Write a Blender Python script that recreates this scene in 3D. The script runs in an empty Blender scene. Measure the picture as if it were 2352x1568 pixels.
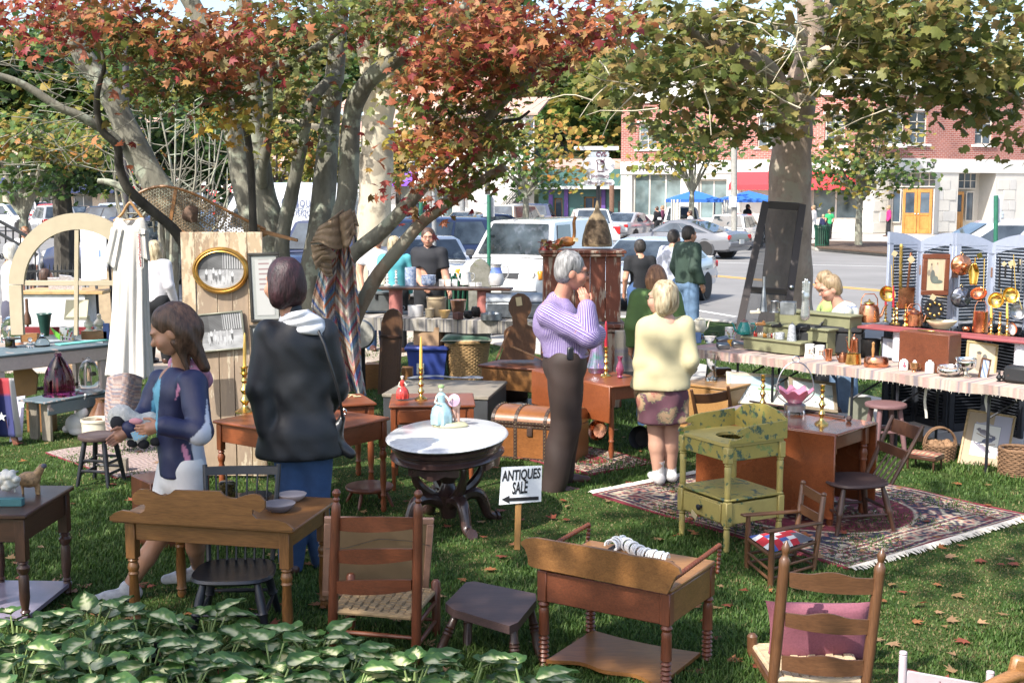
import bpy,math,random
from math import sin,cos
import numpy as np
rQ=range
def ZZ(z):return VV((0,0,z))
def sI(n,k,v):n.inputs[k].default_value=v
from mathutils import Vector as VV,Matrix,Euler
random.seed(7);rng=np.random.default_rng(7)
SC=bpy.context.scene;COL=SC.collection
R=math.radians;PI=math.pi
F,H,TH=2830,2.25,math.atan(339/2830)
CT,ST=cos(TH),sin(TH)
cam=bpy.data.cameras.new('camera');camo=bpy.data.objects.new('camera',cam);COL.objects.link(camo)
cam.sensor_width=36;cam.lens=F/2352*36;cam.clip_end=2000;cam.clip_start=.1
camo.location=(0,0,H);camo.rotation_euler=(PI/2-TH,0,0);SC.camera=camo
SUN_EL,SUN_AZ=R(47),R(-42)
sdir=VV((sin(SUN_AZ)*cos(SUN_EL),-cos(SUN_AZ)*cos(SUN_EL),sin(SUN_EL)))
wd=bpy.data.worlds.new('World');SC.world=wd;wd.use_nodes=True
sky=wd.node_tree.nodes.new('ShaderNodeTexSky');sky.sky_type='NISHITA';sky.sun_disc=False
sky.sun_elevation=SUN_EL;sky.sun_rotation=math.atan2(sdir.x,sdir.y);sky.dust_density=2.5;sky.air_density=1
bgn=wd.node_tree.nodes['Background'];sI(bgn,1,.15)
wd.node_tree.links.new(sky.outputs[0],bgn.inputs[0])
sl=bpy.data.lights.new('sun','SUN');sl.energy=3.6;sl.angle=R(.53);sl.color=(1,.95,.87)
so=bpy.data.objects.new('sun',sl);COL.objects.link(so);so.rotation_euler=sdir.to_track_quat('Z','Y').to_euler()
SC.view_settings.view_transform='Standard';SC.view_settings.look='None'
SC.view_settings.gamma=1;SC.view_settings.use_curve_mapping=False;SC.view_settings.exposure=1.2
SC.cycles.max_bounces=7;SC.cycles.transparent_max_bounces=8;SC.cycles.use_denoising=True
def ray(x,y):
 a=(x-1176)/F;b=-(y-784)/F
 return VV((a,CT+b*ST,-ST+b*CT))
def P(x,y,z=0):
 d=ray(x,y);t=(z-H)/d.z
 return VV((d.x*t,d.y*t,z))
def W(x,y,Y):
 d=ray(x,y);t=Y/d.y
 return VV((d.x*t,Y,H+d.z*t))
def GY(y,z=0):return P(1176,y,z).y
def Zt(y,Y):return W(1176,y,Y).z
def S(Y):return Y/F
_CB=None
def _cb():
 global _CB
 if _CB:return _CB
 sg=[(a,b,c)for a in(-1,1)for b in(-1,1)for c in(-1,1)];ix={}
 n=0
 for s in sg:
  for a in rQ(3):ix[s,a]=n;n+=1
 fs=[]
 def mk(d):return tuple(d[i]for i in rQ(3))
 for a in rQ(3):
  o=[i for i in rQ(3)if i!=a]
  for g in(-1,1):
   fs.append([ix[mk({a:g,o[0]:p,o[1]:q}),a]for p,q in((-1,-1),(1,-1),(1,1),(-1,1))])
 for a,b in((0,1),(0,2),(1,2)):
  c=3-a-b
  for p in(-1,1):
   for q in(-1,1):
    fs.append([ix[mk({a:p,b:q,c:-1}),a],ix[mk({a:p,b:q,c:1}),a],ix[mk({a:p,b:q,c:1}),b],ix[mk({a:p,b:q,c:-1}),b]])
 for s in sg:fs.append([ix[s,0],ix[s,1],ix[s,2]])
 vs=[None]*24
 for(s,a),i in ix.items():vs[i]=VV([s[k]*(1 if k==a else .8)for k in rQ(3)])
 for f in fs:
  c=sum((vs[i]for i in f),VV())/len(f);nn=(vs[f[1]]-vs[f[0]]).cross(vs[f[2]]-vs[f[0]])
  if nn.dot(c)<0:f.reverse()
 _CB=(ix,fs);return _CB
def frame(d,up=(0,0,1)):
 d=VV(d).normalized();u=VV(up)
 if abs(d.dot(u))>.98:u=VV((1,0,0))
 x=u.cross(d).normalized();y=d.cross(x)
 return x,y
class MB:
 def __init__(s):s.v=[];s.f=[];s.mi=[];s.c=[]
 def add(s,V,Fs,m=0,col=None):
  o=len(s.v);s.v+=[VV(p)for p in V];s.f+=[[i+o for i in f]for f in Fs];s.mi+=[m]*len(Fs)
  s.c+=[col or(1,1,1)]*len(V)
  return s
 def box(s,c,d,r=None,b=.004,m=0,col=None):
  hx,hy,hz=d[0]/2,d[1]/2,d[2]/2;h=(hx,hy,hz);c=VV(c)
  mt=Matrix.Identity(3)if r is None else(Matrix.Rotation(r,3,'Z')if isinstance(r,(int,float))else(r if isinstance(r,Matrix)else Euler(r).to_matrix()))
  if b<=0:
   V=[VV((x*hx,y*hy,z*hz))for x in(-1,1)for y in(-1,1)for z in(-1,1)]
   Fs=[[0,1,3,2],[4,6,7,5],[0,4,5,1],[2,3,7,6],[0,2,6,4],[1,5,7,3]]
  else:
   b=min(b,min(h)*.6);ix,Fs=_cb();V=[None]*24
   for(g,a),i in ix.items():V[i]=VV([g[k]*(h[k]if k==a else h[k]-b)for k in rQ(3)])
  return s.add([c+mt@v for v in V],Fs,m,col)
 def beam(s,a,b,w,t,up=(0,0,1),bev=.003,m=0,ext=0,col=None):
  a,b=VV(a),VV(b);d=b-a;L=d.length;d.normalize();x,y=frame(d,up)
  return s.box((a+b)/2,(w,t,L+2*ext),Matrix((x,y,d)).transposed(),bev,m,col)
 def tube(s,pts,rad,n=8,cap=True,m=0,col=None,close=False):
  pts=[VV(p)for p in pts];k=len(pts)
  if isinstance(rad,(int,float)):rad=[rad]*k
  V=[];up=ZZ(1);px=None
  for i,p in enumerate(pts):
   d=(pts[(i+1)%k if close else min(i+1,k-1)]-pts[(i-1)%k if close else max(i-1,0)])
   if d.length<1e-9:d=ZZ(1)
   d.normalize()
   if px is None:x,y=frame(d)
   else:
    x=(px-d*px.dot(d))
    if x.length<1e-6:x,_=frame(d)
    x.normalize();y=d.cross(x)
   px=x
   for j in rQ(n):
    a=2*PI*j/n;V.append(p+(x*cos(a)+y*sin(a))*rad[i])
  Fs=[]
  for i in rQ(k if close else k-1):
   for j in rQ(n):
    q=(j+1)%n;i2=(i+1)%k
    Fs.append([i*n+j,i*n+q,i2*n+q,i2*n+j])
  if cap and not close:Fs+=[list(rQ(n))[::-1],[(k-1)*n+j for j in rQ(n)]]
  return s.add(V,Fs,m,col)
 def lathe(s,prof,c=(0,0,0),n=20,ax=None,m=0,col=None,sy=1,cap=True):
  c=VV(c);V=[];Fs=[]
  if ax is None:x,y,d=VV((1,0,0)),VV((0,1,0)),ZZ(1)
  else:d=VV(ax).normalized();x,y=frame(d)
  for r,h in prof:
   for j in rQ(n):
    a=2*PI*j/n;V.append(c+x*(r*cos(a))+y*(r*sy*sin(a))+d*h)
  for i in rQ(len(prof)-1):
   for j in rQ(n):
    q=(j+1)%n;Fs.append([i*n+j,i*n+q,(i+1)*n+q,(i+1)*n+j])
  if cap:Fs+=[list(rQ(n))[::-1],[(len(prof)-1)*n+j for j in rQ(n)]]
  return s.add(V,Fs,m,col)
 def turned(s,a,b,prof,n=10,m=0):
  a,b=VV(a),VV(b);L=(b-a).length
  return s.lathe([(r,t*L)for t,r in prof],a,n,b-a,m)
 def ball(s,c,r,n=12,m=0,col=None,rot=None):
  if isinstance(r,(int,float)):r=(r,r,r)
  c=VV(c);V=[];Fs=[];k=max(4,n//2)
  mt=rot or Matrix.Identity(3)
  for i in rQ(k+1):
   t=PI*i/k
   for j in rQ(n):
    a=2*PI*j/n
    V.append(c+mt@VV((r[0]*sin(t)*cos(a),r[1]*sin(t)*sin(a),-r[2]*cos(t))))
  for i in rQ(k):
   for j in rQ(n):
    q=(j+1)%n;Fs.append([i*n+j,i*n+q,(i+1)*n+q,(i+1)*n+j])
  return s.add(V,Fs,m,col)
 def prism(s,pts,nrm,m=0,col=None):
  pts=[VV(p)for p in pts];n=len(pts);nrm=VV(nrm)
  a=VV()
  for i in rQ(n):a+=pts[i].cross(pts[(i+1)%n])
  if a.dot(nrm)<0:pts.reverse()
  V=pts+[p+nrm for p in pts]
  return s.add(V,[list(rQ(n))[::-1],list(rQ(n,2*n))]+[[i,(i+1)%n,n+(i+1)%n,n+i]for i in rQ(n)],m,col)
 def strip(s,lo,hi,m=0,thick=None,col=None):
  n=len(lo)
  if thick is None:
   return s.add(list(lo)+list(hi),[[i,i+1,n+i+1,n+i]for i in rQ(n-1)],m,col)
  t=VV(thick);lo=[VV(p)for p in lo];hi=[VV(p)for p in hi]
  V=lo+hi+[p+t for p in lo]+[p+t for p in hi];Fs=[]
  for i in rQ(n-1):
   Fs+=[[n+i,n+i+1,i+1,i],[2*n+i,2*n+i+1,3*n+i+1,3*n+i],[i,i+1,2*n+i+1,2*n+i],[3*n+i,3*n+i+1,n+i+1,n+i]]
  Fs+=[[0,2*n,3*n,n],[n-1,2*n-1,4*n-1,3*n-1]]
  return s.add(V,Fs,m,col)
 def grid(s,fn,nu,nv,m=0,colf=None,closeu=False):
  o=len(s.v)
  for j in rQ(nv+1):
   for i in rQ(nu+(0 if closeu else 1)):
    s.v.append(VV(fn(i/nu,j/nv)));s.c.append(colf(i/nu,j/nv)if colf else(1,1,1))
  w=nu if closeu else nu+1
  for j in rQ(nv):
   for i in rQ(nu):
    i2=(i+1)%w if closeu else i+1
    s.f.append([o+j*w+i,o+j*w+i2,o+(j+1)*w+i2,o+(j+1)*w+i]);s.mi.append(m)
  return s
 def xf(s,mt):
  s.v=[mt@p for p in s.v];return s
def setcol(me,C):
 a=me.color_attributes.new('col','FLOAT_COLOR','POINT')
 C=np.asarray(C,dtype=np.float32);C=np.hstack([C,np.ones((len(C),1),np.float32)])
 a.data.foreach_set('color',C.ravel())
def nM(name,V,Fq,col=None):
 V=np.asarray(V,np.float32);Fq=np.asarray(Fq,np.int32);k=Fq.shape[1]
 me=bpy.data.meshes.new(name);me.vertices.add(len(V));me.vertices.foreach_set('co',V.ravel())
 me.loops.add(Fq.size);me.loops.foreach_set('vertex_index',Fq.ravel())
 me.polygons.add(len(Fq));me.polygons.foreach_set('loop_start',np.arange(0,Fq.size,k,dtype=np.int32))
 me.update(calc_edges=True)
 if col is not None:setcol(me,col)
 return me
ROOT={}
def mOf(name,mb,smooth=40):
 me=bpy.data.meshes.new(name);me.from_pydata([tuple(p)for p in mb.v],[],mb.f)
 if len(set(mb.mi))>1:me.polygons.foreach_set('material_index',mb.mi)
 if any(c!=(1,1,1)for c in mb.c):setcol(me,mb.c)
 if smooth:
  me.polygons.foreach_set('use_smooth',[True]*len(me.polygons));me.set_sharp_from_angle(angle=R(smooth))
 me.update();return me
def aOb(name,me,mat,parent=None):
 o=bpy.data.objects.new(name,me);COL.objects.link(o)
 for m in(mat if isinstance(mat,(list,tuple))else[mat]):
  if m and(isinstance(me,bpy.types.Mesh)):me.materials.append(m)
 if parent:o.parent=parent
 return o
def tH(name,label,cat,loc=(0,0,0),rz=0,group=None):
 o=bpy.data.objects.new(name,None);COL.objects.link(o);o.location=loc;o.rotation_euler=(0,0,rz);o.empty_display_size=.1
 o['label']=label;o['category']=cat
 if group:o['group']=group
 ROOT[o]=(Matrix.Translation(VV(loc))@Matrix.Rotation(rz,4,'Z')).inverted()
 return o
def root_of(o):
 while o.parent:o=o.parent
 return o
def pA(par,name,mb,mat,w=True,smooth=40,label=None,stuff=False):
 if w:mb.xf(ROOT[root_of(par)])
 o=aOb(name,mOf(name,mb,smooth),mat,par)
 if label:o['label']=label
 if stuff:o['kind']='stuff'
 return o
def nP(par,name,me,mat,w=True,smooth=True,stuff=False):
 if w:me.transform(ROOT[root_of(par)])
 if smooth:me.polygons.foreach_set('use_smooth',[True]*len(me.polygons))
 o=aOb(name,me,mat,par)
 if stuff:o['kind']='stuff'
 return o
def sO(name,label,cat,mb,mat,loc=None,group=None,smooth=40):
 if loc is None:loc=VV((sum(p.x for p in mb.v)/len(mb.v),sum(p.y for p in mb.v)/len(mb.v),min(p.z for p in mb.v)))
 mb.xf(Matrix.Translation(-VV(loc)));o=aOb(name,mOf(name,mb,smooth),mat);o.location=loc
 o['label']=label;o['category']=cat
 if group:o['group']=group
 return o
def sTr(name,mb,mat,kind='structure',smooth=0,parent=None):
 o=aOb(name,mOf(name,mb,smooth),mat,parent)
 if not parent:o['kind']=kind
 return o
def dup(o,loc,rz=None,label=None):
 def cp(x,par):
  c=x.copy();COL.objects.link(c);c.parent=par
  for ch in x.children:cp(ch,c)
  return c
 r=cp(o,None);r.location=loc
 if rz is not None:r.rotation_euler=(0,0,rz)
 if label:r['label']=label
 return r
def text_me(st,size=1,bold=0,ext=.002,align='CENTER',space=1):
 cu=bpy.data.curves.new('t','FONT');cu.body=st;cu.size=size;cu.offset=bold;cu.extrude=ext;cu.align_x=align;cu.resolution_u=3;cu.space_character=space
 ob=bpy.data.objects.new('t',cu);COL.objects.link(ob)
 dg=bpy.context.evaluated_depsgraph_get();me=bpy.data.meshes.new_from_object(ob.evaluated_get(dg),depsgraph=dg)
 bpy.data.objects.remove(ob);return me
def lT(par,st,o,right,up,size,mat,bold=0,sx=1,ext=.002,align='CENTER',name='lettering',space=1):
 me=text_me(st,1,bold,ext/size,align,space);r=VV(right).normalized();u=VV(up).normalized();n=r.cross(u)
 mt=Matrix.Translation(VV(o))@Matrix((r*sx*size,u*size,n*size)).transposed().to_4x4()
 me.transform(mt);me.transform(ROOT[root_of(par)])
 return aOb(name,me,mat,par)
def nets(D,lo,vox):
 ins=D<0;nx,ny,nz=D.shape
 off=[(a,b,c)for a in(0,1)for b in(0,1)for c in(0,1)]
 cnt=sum(ins[a:nx-1+a,b:ny-1+b,c:nz-1+c].astype(np.int8)for a,b,c in off)
 act=(cnt>0)&(cnt<8);idx=-np.ones(act.shape,np.int64);ci=np.argwhere(act);idx[act]=np.arange(len(ci))
 acc=np.zeros((len(ci),3));n=np.zeros(len(ci))
 for a in off:
  for d in rQ(3):
   if a[d]==0:
    b=list(a);b[d]=1
    va=D[ci[:,0]+a[0],ci[:,1]+a[1],ci[:,2]+a[2]];vb=D[ci[:,0]+b[0],ci[:,1]+b[1],ci[:,2]+b[2]]
    x=(va<0)!=(vb<0);t=np.where(x,va/np.where(x,va-vb,1),0)
    p=np.tile(np.array(a,float),(len(ci),1));p[:,d]+=t;acc[x]+=p[x];n[x]+=1
 V=np.asarray(lo)+vox*(ci+acc/n[:,None]);Fq=[]
 for d in rQ(3):
  s0=[slice(1,None)]*3;s1=[slice(1,None)]*3;s0[d]=slice(0,-1)
  A=ins[tuple(s0)];B=ins[tuple(s1)];e=np.argwhere(A!=B)
  if not len(e):continue
  sg=A[e[:,0],e[:,1],e[:,2]];g=e+1;g[:,d]-=1
  u,v=[(1,2),(2,0),(0,1)][d]
  def cell(du,dv):
   q=g.copy();q[:,u]+=du;q[:,v]+=dv;q=np.clip(q,0,np.array(idx.shape)-1);return idx[q[:,0],q[:,1],q[:,2]]
  f=np.stack([cell(-1,-1),cell(0,-1),cell(0,0),cell(-1,0)],1);f[~sg]=f[~sg][:,::-1];Fq.append(f)
 Fq=np.vstack(Fq);Fq=Fq[(Fq>=0).all(1)]
 return V,Fq
class SDF:
 def __init__(s):s.p=[]
 def c(s,a,b,ra,rb=None,k=.02,sc=(1,1,1),sub=False):
  s.p.append((np.array(a,float),np.array(b,float),ra,ra if rb is None else rb,k,np.array(sc,float),sub));return s
 def e(s,c,r,k=.02,sub=False):
  m=min(r);return s.c(c,c,m,m,k,(r[0]/m,r[1]/m,r[2]/m),sub)
 @staticmethod
 def d(pr,X):
  a,b,ra,rb,k,sc,sub=pr
  q=(X-a)/sc;ba=(b-a)/sc;L=ba@ba
  if L<1e-12:dd=np.sqrt((q*q).sum(-1))-ra
  else:
   h=np.clip(q@ba/L,0,1);w=q-h[...,None]*ba;dd=np.sqrt((w*w).sum(-1))-(ra+h*(rb-ra))
  return dd*(sc.min()if sc.min()<1 else 1)
 def mesh(s,vox,noise=None,cut=None):
  lo=np.min([np.minimum(p[0],p[1])-max(p[2],p[3])*p[5]-.03 for p in s.p if not p[6]],0)
  hi=np.max([np.maximum(p[0],p[1])+max(p[2],p[3])*p[5]+.03 for p in s.p if not p[6]],0)
  n=np.ceil((hi-lo)/vox).astype(int)+2
  D=np.full(n,.12);ax=[lo[i]+vox*np.arange(n[i])for i in rQ(3)]
  for pr in s.p:
   r=max(pr[2],pr[3])*pr[5]+.1
   i0=np.clip(((np.minimum(pr[0],pr[1])-r-lo)/vox).astype(int),0,n-1);i1=np.clip(((np.maximum(pr[0],pr[1])+r-lo)/vox).astype(int)+2,1,n)
   if(i1<=i0).any():continue
   sl=tuple(slice(i0[i],i1[i])for i in rQ(3))
   X=np.stack(np.meshgrid(*[ax[i][sl[i]]for i in rQ(3)],indexing='ij'),-1)
   d=s.d(pr,X);o=D[sl];k=max(pr[4],1e-4)
   if pr[6]:
    h=np.clip(.5-.5*(o+d)/k,0,1);D[sl]=o+(-d-o)*h+k*h*(1-h)
   else:
    h=np.clip(.5+.5*(o-d)/k,0,1);D[sl]=o+(d-o)*h-k*h*(1-h)
  if noise or cut:
   X=np.stack(np.meshgrid(*ax,indexing='ij'),-1)
   if noise:D=D+noise(X)
   if cut:D=np.maximum(D,cut(X))
  D[0]=D[-1]=.1;D[:,0]=D[:,-1]=.1;D[:,:,0]=D[:,:,-1]=.1
  return nets(D,lo,vox)
 def near(s,V):
  return np.argmin(np.stack([s.d(p,V)if not p[6]else np.full(len(V),9)for p in s.p]),0)
def folds(amp,fr=(14,14,5),seed=0):
 r=np.random.default_rng(seed);K=[(r.normal(size=3)*np.array(fr),r.uniform(0,6),r.uniform(.5,1))for _ in rQ(5)]
 return lambda X:amp*sum(w*np.sin(X@k+p+1.3*np.sin(X@k[::-1]*.6))for k,p,w in K)/2.2
_M={}
def _nt(name):
 m=bpy.data.materials.new(name);m.use_nodes=True;nt=m.node_tree
 return m,nt,nt.nodes['Principled BSDF']
def N(nt,t,**kw):
 n=nt.nodes.new('ShaderNode'+t)
 for k,v in kw.items():
  if k.startswith('i_'):n.inputs[int(k[2:])if k[2:].isdigit()else k[2:]].default_value=v
  else:setattr(n,k,v)
 return n
def L(nt,a,b):nt.links.new(a,b)
def mix(nt,f,a,b,mode='MIX'):
 n=N(nt,'Mix',data_type='RGBA',blend_type=mode)
 for s,v in((0,f),(6,a),(7,b)):
  if hasattr(v,'links'):L(nt,v,n.inputs[s])
  else:n.inputs[s].default_value=(*v,1)if isinstance(v,(tuple,list))and len(v)==3 else v
 return n.outputs[2]
def ramp(nt,x,stops):
 r=N(nt,'ValToRGB');e=r.color_ramp.elements
 while len(e)<len(stops):e.new(.5)
 for q,(p,c)in zip(e,stops):q.position=p;q.color=(*c,1)if len(c)==3 else c
 L(nt,x,r.inputs[0]);return r.outputs[0]
def noise(nt,co,scale,detail=4,rough=.55,dist=0):
 n=N(nt,'TexNoise');sI(n,'Scale',scale);sI(n,'Detail',detail);sI(n,'Roughness',rough);sI(n,'Distortion',dist)
 L(nt,co,n.inputs['Vector']);return n.outputs[0]
def cO(nt,stretch=(1,1,1),rot=(0,0,0),kind='Object'):
 t=N(nt,'TexCoord');mp=N(nt,'Mapping');sI(mp,'Scale',stretch);sI(mp,'Rotation',rot)
 L(nt,t.outputs[kind],mp.inputs[0]);return mp.outputs[0]
def bump(nt,bs,h,st=.3,dist=.01):
 b=N(nt,'Bump');sI(b,'Strength',st);sI(b,'Distance',dist)
 L(nt,h,b.inputs['Height']);L(nt,b.outputs[0],bs.inputs['Normal'])
def sc3(c,f):return tuple(min(1,max(0,x*f))for x in c)
def mat(name,col,rough=.6,metal=0,var=.18,scale=9,bmp=.15,bscale=60,stretch=(1,1,1),coat=0,spec=.5,col2=None,vcol=False,trans=0,bdist=.004,sheen=0,sub=0):
 if name in _M:return _M[name]
 m,nt,bs=_nt(name);co=cO(nt,stretch);a=noise(nt,co,scale)
 c=ramp(nt,a,[(.3,sc3(col,1-var)),(.7,col2 or sc3(col,1+var))])
 if vcol:
  at=N(nt,'Attribute',attribute_name='col');c=mix(nt,1,at.outputs[0],ramp(nt,a,[(.3,(1-var,)*3),(.7,(1,1,1))]),'MULTIPLY')
 L(nt,c,bs.inputs['Base Color'])
 sI(bs,'Roughness',rough);sI(bs,'Metallic',metal);sI(bs,'Coat Weight',coat)
 sI(bs,'Specular IOR Level',spec);sI(bs,'Transmission Weight',trans)
 sI(bs,'Coat Roughness',.06)
 if sheen:sI(bs,'Sheen Weight',sheen)
 rr=N(nt,'MapRange');sI(rr,3,max(0,rough-.1));sI(rr,4,min(1,rough+.12));L(nt,a,rr.inputs[0])
 if metal or rough>.25:L(nt,rr.outputs[0],bs.inputs['Roughness'])
 if bmp:bump(nt,bs,noise(nt,co,bscale,3),bmp,bdist)
 _M[name]=m;return m
def wood(name,c1,c2,ax=0,rough=.38,sc=1,coat=.15,worn=0):
 key=f'{name}_{"xyz"[ax]}'
 if key in _M:return _M[key]
 m,nt,bs=_nt(key);st=[7,7,7];st[ax]=.7;co=cO(nt,tuple(x*sc for x in st))
 a=noise(nt,co,3.2,6,.6,1.4);b=noise(nt,cO(nt,tuple(x*sc*5 for x in st)),5,4,.6)
 c=ramp(nt,a,[(.28,c1),(.5,tuple((x+y)/2 for x,y in zip(c1,c2))),(.72,c2)])
 c=mix(nt,.45,c,ramp(nt,b,[(.3,sc3(c1,.6)),(.7,sc3(c2,1.15))]))
 d=noise(nt,cO(nt),2.3,3)
 c=mix(nt,1,c,ramp(nt,d,[(.3,(.72,.72,.72)),(.65,(1,1,1))]),'MULTIPLY')
 L(nt,c,bs.inputs['Base Color']);sI(bs,'Coat Weight',coat);sI(bs,'Coat Roughness',.12)
 rr=N(nt,'MapRange');sI(rr,3,rough-.08);sI(rr,4,rough+.2);L(nt,d,rr.inputs[0]);L(nt,rr.outputs[0],bs.inputs['Roughness'])
 bump(nt,bs,b,.18,.002);_M[key]=m;return m
def cH(name,paint,under,amt=.5,scale=14,rough=.65,stretch=(1,1,1),third=None):
 if name in _M:return _M[name]
 m,nt,bs=_nt(name);co=cO(nt,stretch);a=noise(nt,co,scale,7,.68)
 w=noise(nt,cO(nt,tuple(x*3 for x in stretch)),scale,4)
 un=mix(nt,w,sc3(under,.65),sc3(under,1.25));pa=mix(nt,w,sc3(paint,.82),sc3(paint,1.08))
 if third:un=mix(nt,ramp(nt,noise(nt,co,scale*.6,5),[(.5,(0,0,0)),(.54,(1,1,1))]),un,third)
 f=ramp(nt,a,[(amt-.02,(0,0,0)),(amt+.02,(1,1,1))])
 L(nt,mix(nt,f,un,pa),bs.inputs['Base Color']);sI(bs,'Roughness',rough);bump(nt,bs,f,.35,.003)
 _M[name]=m;return m
def glass(name,col=(1,1,1),rough=.02,ior=1.45):
 if name in _M:return _M[name]
 m,nt,bs=_nt(name);sI(bs,'Base Color',(*col,1));sI(bs,'Transmission Weight',1);sI(bs,'Roughness',rough);sI(bs,'IOR',ior)
 _M[name]=m;return m
def foliage(name,tr=.35,rough=.5,var=.12):
 if name in _M:return _M[name]
 m,nt,bs=_nt(name);at=N(nt,'Attribute',attribute_name='col');c=mix(nt,1,at.outputs[0],ramp(nt,noise(nt,cO(nt),30,3),[(.3,(1-var*2,)*3),(.7,(1,1,1))]),'MULTIPLY')
 L(nt,c,bs.inputs['Base Color']);sI(bs,'Roughness',rough);sI(bs,'Specular IOR Level',.35)
 t=N(nt,'BsdfTranslucent');L(nt,c,t.inputs[0]);ms=N(nt,'MixShader');sI(ms,0,tr)
 L(nt,bs.outputs[0],ms.inputs[1]);L(nt,t.outputs[0],ms.inputs[2]);L(nt,ms.outputs[0],nt.nodes['Material Output'].inputs[0])
 _M[name]=m;return m
def sheet(name,pts,z,m,kind='structure'):
 mb=MB().add([(p[0],p[1],z)for p in pts],[list(rQ(len(pts)))]);o=sTr(name,mb,m,kind)
 if o.data.polygons[0].normal.z<0:o.data.flip_normals()
 return o
M_asph=mat('asphalt',(.2,.195,.19),.9,var=.14,scale=.5,bmp=.4,bscale=90,bdist=.01,spec=.25)
M_conc=mat('concrete',(.42,.39,.35),.9,var=.12,scale=1.2,bmp=.3,bscale=70,spec=.25)
M_kerb=mat('kerb_stone',(.4,.38,.34),.9,var=.15,scale=2)
M_earth=mat('mulch',(.1,.065,.045),1,var=.5,scale=25,bmp=.8,bscale=40,bdist=.03)
def lawn_mat():
 m,nt,bs=_nt('lawn');co=cO(nt)
 a=noise(nt,co,.55,4,.6);b=noise(nt,co,9,4,.65);c=noise(nt,co,90,3)
 g=ramp(nt,b,[(.3,(.022,.045,.01)),(.55,(.048,.085,.018)),(.75,(.09,.12,.03))])
 d=ramp(nt,c,[(.35,(.55,.55,.55)),(.65,(1.1,1.1,1.1))])
 g=mix(nt,1,g,d,'MULTIPLY')
 t=mix(nt,b,(.2,.15,.075),(.1,.09,.04))
 f=ramp(nt,a,[(.56,(0,0,0)),(.72,(.55,.55,.55))])
 L(nt,mix(nt,f,g,t),bs.inputs['Base Color']);sI(bs,'Roughness',.95);sI(bs,'Specular IOR Level',.15)
 bump(nt,bs,c,.6,.02);return m
M_lawn=lawn_mat()
sheet('ground',[(-700,-60),(700,-60),(700,900),(-700,900)],-.16,M_asph)
KD=VV((-.5,.87,0)).normalized()
lawn_pts=[(-30,-12),(26,-12),(12.2,7),(3.75,21.6),(2.9,22.4),(-30,22.4)]
mb=MB().prism([(x,y,-.15)for x,y in lawn_pts],(0,0,.15));sTr('lawn',mb,M_lawn)
mb=MB();kb=[VV((x,y,0))for x,y in[(12.25,7),(3.86,21.66),(2.96,22.52),(-30,22.52)]]
for a,b in zip(kb,kb[1:]):mb.beam(a+ZZ(-.06),b+ZZ(-.06),.15,.17,bev=.02)
sTr('kerb',mb,M_kerb)
wk=[VV((5.95,10.1,0)),VV((.3,19.9,0))];wd_=(wk[1]-wk[0]).normalized();wn=VV((wd_.y,-wd_.x,0))
mb=MB().prism([wk[0]+wn*-.02-wd_*1,wk[1]-wn*.02+wd_*2,wk[1]-wn*1.28+wd_*2,wk[0]-wn*1.28-wd_*1],(0,0,.012));walk=sTr('walk',mb,M_earth)
sl_me=None
for i in rQ(9):
 c=wk[0]+wd_*(1.3*i+.1)-wn*.65+ZZ(.016)
 mb=MB().box((0,0,0),(1.24,1.27,.03),None,.008);o=aOb('paving_slab',mOf('paving_slab',mb,30),M_conc,walk);o.location=c;o.rotation_euler=(0,0,math.atan2(wd_.y,wd_.x))
M_plaza=mat('plaza_brick',(.33,.24,.18),.95,var=.4,scale=1.1,bmp=.4,bscale=30,col2=(.46,.4,.33))
sheet('plaza',[(-16,15.5),(-2.6,15.3),(-1.2,17.5),(-1,22.3),(-16,22.3)],.006,M_plaza)
def rline(a,b,w,m,z=-.152):
 a=VV((*a,z));b=VV((*b,z));d=(b-a).normalized();n=VV((-d.y,d.x,0))*w/2
 return[a-n,b-n,b+n,a+n]
M_wl=mat('white_line',(.75,.75,.72),.8,var=.1,scale=6);M_yl=mat('yellow_line',(.75,.42,.08),.8,var=.1,scale=6)
def lines(name,segs,w,m):
 for a,b in segs:
  mb=MB().add(rline(a,b,w,m),[[0,1,2,3]]);sTr(name,mb,m)
q=VV((7.76,33,0));q2=q+KD.cross(ZZ(1))*.28
lines('yellow_line',[((q-KD*40).xy,(q+KD*22).xy),((q2-KD*40).xy,(q2+KD*22).xy)],.12,M_yl)
a=P(1600,712,-.15);b=P(1690,727,-.15);lines('white_line',[(a.xy,b.xy)],.12,M_wl)
lines('white_line',[(P(2040,612,-.15).xy,P(1650,603,-.15).xy),(P(1957,565,-.15).xy,P(1900,562,-.15).xy),(P(60,582,-.15).xy,P(230,575,-.15).xy),(P(30,600,-.15).xy,P(160,592,-.15).xy),(P(1120,528,-.15).xy,P(1190,522,-.15).xy)],.13,M_wl)
mb=MB().prism([(4,79,-.15),(4,64,-.15),(13.5,61,-.15),(24,57,-.15),(60,62,-.15),(60,90,-.15)],(0,0,.13));sTr('far_pavement',mb,M_conc)
mb=MB().prism([P(x,y,-.15)for x,y in((1838,563),(1872,575),(2052,590),(2140,590),(2200,575),(2060,556),(1900,553))],(0,0,.12));sTr('island',mb,M_kerb)
mb=MB().prism([P(x,y,-.03)for x,y in((1858,563),(1880,570),(2052,584),(2130,584),(2180,574),(2056,558),(1906,556))],(0,0,.06));sTr('mulch',mb,M_earth)
mb=MB().prism([(-90,128,-.15),(-90,96,-.15),(-14,86,-.15),(4,79,-.15),(8,100,-.15)],(0,0,.12));sTr('shop_pavement',mb,M_conc)
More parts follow.
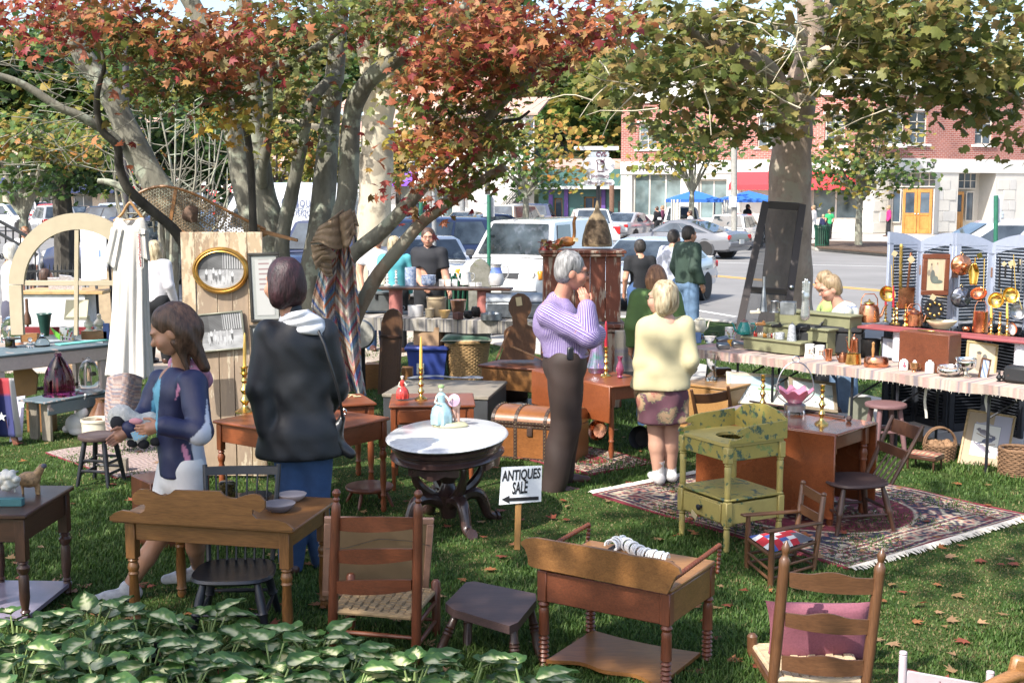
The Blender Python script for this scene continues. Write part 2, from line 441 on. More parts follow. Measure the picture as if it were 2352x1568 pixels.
class Facade:
 def __init__(s,A,B):s.A=VV((*A,0));s.B=VV((*B,0));s.u=(s.B-s.A).normalized();s.L=(s.B-s.A).length;s.n=VV((s.u.y,-s.u.x,0))
 def s(s_,x):
  k=(x-1176)/F;A,u=s_.A,s_.u
  return(k*A.y-A.x)/(u.x-k*u.y)
 def z(s_,x,y):p=s_.A+s_.u*s_.s(x);return Zt(y,p.y)
 def p(s_,s,z,out=0):q=s_.A+s_.u*s+s_.n*out;return VV((q.x,q.y,z))
 def rect(s_,x0,x1,y0,y1):return s_.s(x0),s_.s(x1),s_.z((x0+x1)/2,y1),s_.z((x0+x1)/2,y0)
 def wall(s_,z0,z1,ops=(),dep=.22,s0=0,s1=None,out=0):
  s1=s_.L if s1 is None else s1
  ss=sorted({s0,s1}|{o[0]for o in ops}|{o[1]for o in ops});zs=sorted({z0,z1}|{o[2]for o in ops}|{o[3]for o in ops})
  ss=[x for x in ss if s0<=x<=s1];zs=[x for x in zs if z0<=x<=z1];mb=MB()
  for a,b in zip(ss,ss[1:]):
   for c,d in zip(zs,zs[1:]):
    ms,mz=(a+b)/2,(c+d)/2
    if any(o[0]<ms<o[1]and o[2]<mz<o[3]for o in ops):continue
    mb.add([s_.p(a,c,out),s_.p(b,c,out),s_.p(b,d,out),s_.p(a,d,out)],[[0,1,2,3]])
  for a,b,c,d in ops:
   q=[(a,c),(b,c),(b,d),(a,d)]
   for(e,f),(g,h)in zip(q,q[1:]+q[:1]):mb.add([s_.p(e,f,out),s_.p(g,h,out),s_.p(g,h,out-dep),s_.p(e,f,out-dep)],[[3,2,1,0]])
  return mb
 def block(s_,a,b,c,d,out,thick,mb=None,bev=.01):
  mb=mb or MB();m=s_.p((a+b)/2,(c+d)/2,out-thick/2)
  return mb.box(m,(b-a,thick,d-c),math.atan2(s_.u.y,s_.u.x),bev)
 def window(s_,par,op,mf,mg,cols=2,rows=2,dep=.16,fw=.07,name='window'):
  a,b,c,d=op;mb=MB()
  for e,f,g,h in((a,a+fw,c,d),(b-fw,b,c,d),(a+fw,b-fw,c,c+fw),(a+fw,b-fw,d-fw,d)):s_.block(e,f,g,h,-dep+.05,.06,mb)
  for i in rQ(1,cols):x=a+(b-a)*i/cols;s_.block(x-fw/2,x+fw/2,c+fw,d-fw,-dep+.045,.05,mb)
  for i in rQ(1,rows):z=c+(d-c)*i/rows;s_.block(a+fw,b-fw,z-fw/3,z+fw/3,-dep+.04,.04,mb)
  fr=pA(par,name,mb,mf)
  mb=MB();s_.block(a+fw*.5,b-fw*.5,c+fw*.5,d-fw*.5,-dep,.02,mb,0);pA(fr,'pane',mb,mg)
  return fr
def brick_mat(name,c1,c2,mortar,sc):
 m,nt,bs=_nt(name);co=cO(nt,kind='Object');sp=N(nt,'SeparateXYZ');L(nt,co,sp.inputs[0]);cb=N(nt,'CombineXYZ')
 L(nt,sp.outputs[0],cb.inputs[0]);L(nt,sp.outputs[2],cb.inputs[1])
 b=N(nt,'TexBrick');sI(b,'Scale',sc);sI(b,'Color1',(*c1,1));sI(b,'Color2',(*c2,1));sI(b,'Mortar',(*mortar,1))
 sI(b,'Mortar Size',.022);sI(b,'Brick Width',.62);sI(b,'Row Height',.25)
 L(nt,cb.outputs[0],b.inputs[0]);L(nt,mix(nt,1,b.outputs[0],ramp(nt,noise(nt,co,.8,4),[(.3,(.8,.8,.8)),(.7,(1.05,1.05,1.05))]),'MULTIPLY'),bs.inputs['Base Color'])
 sI(bs,'Roughness',.9);bump(nt,bs,b.outputs['Fac'],-.4,.01);return m
M_brick=brick_mat('red_brick',(.34,.115,.085),(.26,.085,.07),(.45,.36,.32),2.2)
Mst=mat('pale_stone',(.5,.48,.44),.85,var=.06,scale=1.5,bmp=.1,bscale=30)
Mwh=mat('white_render',(.56,.55,.52),.8,var=.05,scale=1.5,bmp=.08)
Mfr=mat('pale_frame',(.52,.48,.42),.5,var=.05);Mtr=mat('white_trim',(.62,.62,.6),.5,var=.04)
Mwg=mat('window_glass',(.035,.05,.07),.06,var=.5,scale=.7,bmp=0,spec=.8,col2=(.1,.14,.18))
Msg=mat('shop_glass',(.05,.08,.085),.05,var=.6,scale=.6,bmp=0,spec=.8,col2=(.2,.27,.28))
M_door=wood('oak_door',(.36,.15,.03),(.55,.26,.06),2,.35,.5)
M_red=mat('red_awning',(.62,.035,.045),.8,var=.05,bmp=.1);M_blk=mat('black_paint',(.015,.015,.017),.45,var=.2)
M_dgrey=mat('dark_interior',(.03,.03,.03),.9)
bld=tH('corner_shop_building','two storey red brick building with white stone ground floor and red awning','building',(20.6,70.7,0))
FA=Facade((7,80),(20.6,70.7));FB=Facade((20.6,70.7),(46,82.5))
zb,zt,zc,zh=4.22,7.9,8.15,9
wa=[FA.rect(*r)for r in((1463,1504,285,341),(1733,1774,268,337),(1885,1930,262,335),(2020,2062,258,333))]
wb=[FB.rect(*r)for r in((2076,2118,255,330),(2226,2266,260,332),(2346,2384,262,334),(2460,2500,262,334))]
pA(bld,'brick_wall',FA.wall(zb,zt,wa),M_brick,smooth=0);pA(bld,'brick_wall',FB.wall(zb,zt,wb),M_brick,smooth=0)
for FF,ops in((FA,wa),(FB,wb)):
 for o in ops:
  fr=FF.window(bld,o,Mfr,Mwg,2,3)
  pA(fr,'sill',FF.block(o[0]-.25,o[1]+.25,o[2]-.16,o[2]-.01,.1,.22),Mtr);pA(fr,'lintel',FF.block(o[0]-.1,o[1]+.1,o[3]+.01,o[3]+.2,.03,.1),Mtr)
mb=MB()
for FF,e in((FA,(0,.1)),(FB,(.1,0))):
 FF.block(-e[1],FF.L+e[0],zt+.003,zc,.12,.3,mb);FF.block(-e[1],FF.L+e[0],zc+.003,zh,.06,.3,mb);FF.block(-e[1],FF.L+e[0],zh+.003,zh+.14,.22,.5,mb)
pA(bld,'cornice',mb,Mwh)
pA(bld,'roof',MB().prism([FA.p(0,zt,-.35),FA.p(FA.L,zt,-.35),FB.p(FB.L,zt,-.35),FB.p(FB.L,zt,-22),FA.p(0,zt,-22)],(0,0,.1)),mat('tar',(.06,.06,.06),.95))
pA(bld,'side_wall',MB().add([FA.p(0,0),FA.p(0,zh),FA.p(0,zh,-22),FA.p(0,0,-22)],[[0,1,2,3]]),M_brick)
oa=[FA.rect(*r)for r in((1449,1560,398,498),(1600,1665,412,505),(1857,1968,412,504),(2035,2140,396,537))];oa=[list(o)for o in oa];oa[3][2]=0
ob=[list(FB.rect(2193,2278,396,520))];ob[0][2]=0
pA(bld,'stone_wall',FA.wall(0,zb-.004,oa,1,out=0),Mst,smooth=0);pA(bld,'stone_wall',FB.wall(0,zb-.004,ob,1.6),Mst,smooth=0)
mb=MB();FA.block(0,FA.L,zb-.75,zb+.05,.07,.14,mb);FB.block(0,FB.L,zb-.75,zb+.05,.07,.14,mb);pA(bld,'fascia',mb,Mwh)
def blocks(FF,s0,s1,ops,z1,bw=.95,bh=.62):
 z=.02;r=0
 while z+bh<z1:
  s=s0+(bw/2 if r%2 else 0)
  while s<s1:
   e=min(s+bw,s1)
   if e-s>.2 and not any(o[0]-.01<e and o[1]+.01>s and o[2]-.01<z+bh and o[3]+.01>z for o in ops):
    mb=FF.block(s,e-.025,z,z+bh-.025,.035+random.uniform(0,.012),.05,None,.008)
    pA(bld,'stone_block',mb,M_stone2 if random.random()<.35 else Mst)
   s=e
  z+=bh;r+=1
M_stone2=mat('pale_stone_grey',(.46,.45,.43),.85,var=.08,scale=2,bmp=.1,bscale=30)
blocks(FA,FA.s(1965),FA.L-.02,oa,zb-.78);blocks(FB,.02,11,ob,zb-.78);blocks(FA,.02,FA.s(1449),oa,zb-.78);blocks(FA,FA.s(1668),FA.s(1700),oa,zb-.78)
for o,c in((oa[0],3),(oa[1],2),(oa[2],2)):
 FA.window(bld,o,Mfr,Msg,c,1,.3,.1,'shop_window')
def dDr(FF,s0,s1,z0,z1,out):
 for a,b in((s0,(s0+s1)/2-.01),((s0+s1)/2+.01,s1)):
  mb=MB();w=.16
  for e,f,g,h in((a,a+w,z0,z1),(b-w,b,z0,z1),(a+w,b-w,z0,z0+.25),(a+w,b-w,z1-.2,z1),(a+w,b-w,z0+1,z0+1.15)):FF.block(e,f,g,h,out,.06,mb,.01)
  d=pA(bld,'door',mb,M_door)
  mb=MB();FF.block(a+w,b-w,z0+1.15,z1-.2,out-.03,.015,mb,0);pA(d,'pane',mb,Mwg)
  mb=MB();FF.block(a+w,b-w,z0+.25,z0+1,out-.02,.03,mb,.012);pA(d,'panel',mb,M_door)
  pA(d,'handle',MB().ball(FF.p(b-.08 if a==s0 else a+.08,z0+1.1,out+.05),.04),Mtr)
dDr(FA,FA.s(2059),FA.s(2127),.02,FA.z(2090,434),-.7)
dDr(FB,FB.s(2195),FB.s(2236),.02,FB.z(2220,440),-1)
mb=MB();FA.block(oa[3][0],oa[3][1],0,oa[3][3],-.82,.05,mb,0);FB.block(ob[0][0],ob[0][1],0,ob[0][3],-1.3,.05,mb,0);pA(bld,'door_recess',mb,Mfr)
FA.window(bld,(oa[3][0],oa[3][1],FA.z(2090,430),oa[3][3]),Mfr,Mwg,5,2,.7,.06,'transom_window')
FA.window(bld,(oa[3][0],FA.s(2056),.6,FA.z(2090,434)),Mfr,Mwg,1,1,.7,.06,'side_window');FA.window(bld,(FA.s(2130),oa[3][1],.6,FA.z(2090,434)),Mfr,Mwg,1,1,.7,.06,'side_window')
FB.window(bld,(ob[0][0],FB.s(2262),FB.z(2220,434),ob[0][3]),Mfr,Mwg,5,2,1,.06,'transom_window');FB.window(bld,(FB.s(2240),FB.s(2258),.6,FB.z(2220,440)),Mfr,Mwg,1,1,1,.06,'side_window')
mb=MB();s0,s1=FA.s(1690),FA.s(1962);z0,z1=FA.z(1800,437),FA.z(1800,394)
n=40;top=[FA.p(s0+(s1-s0)*i/n,z1,.1)for i in rQ(n+1)];bot=[FA.p(s0+(s1-s0)*i/n,z0+.32,1.3)for i in rQ(n+1)];val=[FA.p(s0+(s1-s0)*i/n,z0+(.05 if i%2 else 0),1.31)for i in rQ(n+1)]
mb.strip(bot,top);mb.strip(val,bot)
for k in(0,n):mb.add([top[k],bot[k],FA.p(s0 if k==0 else s1,z0+.32,.1)],[[0,1,2]])
pA(bld,'awning',mb,M_red,smooth=0)
lT(bld,'CVS PHARMACY',FA.p(FA.s(1437),zb-.52,.1),FA.u,(0,0,1),.44,M_blk,.03,1.05,.02,'LEFT')
lT(bld,'RY',FA.p(FA.s(2120),zb-.52,.1),FA.u,(0,0,1),.42,M_blk,.03,1.05,.02,'LEFT')
for yy in(486,494):
 mb=MB();FB.block(FB.s(2286),FB.s(2296),FB.z(2290,yy+6),FB.z(2290,yy),.09,.02,mb,0);pA(bld,'wall_sign',mb,mat('pale_blue_sign',(.45,.58,.75),.4))
M_teal=mat('teal_paint',(.05,.13,.12),.5,var=.1);M_purp=mat('purple_paint',(.12,.06,.26),.5);Msh=mat('pink_shingle',(.42,.27,.22),.9,var=.15,scale=3,bmp=.4,bscale=18,stretch=(1,1,3))
gs=tH('green_shopfront','low teal green shopfront with purple trim beside the brick building','building',(4,84,0))
FG=Facade((1.8,84),(7.4,83));og=[list(FG.rect(*r))for r in((1272,1291,455,505),(1340,1380,452,512),(1418,1446,462,497))]
pA(gs,'front_wall',FG.wall(0,3.9,og,.4),M_teal,smooth=0)
for o in og:FG.window(gs,o,Mtr if o is og[2]else M_door,Mwg,2 if o is og[1]else 1,1,.3,.08)
mb=MB();FG.block(-.1,FG.L+.1,2.55,2.75,1,1,mb);pA(gs,'canopy',mb,Mtr)
for x in(1265,1300,1385,1455):mb=MB();s=FG.s(x);FG.block(s-.14,s+.14,0,2.55,.15,.2,mb);pA(gs,'pilaster',mb,M_purp)
pA(gs,'roof',MB().prism([FG.p(0,3.9,0),FG.p(FG.L,3.9,0),FG.p(FG.L,4.6,-5),FG.p(0,4.6,-5)],(0,0,.1)),Msh)
pA(gs,'lantern',MB().ball(FG.p(FG.s(1375),2.2,.4),.12),mat('amber_globe',(.7,.4,.1),.3))
wh=tH('white_house','white shop house with pink shingle roof and purple awning beyond the parked cars','building',(-7,90,0))
FH=Facade((-15.5,96),(-3.9,91));FI=Facade((-3.9,91),(1.6,90))
zA,zB=FH.z(950,383),FH.z(950,316)
oh=[(FH.s(a),FH.s(b),FH.z(a,d),FH.z(a,c))for a,b,c,d in((900,922,334,378),(950,976,330,384),(1008,1030,330,384))]
os_=[(FH.s(a),FH.s(b),.3,FH.z(a,c))for a,b,c in((915,968,425),(990,1040,428))]
pA(wh,'front_wall',FH.wall(0,zB,oh+os_),Mwh,smooth=0)
for o in oh:FH.window(wh,o,mat('lilac_frame',(.42,.4,.55),.5),Mwg,1,2)
for o in os_:FH.window(wh,o,Mtr,Msg,2,1,.2,.08,'shop_window')
r0,r1=FH.p(-.4,zB,.5),FH.p(FH.L,zB,.5);t0,t1=FH.p(2.2,zB+4.6,-5),FH.p(FH.L+1,zB+4.6,-5)
pA(wh,'roof',MB().prism([r0,r1,t1,t0],(0,-.05,.18)),Msh)
for s_ in(1.2,3):
 mb=MB();c=r0.lerp(t0,.35)+FH.u*s_;mb.box(c+VV((0,-.1,.2)),(.8,1,.08),(R(40),0,math.atan2(FH.u.y,FH.u.x)));pA(wh,'skylight',mb,mat('skylight',(.45,.6,.7),.15))
mb=MB();FH.block(-.4,FH.L,zB-.25,zB,.5,.5,mb);pA(wh,'eaves',mb,Mtr)
zG=FI.z(1210,265);zI=Zt(200,90.5)
oi=[(FI.s(a),FI.s(b),FI.z(a,d),FI.z(a,c))for a,b,c,d in((1206,1226,275,322),(1150,1166,300,330))]
oi2=[(FI.s(1270),FI.s(1284),.4,2.2)]
pA(wh,'gable_wall',FI.wall(0,zG,oi+[(FI.s(1186),FI.s(1202),1.6,3.2)]),Mwh,smooth=0)
for o in oi:FI.window(wh,o,Mtr,Mwg,1,2)
FI.window(wh,(FI.s(1186),FI.s(1202),1.6,3.2),Mtr,Mwg,1,1)
pA(wh,'flat_roof',MB().prism([FI.p(-1,zG,.3),FI.p(FI.L+.3,zG,.3),FI.p(FI.L+.3,zG+1.6,-6),FI.p(-1,zG+1.6,-6)],(0,0,.15)),Msh)
mb=MB();FI.block(1,1.6,zG,zG+1.8,-2,.6,mb);pA(wh,'chimney',mb,M_brick)
M_awp=mat('purple_awning',(.16,.06,.5),.8,var=.06);M_stripe_aw=None
def awning(par,FF,x0,x1,y0,y1,m,out=1.2,name='awning',two=None):
 s0,s1=FF.s(x0),FF.s(x1);zt_,zb_=FF.z(x0,y0),FF.z(x0,y1);k=18;mb=MB()
 for i in rQ(k):
  a,b=s0+(s1-s0)*i/k,s0+(s1-s0)*(i+1)/k;mi=(i%2)if two else 0
  mb.add([FF.p(a,zb_+.25,out),FF.p(b,zb_+.25,out),FF.p(b,zt_,.05),FF.p(a,zt_,.05)],[[0,1,2,3]],mi)
  mb.add([FF.p(a,zb_,out+.01),FF.p(b,zb_,out+.01),FF.p(b,zb_+.25,out),FF.p(a,zb_+.25,out)],[[0,1,2,3]],mi)
 for s in(s0,s1):mb.add([FF.p(s,zt_,.05),FF.p(s,zb_+.25,out),FF.p(s,zb_+.25,.05)],[[0,1,2]],0)
 return pA(par,name,mb,[m,two]if two else m,smooth=0)
M_pink=mat('pink_stripe',(.62,.36,.33),.8);M_cream=mat('cream_canvas',(.62,.6,.54),.8,var=.04)
awning(wh,FH,884,962,393,428,M_awp);awning(wh,FH,966,1062,397,430,M_cream,two=M_pink)
mb=MB();FH.block(FH.s(903),FH.s(957),FH.z(930,389),FH.z(930,379),.16,.1,mb);pA(wh,'shop_sign',mb,mat('green_sign',(.03,.12,.11),.5))
lT(wh,'BAZAAR MARKET',FH.p(FH.s(930),FH.z(930,387.5),.18),FH.u,(0,0,1),.28,Mtr,.02,.98)
mb=MB();FH.block(FH.s(1006),FH.s(1050),FH.z(1030,396),FH.z(1030,381),.16,.1,mb);pA(wh,'shop_sign',mb,mat('rose_sign',(.55,.22,.25),.5))
mb=MB();A_=FI.p(FI.s(1150),.2,.9);B_=FI.p(FI.s(1236),3.4,.9)
for o in(0,.8):
 off=FI.n*-o
 mb.beam(A_+off,B_+off,.05,.2)
 for dz in(.55,1):mb.beam(A_+off+ZZ(dz),B_+off+ZZ(dz),.04,.04)
 for i in rQ(14):q=A_.lerp(B_,i/13)+off;mb.beam(q,q+ZZ(1),.025,.025)
st_=tH('outside_stair','dark metal outside stair climbing the white gable wall','stair',A_);pA(st_,'railing',mb,M_blk)
for i in rQ(13):
 q=A_.lerp(B_,(i+.5)/13)-FI.n*.4;pA(st_,'step',MB().box(q,(.32,.8,.04),math.atan2(FI.u.y,FI.u.x)),M_blk)
def sSh(name,label,A,B,h,m,aw,mroof,nwin,sgn=None):
 t=tH(name,label,'building',((A[0]+B[0])/2,(A[1]+B[1])/2,0));FF=Facade(A,B);n=nwin;ops=[]
 for i in rQ(n):a=FF.L*(i+.2)/n;b=FF.L*(i+.8)/n;ops+=[(a,b,.5,2.6)]+([(a+.3,b-.3,4,5.7)]if h>6 else[])
 pA(t,'front_wall',FF.wall(0,h,ops),m,smooth=0)
 for o in ops:FF.window(t,o,Mtr,Mwg,2,1 if o[2]<1 else 2)
 pA(t,'roof',MB().prism([FF.p(-.3,h,.4),FF.p(FF.L+.3,h,.4),FF.p(FF.L+.3,h+1.8,-6),FF.p(-.3,h+1.8,-6)],(0,0,.2)),mroof)
 mb=MB();FF.block(0,FF.L,2.9,3.5,.12,.1,mb);pA(t,'fascia',mb,Mtr)
 if aw:
  k=24;mb=MB()
  for i in rQ(k):
   a,b=FF.L*i/k,FF.L*(i+1)/k;mi=i%len(aw)
   mb.add([FF.p(a,2.55,1.5),FF.p(b,2.55,1.5),FF.p(b,3.7,.13),FF.p(a,3.7,.13)],[[0,1,2,3]],mi);mb.add([FF.p(a,2.3,1.5),FF.p(b,2.3,1.5),FF.p(b,2.55,1.5),FF.p(a,2.55,1.5)],[[0,1,2,3]],mi)
  pA(t,'awning',mb,aw,smooth=0)
 return t
M_rstripe=mat('red_canvas',(.55,.05,.06),.8);M_navy=mat('navy_canvas',(.02,.03,.09),.8);M_tan=mat('tan_render',(.4,.33,.26),.9)
sSh('striped_awning_shop','low shop with red and white striped awning behind the white lettered van',(-24,102),(-15.9,97),4.4,Mwh,[M_rstripe,M_cream],Msh,3)
sSh('red_front_shop','shop with solid red sign band seen left of the grey tree stems',(-33,108),(-24.6,103),4.6,M_rstripe,None,Msh,3)
sSh('tan_brick_shop','tan two storey shop row at the far left',(-46,112),(-33.4,109),7.2,M_tan,[M_navy],Msh,4)
sSh('grey_render_shop','grey rendered shop at the extreme left end of the row',(-62,112),(-46.5,112),6.4,Mwh,None,Msh,5)
def bMt(name,c1,c2,c3=None,sc=9,stretch=(1,1,.35),bm=.7):
 m,nt,bs=_nt(name);co=cO(nt,stretch);a=noise(nt,co,sc,6,.65);b=noise(nt,cO(nt),sc*.45,4,.6)
 c=ramp(nt,a,[(.3,c1),(.68,c2)])
 if c3:c=mix(nt,ramp(nt,b,[(.54,(0,0,0)),(.6,(1,1,1))]),c,c3)
 L(nt,c,bs.inputs['Base Color']);sI(bs,'Roughness',.9);sI(bs,'Specular IOR Level',.2);bump(nt,bs,a,bm,.02);return m
Bgy=bMt('grey_bark',(.11,.105,.085),(.25,.24,.19),(.3,.32,.25));Bdk=bMt('dark_bark',(.035,.032,.028),(.1,.09,.075))
Bsy=bMt('sycamore_bark',(.2,.15,.115),(.36,.28,.22),(.3,.26,.2),5,(1,1,.6));Bpl=bMt('pale_sycamore_bark',(.42,.36,.26),(.52,.47,.36),(.27,.235,.18),4,(1,1,.5),.4)
M_leaf=foliage('leaf',.4)
def sPa(pts,n=5):
 pts=[VV(p)for p in pts];out=[]
 for i in rQ(len(pts)-1):
  p0,p1,p2,p3=pts[max(i-1,0)],pts[i],pts[i+1],pts[min(i+2,len(pts)-1)]
  for k in rQ(n):
   t=k/n;out.append(.5*((2*p1)+(p2-p0)*t+(2*p0-5*p1+4*p2-p3)*t*t+(3*p1-p0-3*p2+p3)*t**3))
 return out+[pts[-1]]
def limb(mb,pts,r0,r1,n=10,k=5,m=0):
 q=sPa(pts,k);t=len(q);mb.tube(q,[(r0+(r1-r0)*i/(t-1))*(1+.035*sin(i*.9+r0*99))for i in rQ(t)],n,True,m)
def sLf(lobes=5,w=.5):
 tips=[(0,1),(.52,.72),(.62,.18)]if lobes==5 else[(0,1),(.55,.6),(.5,.12)]
 V=[(0,.18,0)];notch=[(.2,.52),(.34,.36)];R_=[]
 seq=[(-tips[2][0],tips[2][1]),(-notch[1][0],notch[1][1]),(-tips[1][0],tips[1][1]),(-notch[0][0],notch[0][1]),tips[0],notch[0],tips[1],notch[1],tips[2],(.12,0),(-.12,0)]
 if lobes==3:seq=[(-.62,.3),(-.4,.42),(-.5,.72),(-.22,.7),(0,1),(.22,.7),(.5,.72),(.4,.42),(.62,.3),(.3,.03),(-.3,.03)]
 V+=[(x,y,-.22*abs(x)-.1*y*y)for x,y in seq];n=len(seq)
 return np.array(V,float),np.array([[0,1+i,1+(i+1)%n]for i in rQ(n)])
LEAF5=sLf(5);LEAF3=sLf(3)
def leaf_frames(n,r,up=.9,droop=.5):
 nz=r.normal(size=(n,3))*np.array([.6,.6,.5])+np.array([-.15,-.35,up]);nz/=np.linalg.norm(nz,axis=1)[:,None]
 d=r.normal(size=(n,3));d[:,2]=d[:,2]*.4-droop;d-=(d*nz).sum(1)[:,None]*nz;d/=np.linalg.norm(d,axis=1)[:,None]
 return np.cross(d,nz),d,nz
def lCl(C,size,pal,tmpl,r):
 n=len(C);x,y,z=leaf_frames(n,r);s=size*r.uniform(.7,1.25,n);T,Fq=tmpl;k=len(T)
 V=C[:,None,:]+s[:,None,None]*(T[None,:,0,None]*x[:,None,:]+T[None,:,1,None]*y[:,None,:]+T[None,:,2,None]*z[:,None,:])
 Fa=(Fq[None]+(np.arange(n)*k)[:,None,None]).reshape(-1,3)
 c=pal*r.uniform(.75,1.2,(n,1));return V.reshape(-1,3),Fa,np.repeat(np.clip(c,0,1),k,0)
PAL=dict(o=[(.44,.15,.06),(.47,.2,.08),(.38,.12,.06),(.36,.22,.07),(.3,.05,.05),(.22,.17,.05)],r=[(.32,.04,.05),(.4,.08,.06),(.42,.14,.07),(.2,.12,.04)],g=[(.13,.14,.03),(.1,.15,.03),(.2,.15,.04),(.26,.09,.05),(.17,.2,.04),(.11,.13,.03)],y=[(.42,.34,.05),(.3,.3,.05),(.45,.26,.05)],s=[(.2,.2,.05),(.15,.17,.04),(.27,.23,.07),(.32,.22,.08),(.1,.13,.03),(.22,.24,.07)],G=[(.06,.13,.03),(.05,.1,.025),(.1,.17,.04),(.14,.19,.05)],Y=[(.3,.27,.05),(.22,.26,.05),(.36,.26,.06),(.14,.2,.04)],O=[(.45,.2,.05),(.4,.28,.06),(.28,.26,.05)],D=[(.035,.075,.02),(.05,.1,.025),(.03,.06,.02)],m=[(.12,.15,.04),(.22,.2,.05),(.3,.17,.06),(.09,.13,.035),(.26,.1,.06)])
def pick(p,n,r):a=np.array(PAL[p]);return a[r.integers(0,len(a),n)]
def blob_pts(b,r,Yd=None):
 x,y,rx,ry,n,p,Y,dY=b
 k=max(3,n//14);out=[];cl=[]
 for _ in rQ(k):
  a,q=r.uniform(0,2*PI),math.sqrt(r.uniform(0,1));cl.append((x+rx*q*cos(a),y+ry*q*sin(a),Y+r.uniform(-dY,dY)))
 for i in rQ(n):
  c=cl[i%k];w=W(c[0],c[1],c[2]);g=r.normal(size=3)*np.array([.16,.16,.07])*(Y/11)
  out.append((w.x+g[0],w.y+g[1],w.z+g[2]))
 return np.array(out)
def crown(tree,blobs,size,tmpl,seed,single=300,name='crown'):
 r=np.random.default_rng(seed);Cs=[];Ps=[]
 for b in blobs:c=blob_pts(b,r);Cs.append(c);Ps.append(pick(b[5],len(c),r))
 C=np.vstack(Cs);Pl=np.vstack(Ps);rt=ROOT[tree]
 d=np.linalg.norm(C-np.array([0,0,H]),axis=1);vis=np.array([1 if(c[2]-H)/c[1]<.155 and abs(c[0]/c[1])<.42 else 0 for c in C])
 o=np.argsort(d+(1-vis)*100);one=o[:single];rest=o[single:]
 V,Fa,cc=lCl(C[rest],size,Pl[rest],tmpl,r);nP(tree,name,nM(name,V,Fa,cc),M_leaf,True,False,stuff=True)
 if single:
  mes={};T,Fq=tmpl
  for i in one:
   key=tuple(np.round(Pl[i],3))
   if key not in mes:me=nM('leaf',T*size,Fq,np.repeat([Pl[i]],len(T),0));me.materials.append(M_leaf);mes[key]=me
   ob=bpy.data.objects.new('leaf',mes[key]);COL.objects.link(ob);ob.parent=tree
   x,y,z=[VV(q[0])for q in leaf_frames(1,r)];s=r.uniform(.8,1.2)
   mw=Matrix((x*s,y*s,z*s)).transposed().to_4x4();mw.translation=VV(C[i]);ob.matrix_local=rt@mw
def V2(*p):return[W(x,y,Y)for x,y,Y in p]
b0=P(640,955);b1=P(735,950)
mPl=tH('maple_tree','many stemmed grey maple with red and orange autumn leaves standing behind the weathered door','tree',b0)
mb=MB()
limb(mb,[b0,*V2((610,760,12.7),(480,600,12.9),(395,480,12.9),(335,385,12.9),(290,296,12.9),(252,215,12.9),(205,150,12.9),(178,105,12.9),(150,30,12.9),(120,-80,12.9))],.19,.075,12);pA(mPl,'trunk',mb,Bgy)
def sTm(tree,pts,r0,r1,m,name='stem',n=10):mb=MB();limb(mb,pts,r0,r1,n);pA(tree,name,mb,m)
sTm(mPl,[b0,*V2((640,700,12.5),(628,540,12.6),(604,437,12.6),(585,302,12.6),(576,188,12.6),(564,60,12.6),(556,-60,12.6))],.17,.065,Bgy)
sTm(mPl,[b0,*V2((610,620,12.8),(585,520,12.9),(555,400,13),(540,302,13),(515,190,13.1),(470,67,13.2),(425,-20,13.2))],.15,.09,Bgy)
sTm(mPl,V2((590,640,12.2),(582,527,11.9),(577,403,11.8),(567,302,11.7),(551,242,11.6),(524,188,11.4),(504,104,11.2),(464,87,11),(403,50,10.8),(359,23,10.6)),.04,.022,Bdk)
sTm(mPl,V2((603,425,12.5),(601,393,12.4),(612,336,12.3),(615,269,12.2),(622,161,12),(672,144,12),(739,101,11.9),(790,60,11.8)),.06,.03,Bgy)
sTm(mPl,V2((618,200,12),(600,170,12),(591,140,12),(590,90,12)),.03,.018,Bdk)
sTm(mPl,V2((430,575,11.9),(396,524,11.8),(302,443,11.5),(275,386,11.4),(269,336,11.3),(232,296,11.2),(222,228,11.1),(232,181,11.1),(239,155,11),(232,107,11)),.055,.014,Bdk)
sTm(mPl,V2((272,345,12.7),(262,316,12.7),(188,269,12.5),(134,245,12.4),(60,198,12.3),(0,175,12.2),(-90,150,12)),.055,.03,Bgy)
sTm(mPl,V2((330,470,12.4),(292,437,12.3),(255,420,12.3),(225,416,12.3)),.045,.028,Bgy)
sTm(mPl,V2((417,128,11),(353,91,10.9),(302,47,10.8),(235,17,10.7)),.032,.02,Bdk)
base2=[b1,*V2((725,760,12.4),(715,660,12.4))]
sTm(mPl,base2+V2((738,504,12.5),(756,302,12.6),(774,120,12.6),(790,-40,12.6)),.18,.07,Bgy)
sTm(mPl,V2((690,720,12.4),(650,600,12.4),(652,527,12.4),(672,437,12.3),(692,336,12.2),(712,242,12.2),(745,195,12.3),(772,168,12.5)),.085,.045,Bgy)
sTm(mPl,V2((735,760,12.3),(762,640,12.2),(786,500,12.2),(798,437,12.2),(808,269,12.2),(831,208,12.1),(865,168,12),(915,134,11.9),(982,91,11.8),(1029,57,11.7),(1075,10,11.6)),.12,.06,Bgy)
sTm(mPl,V2((745,760,12.1),(785,625,12),(816,580,12),(882,527,11.9),(949,454,11.8),(996,396,11.7),(1045,345,11.6),(1097,299,11.5),(1167,218,11.3),(1204,188,11.2),(1231,144,11.1),(1251,114,11)),.085,.04,Bgy)
sTm(mPl,V2((770,880,12),(800,770,11.9),(831,698,11.8),(867,633,11.7),(905,585,11.6),(968,512,11.5),(1016,477,11.4),(1083,430,11.3),(1160,383,11.2)),.085,.04,bMt('split_bark',(.13,.1,.07),(.27,.215,.16),(.2,.19,.15)))
sTm(mPl,V2((1062,440,11.35),(1066,415,11.4),(1074,390,11.4),(1090,350,11.5)),.045,.018,Bgy)
sTm(mPl,V2((1120,305,11.5),(1137,292,11.5),(1160,278,11.5),(1190,274,11.5),(1217,255,11.5)),.026,.012,Bdk)
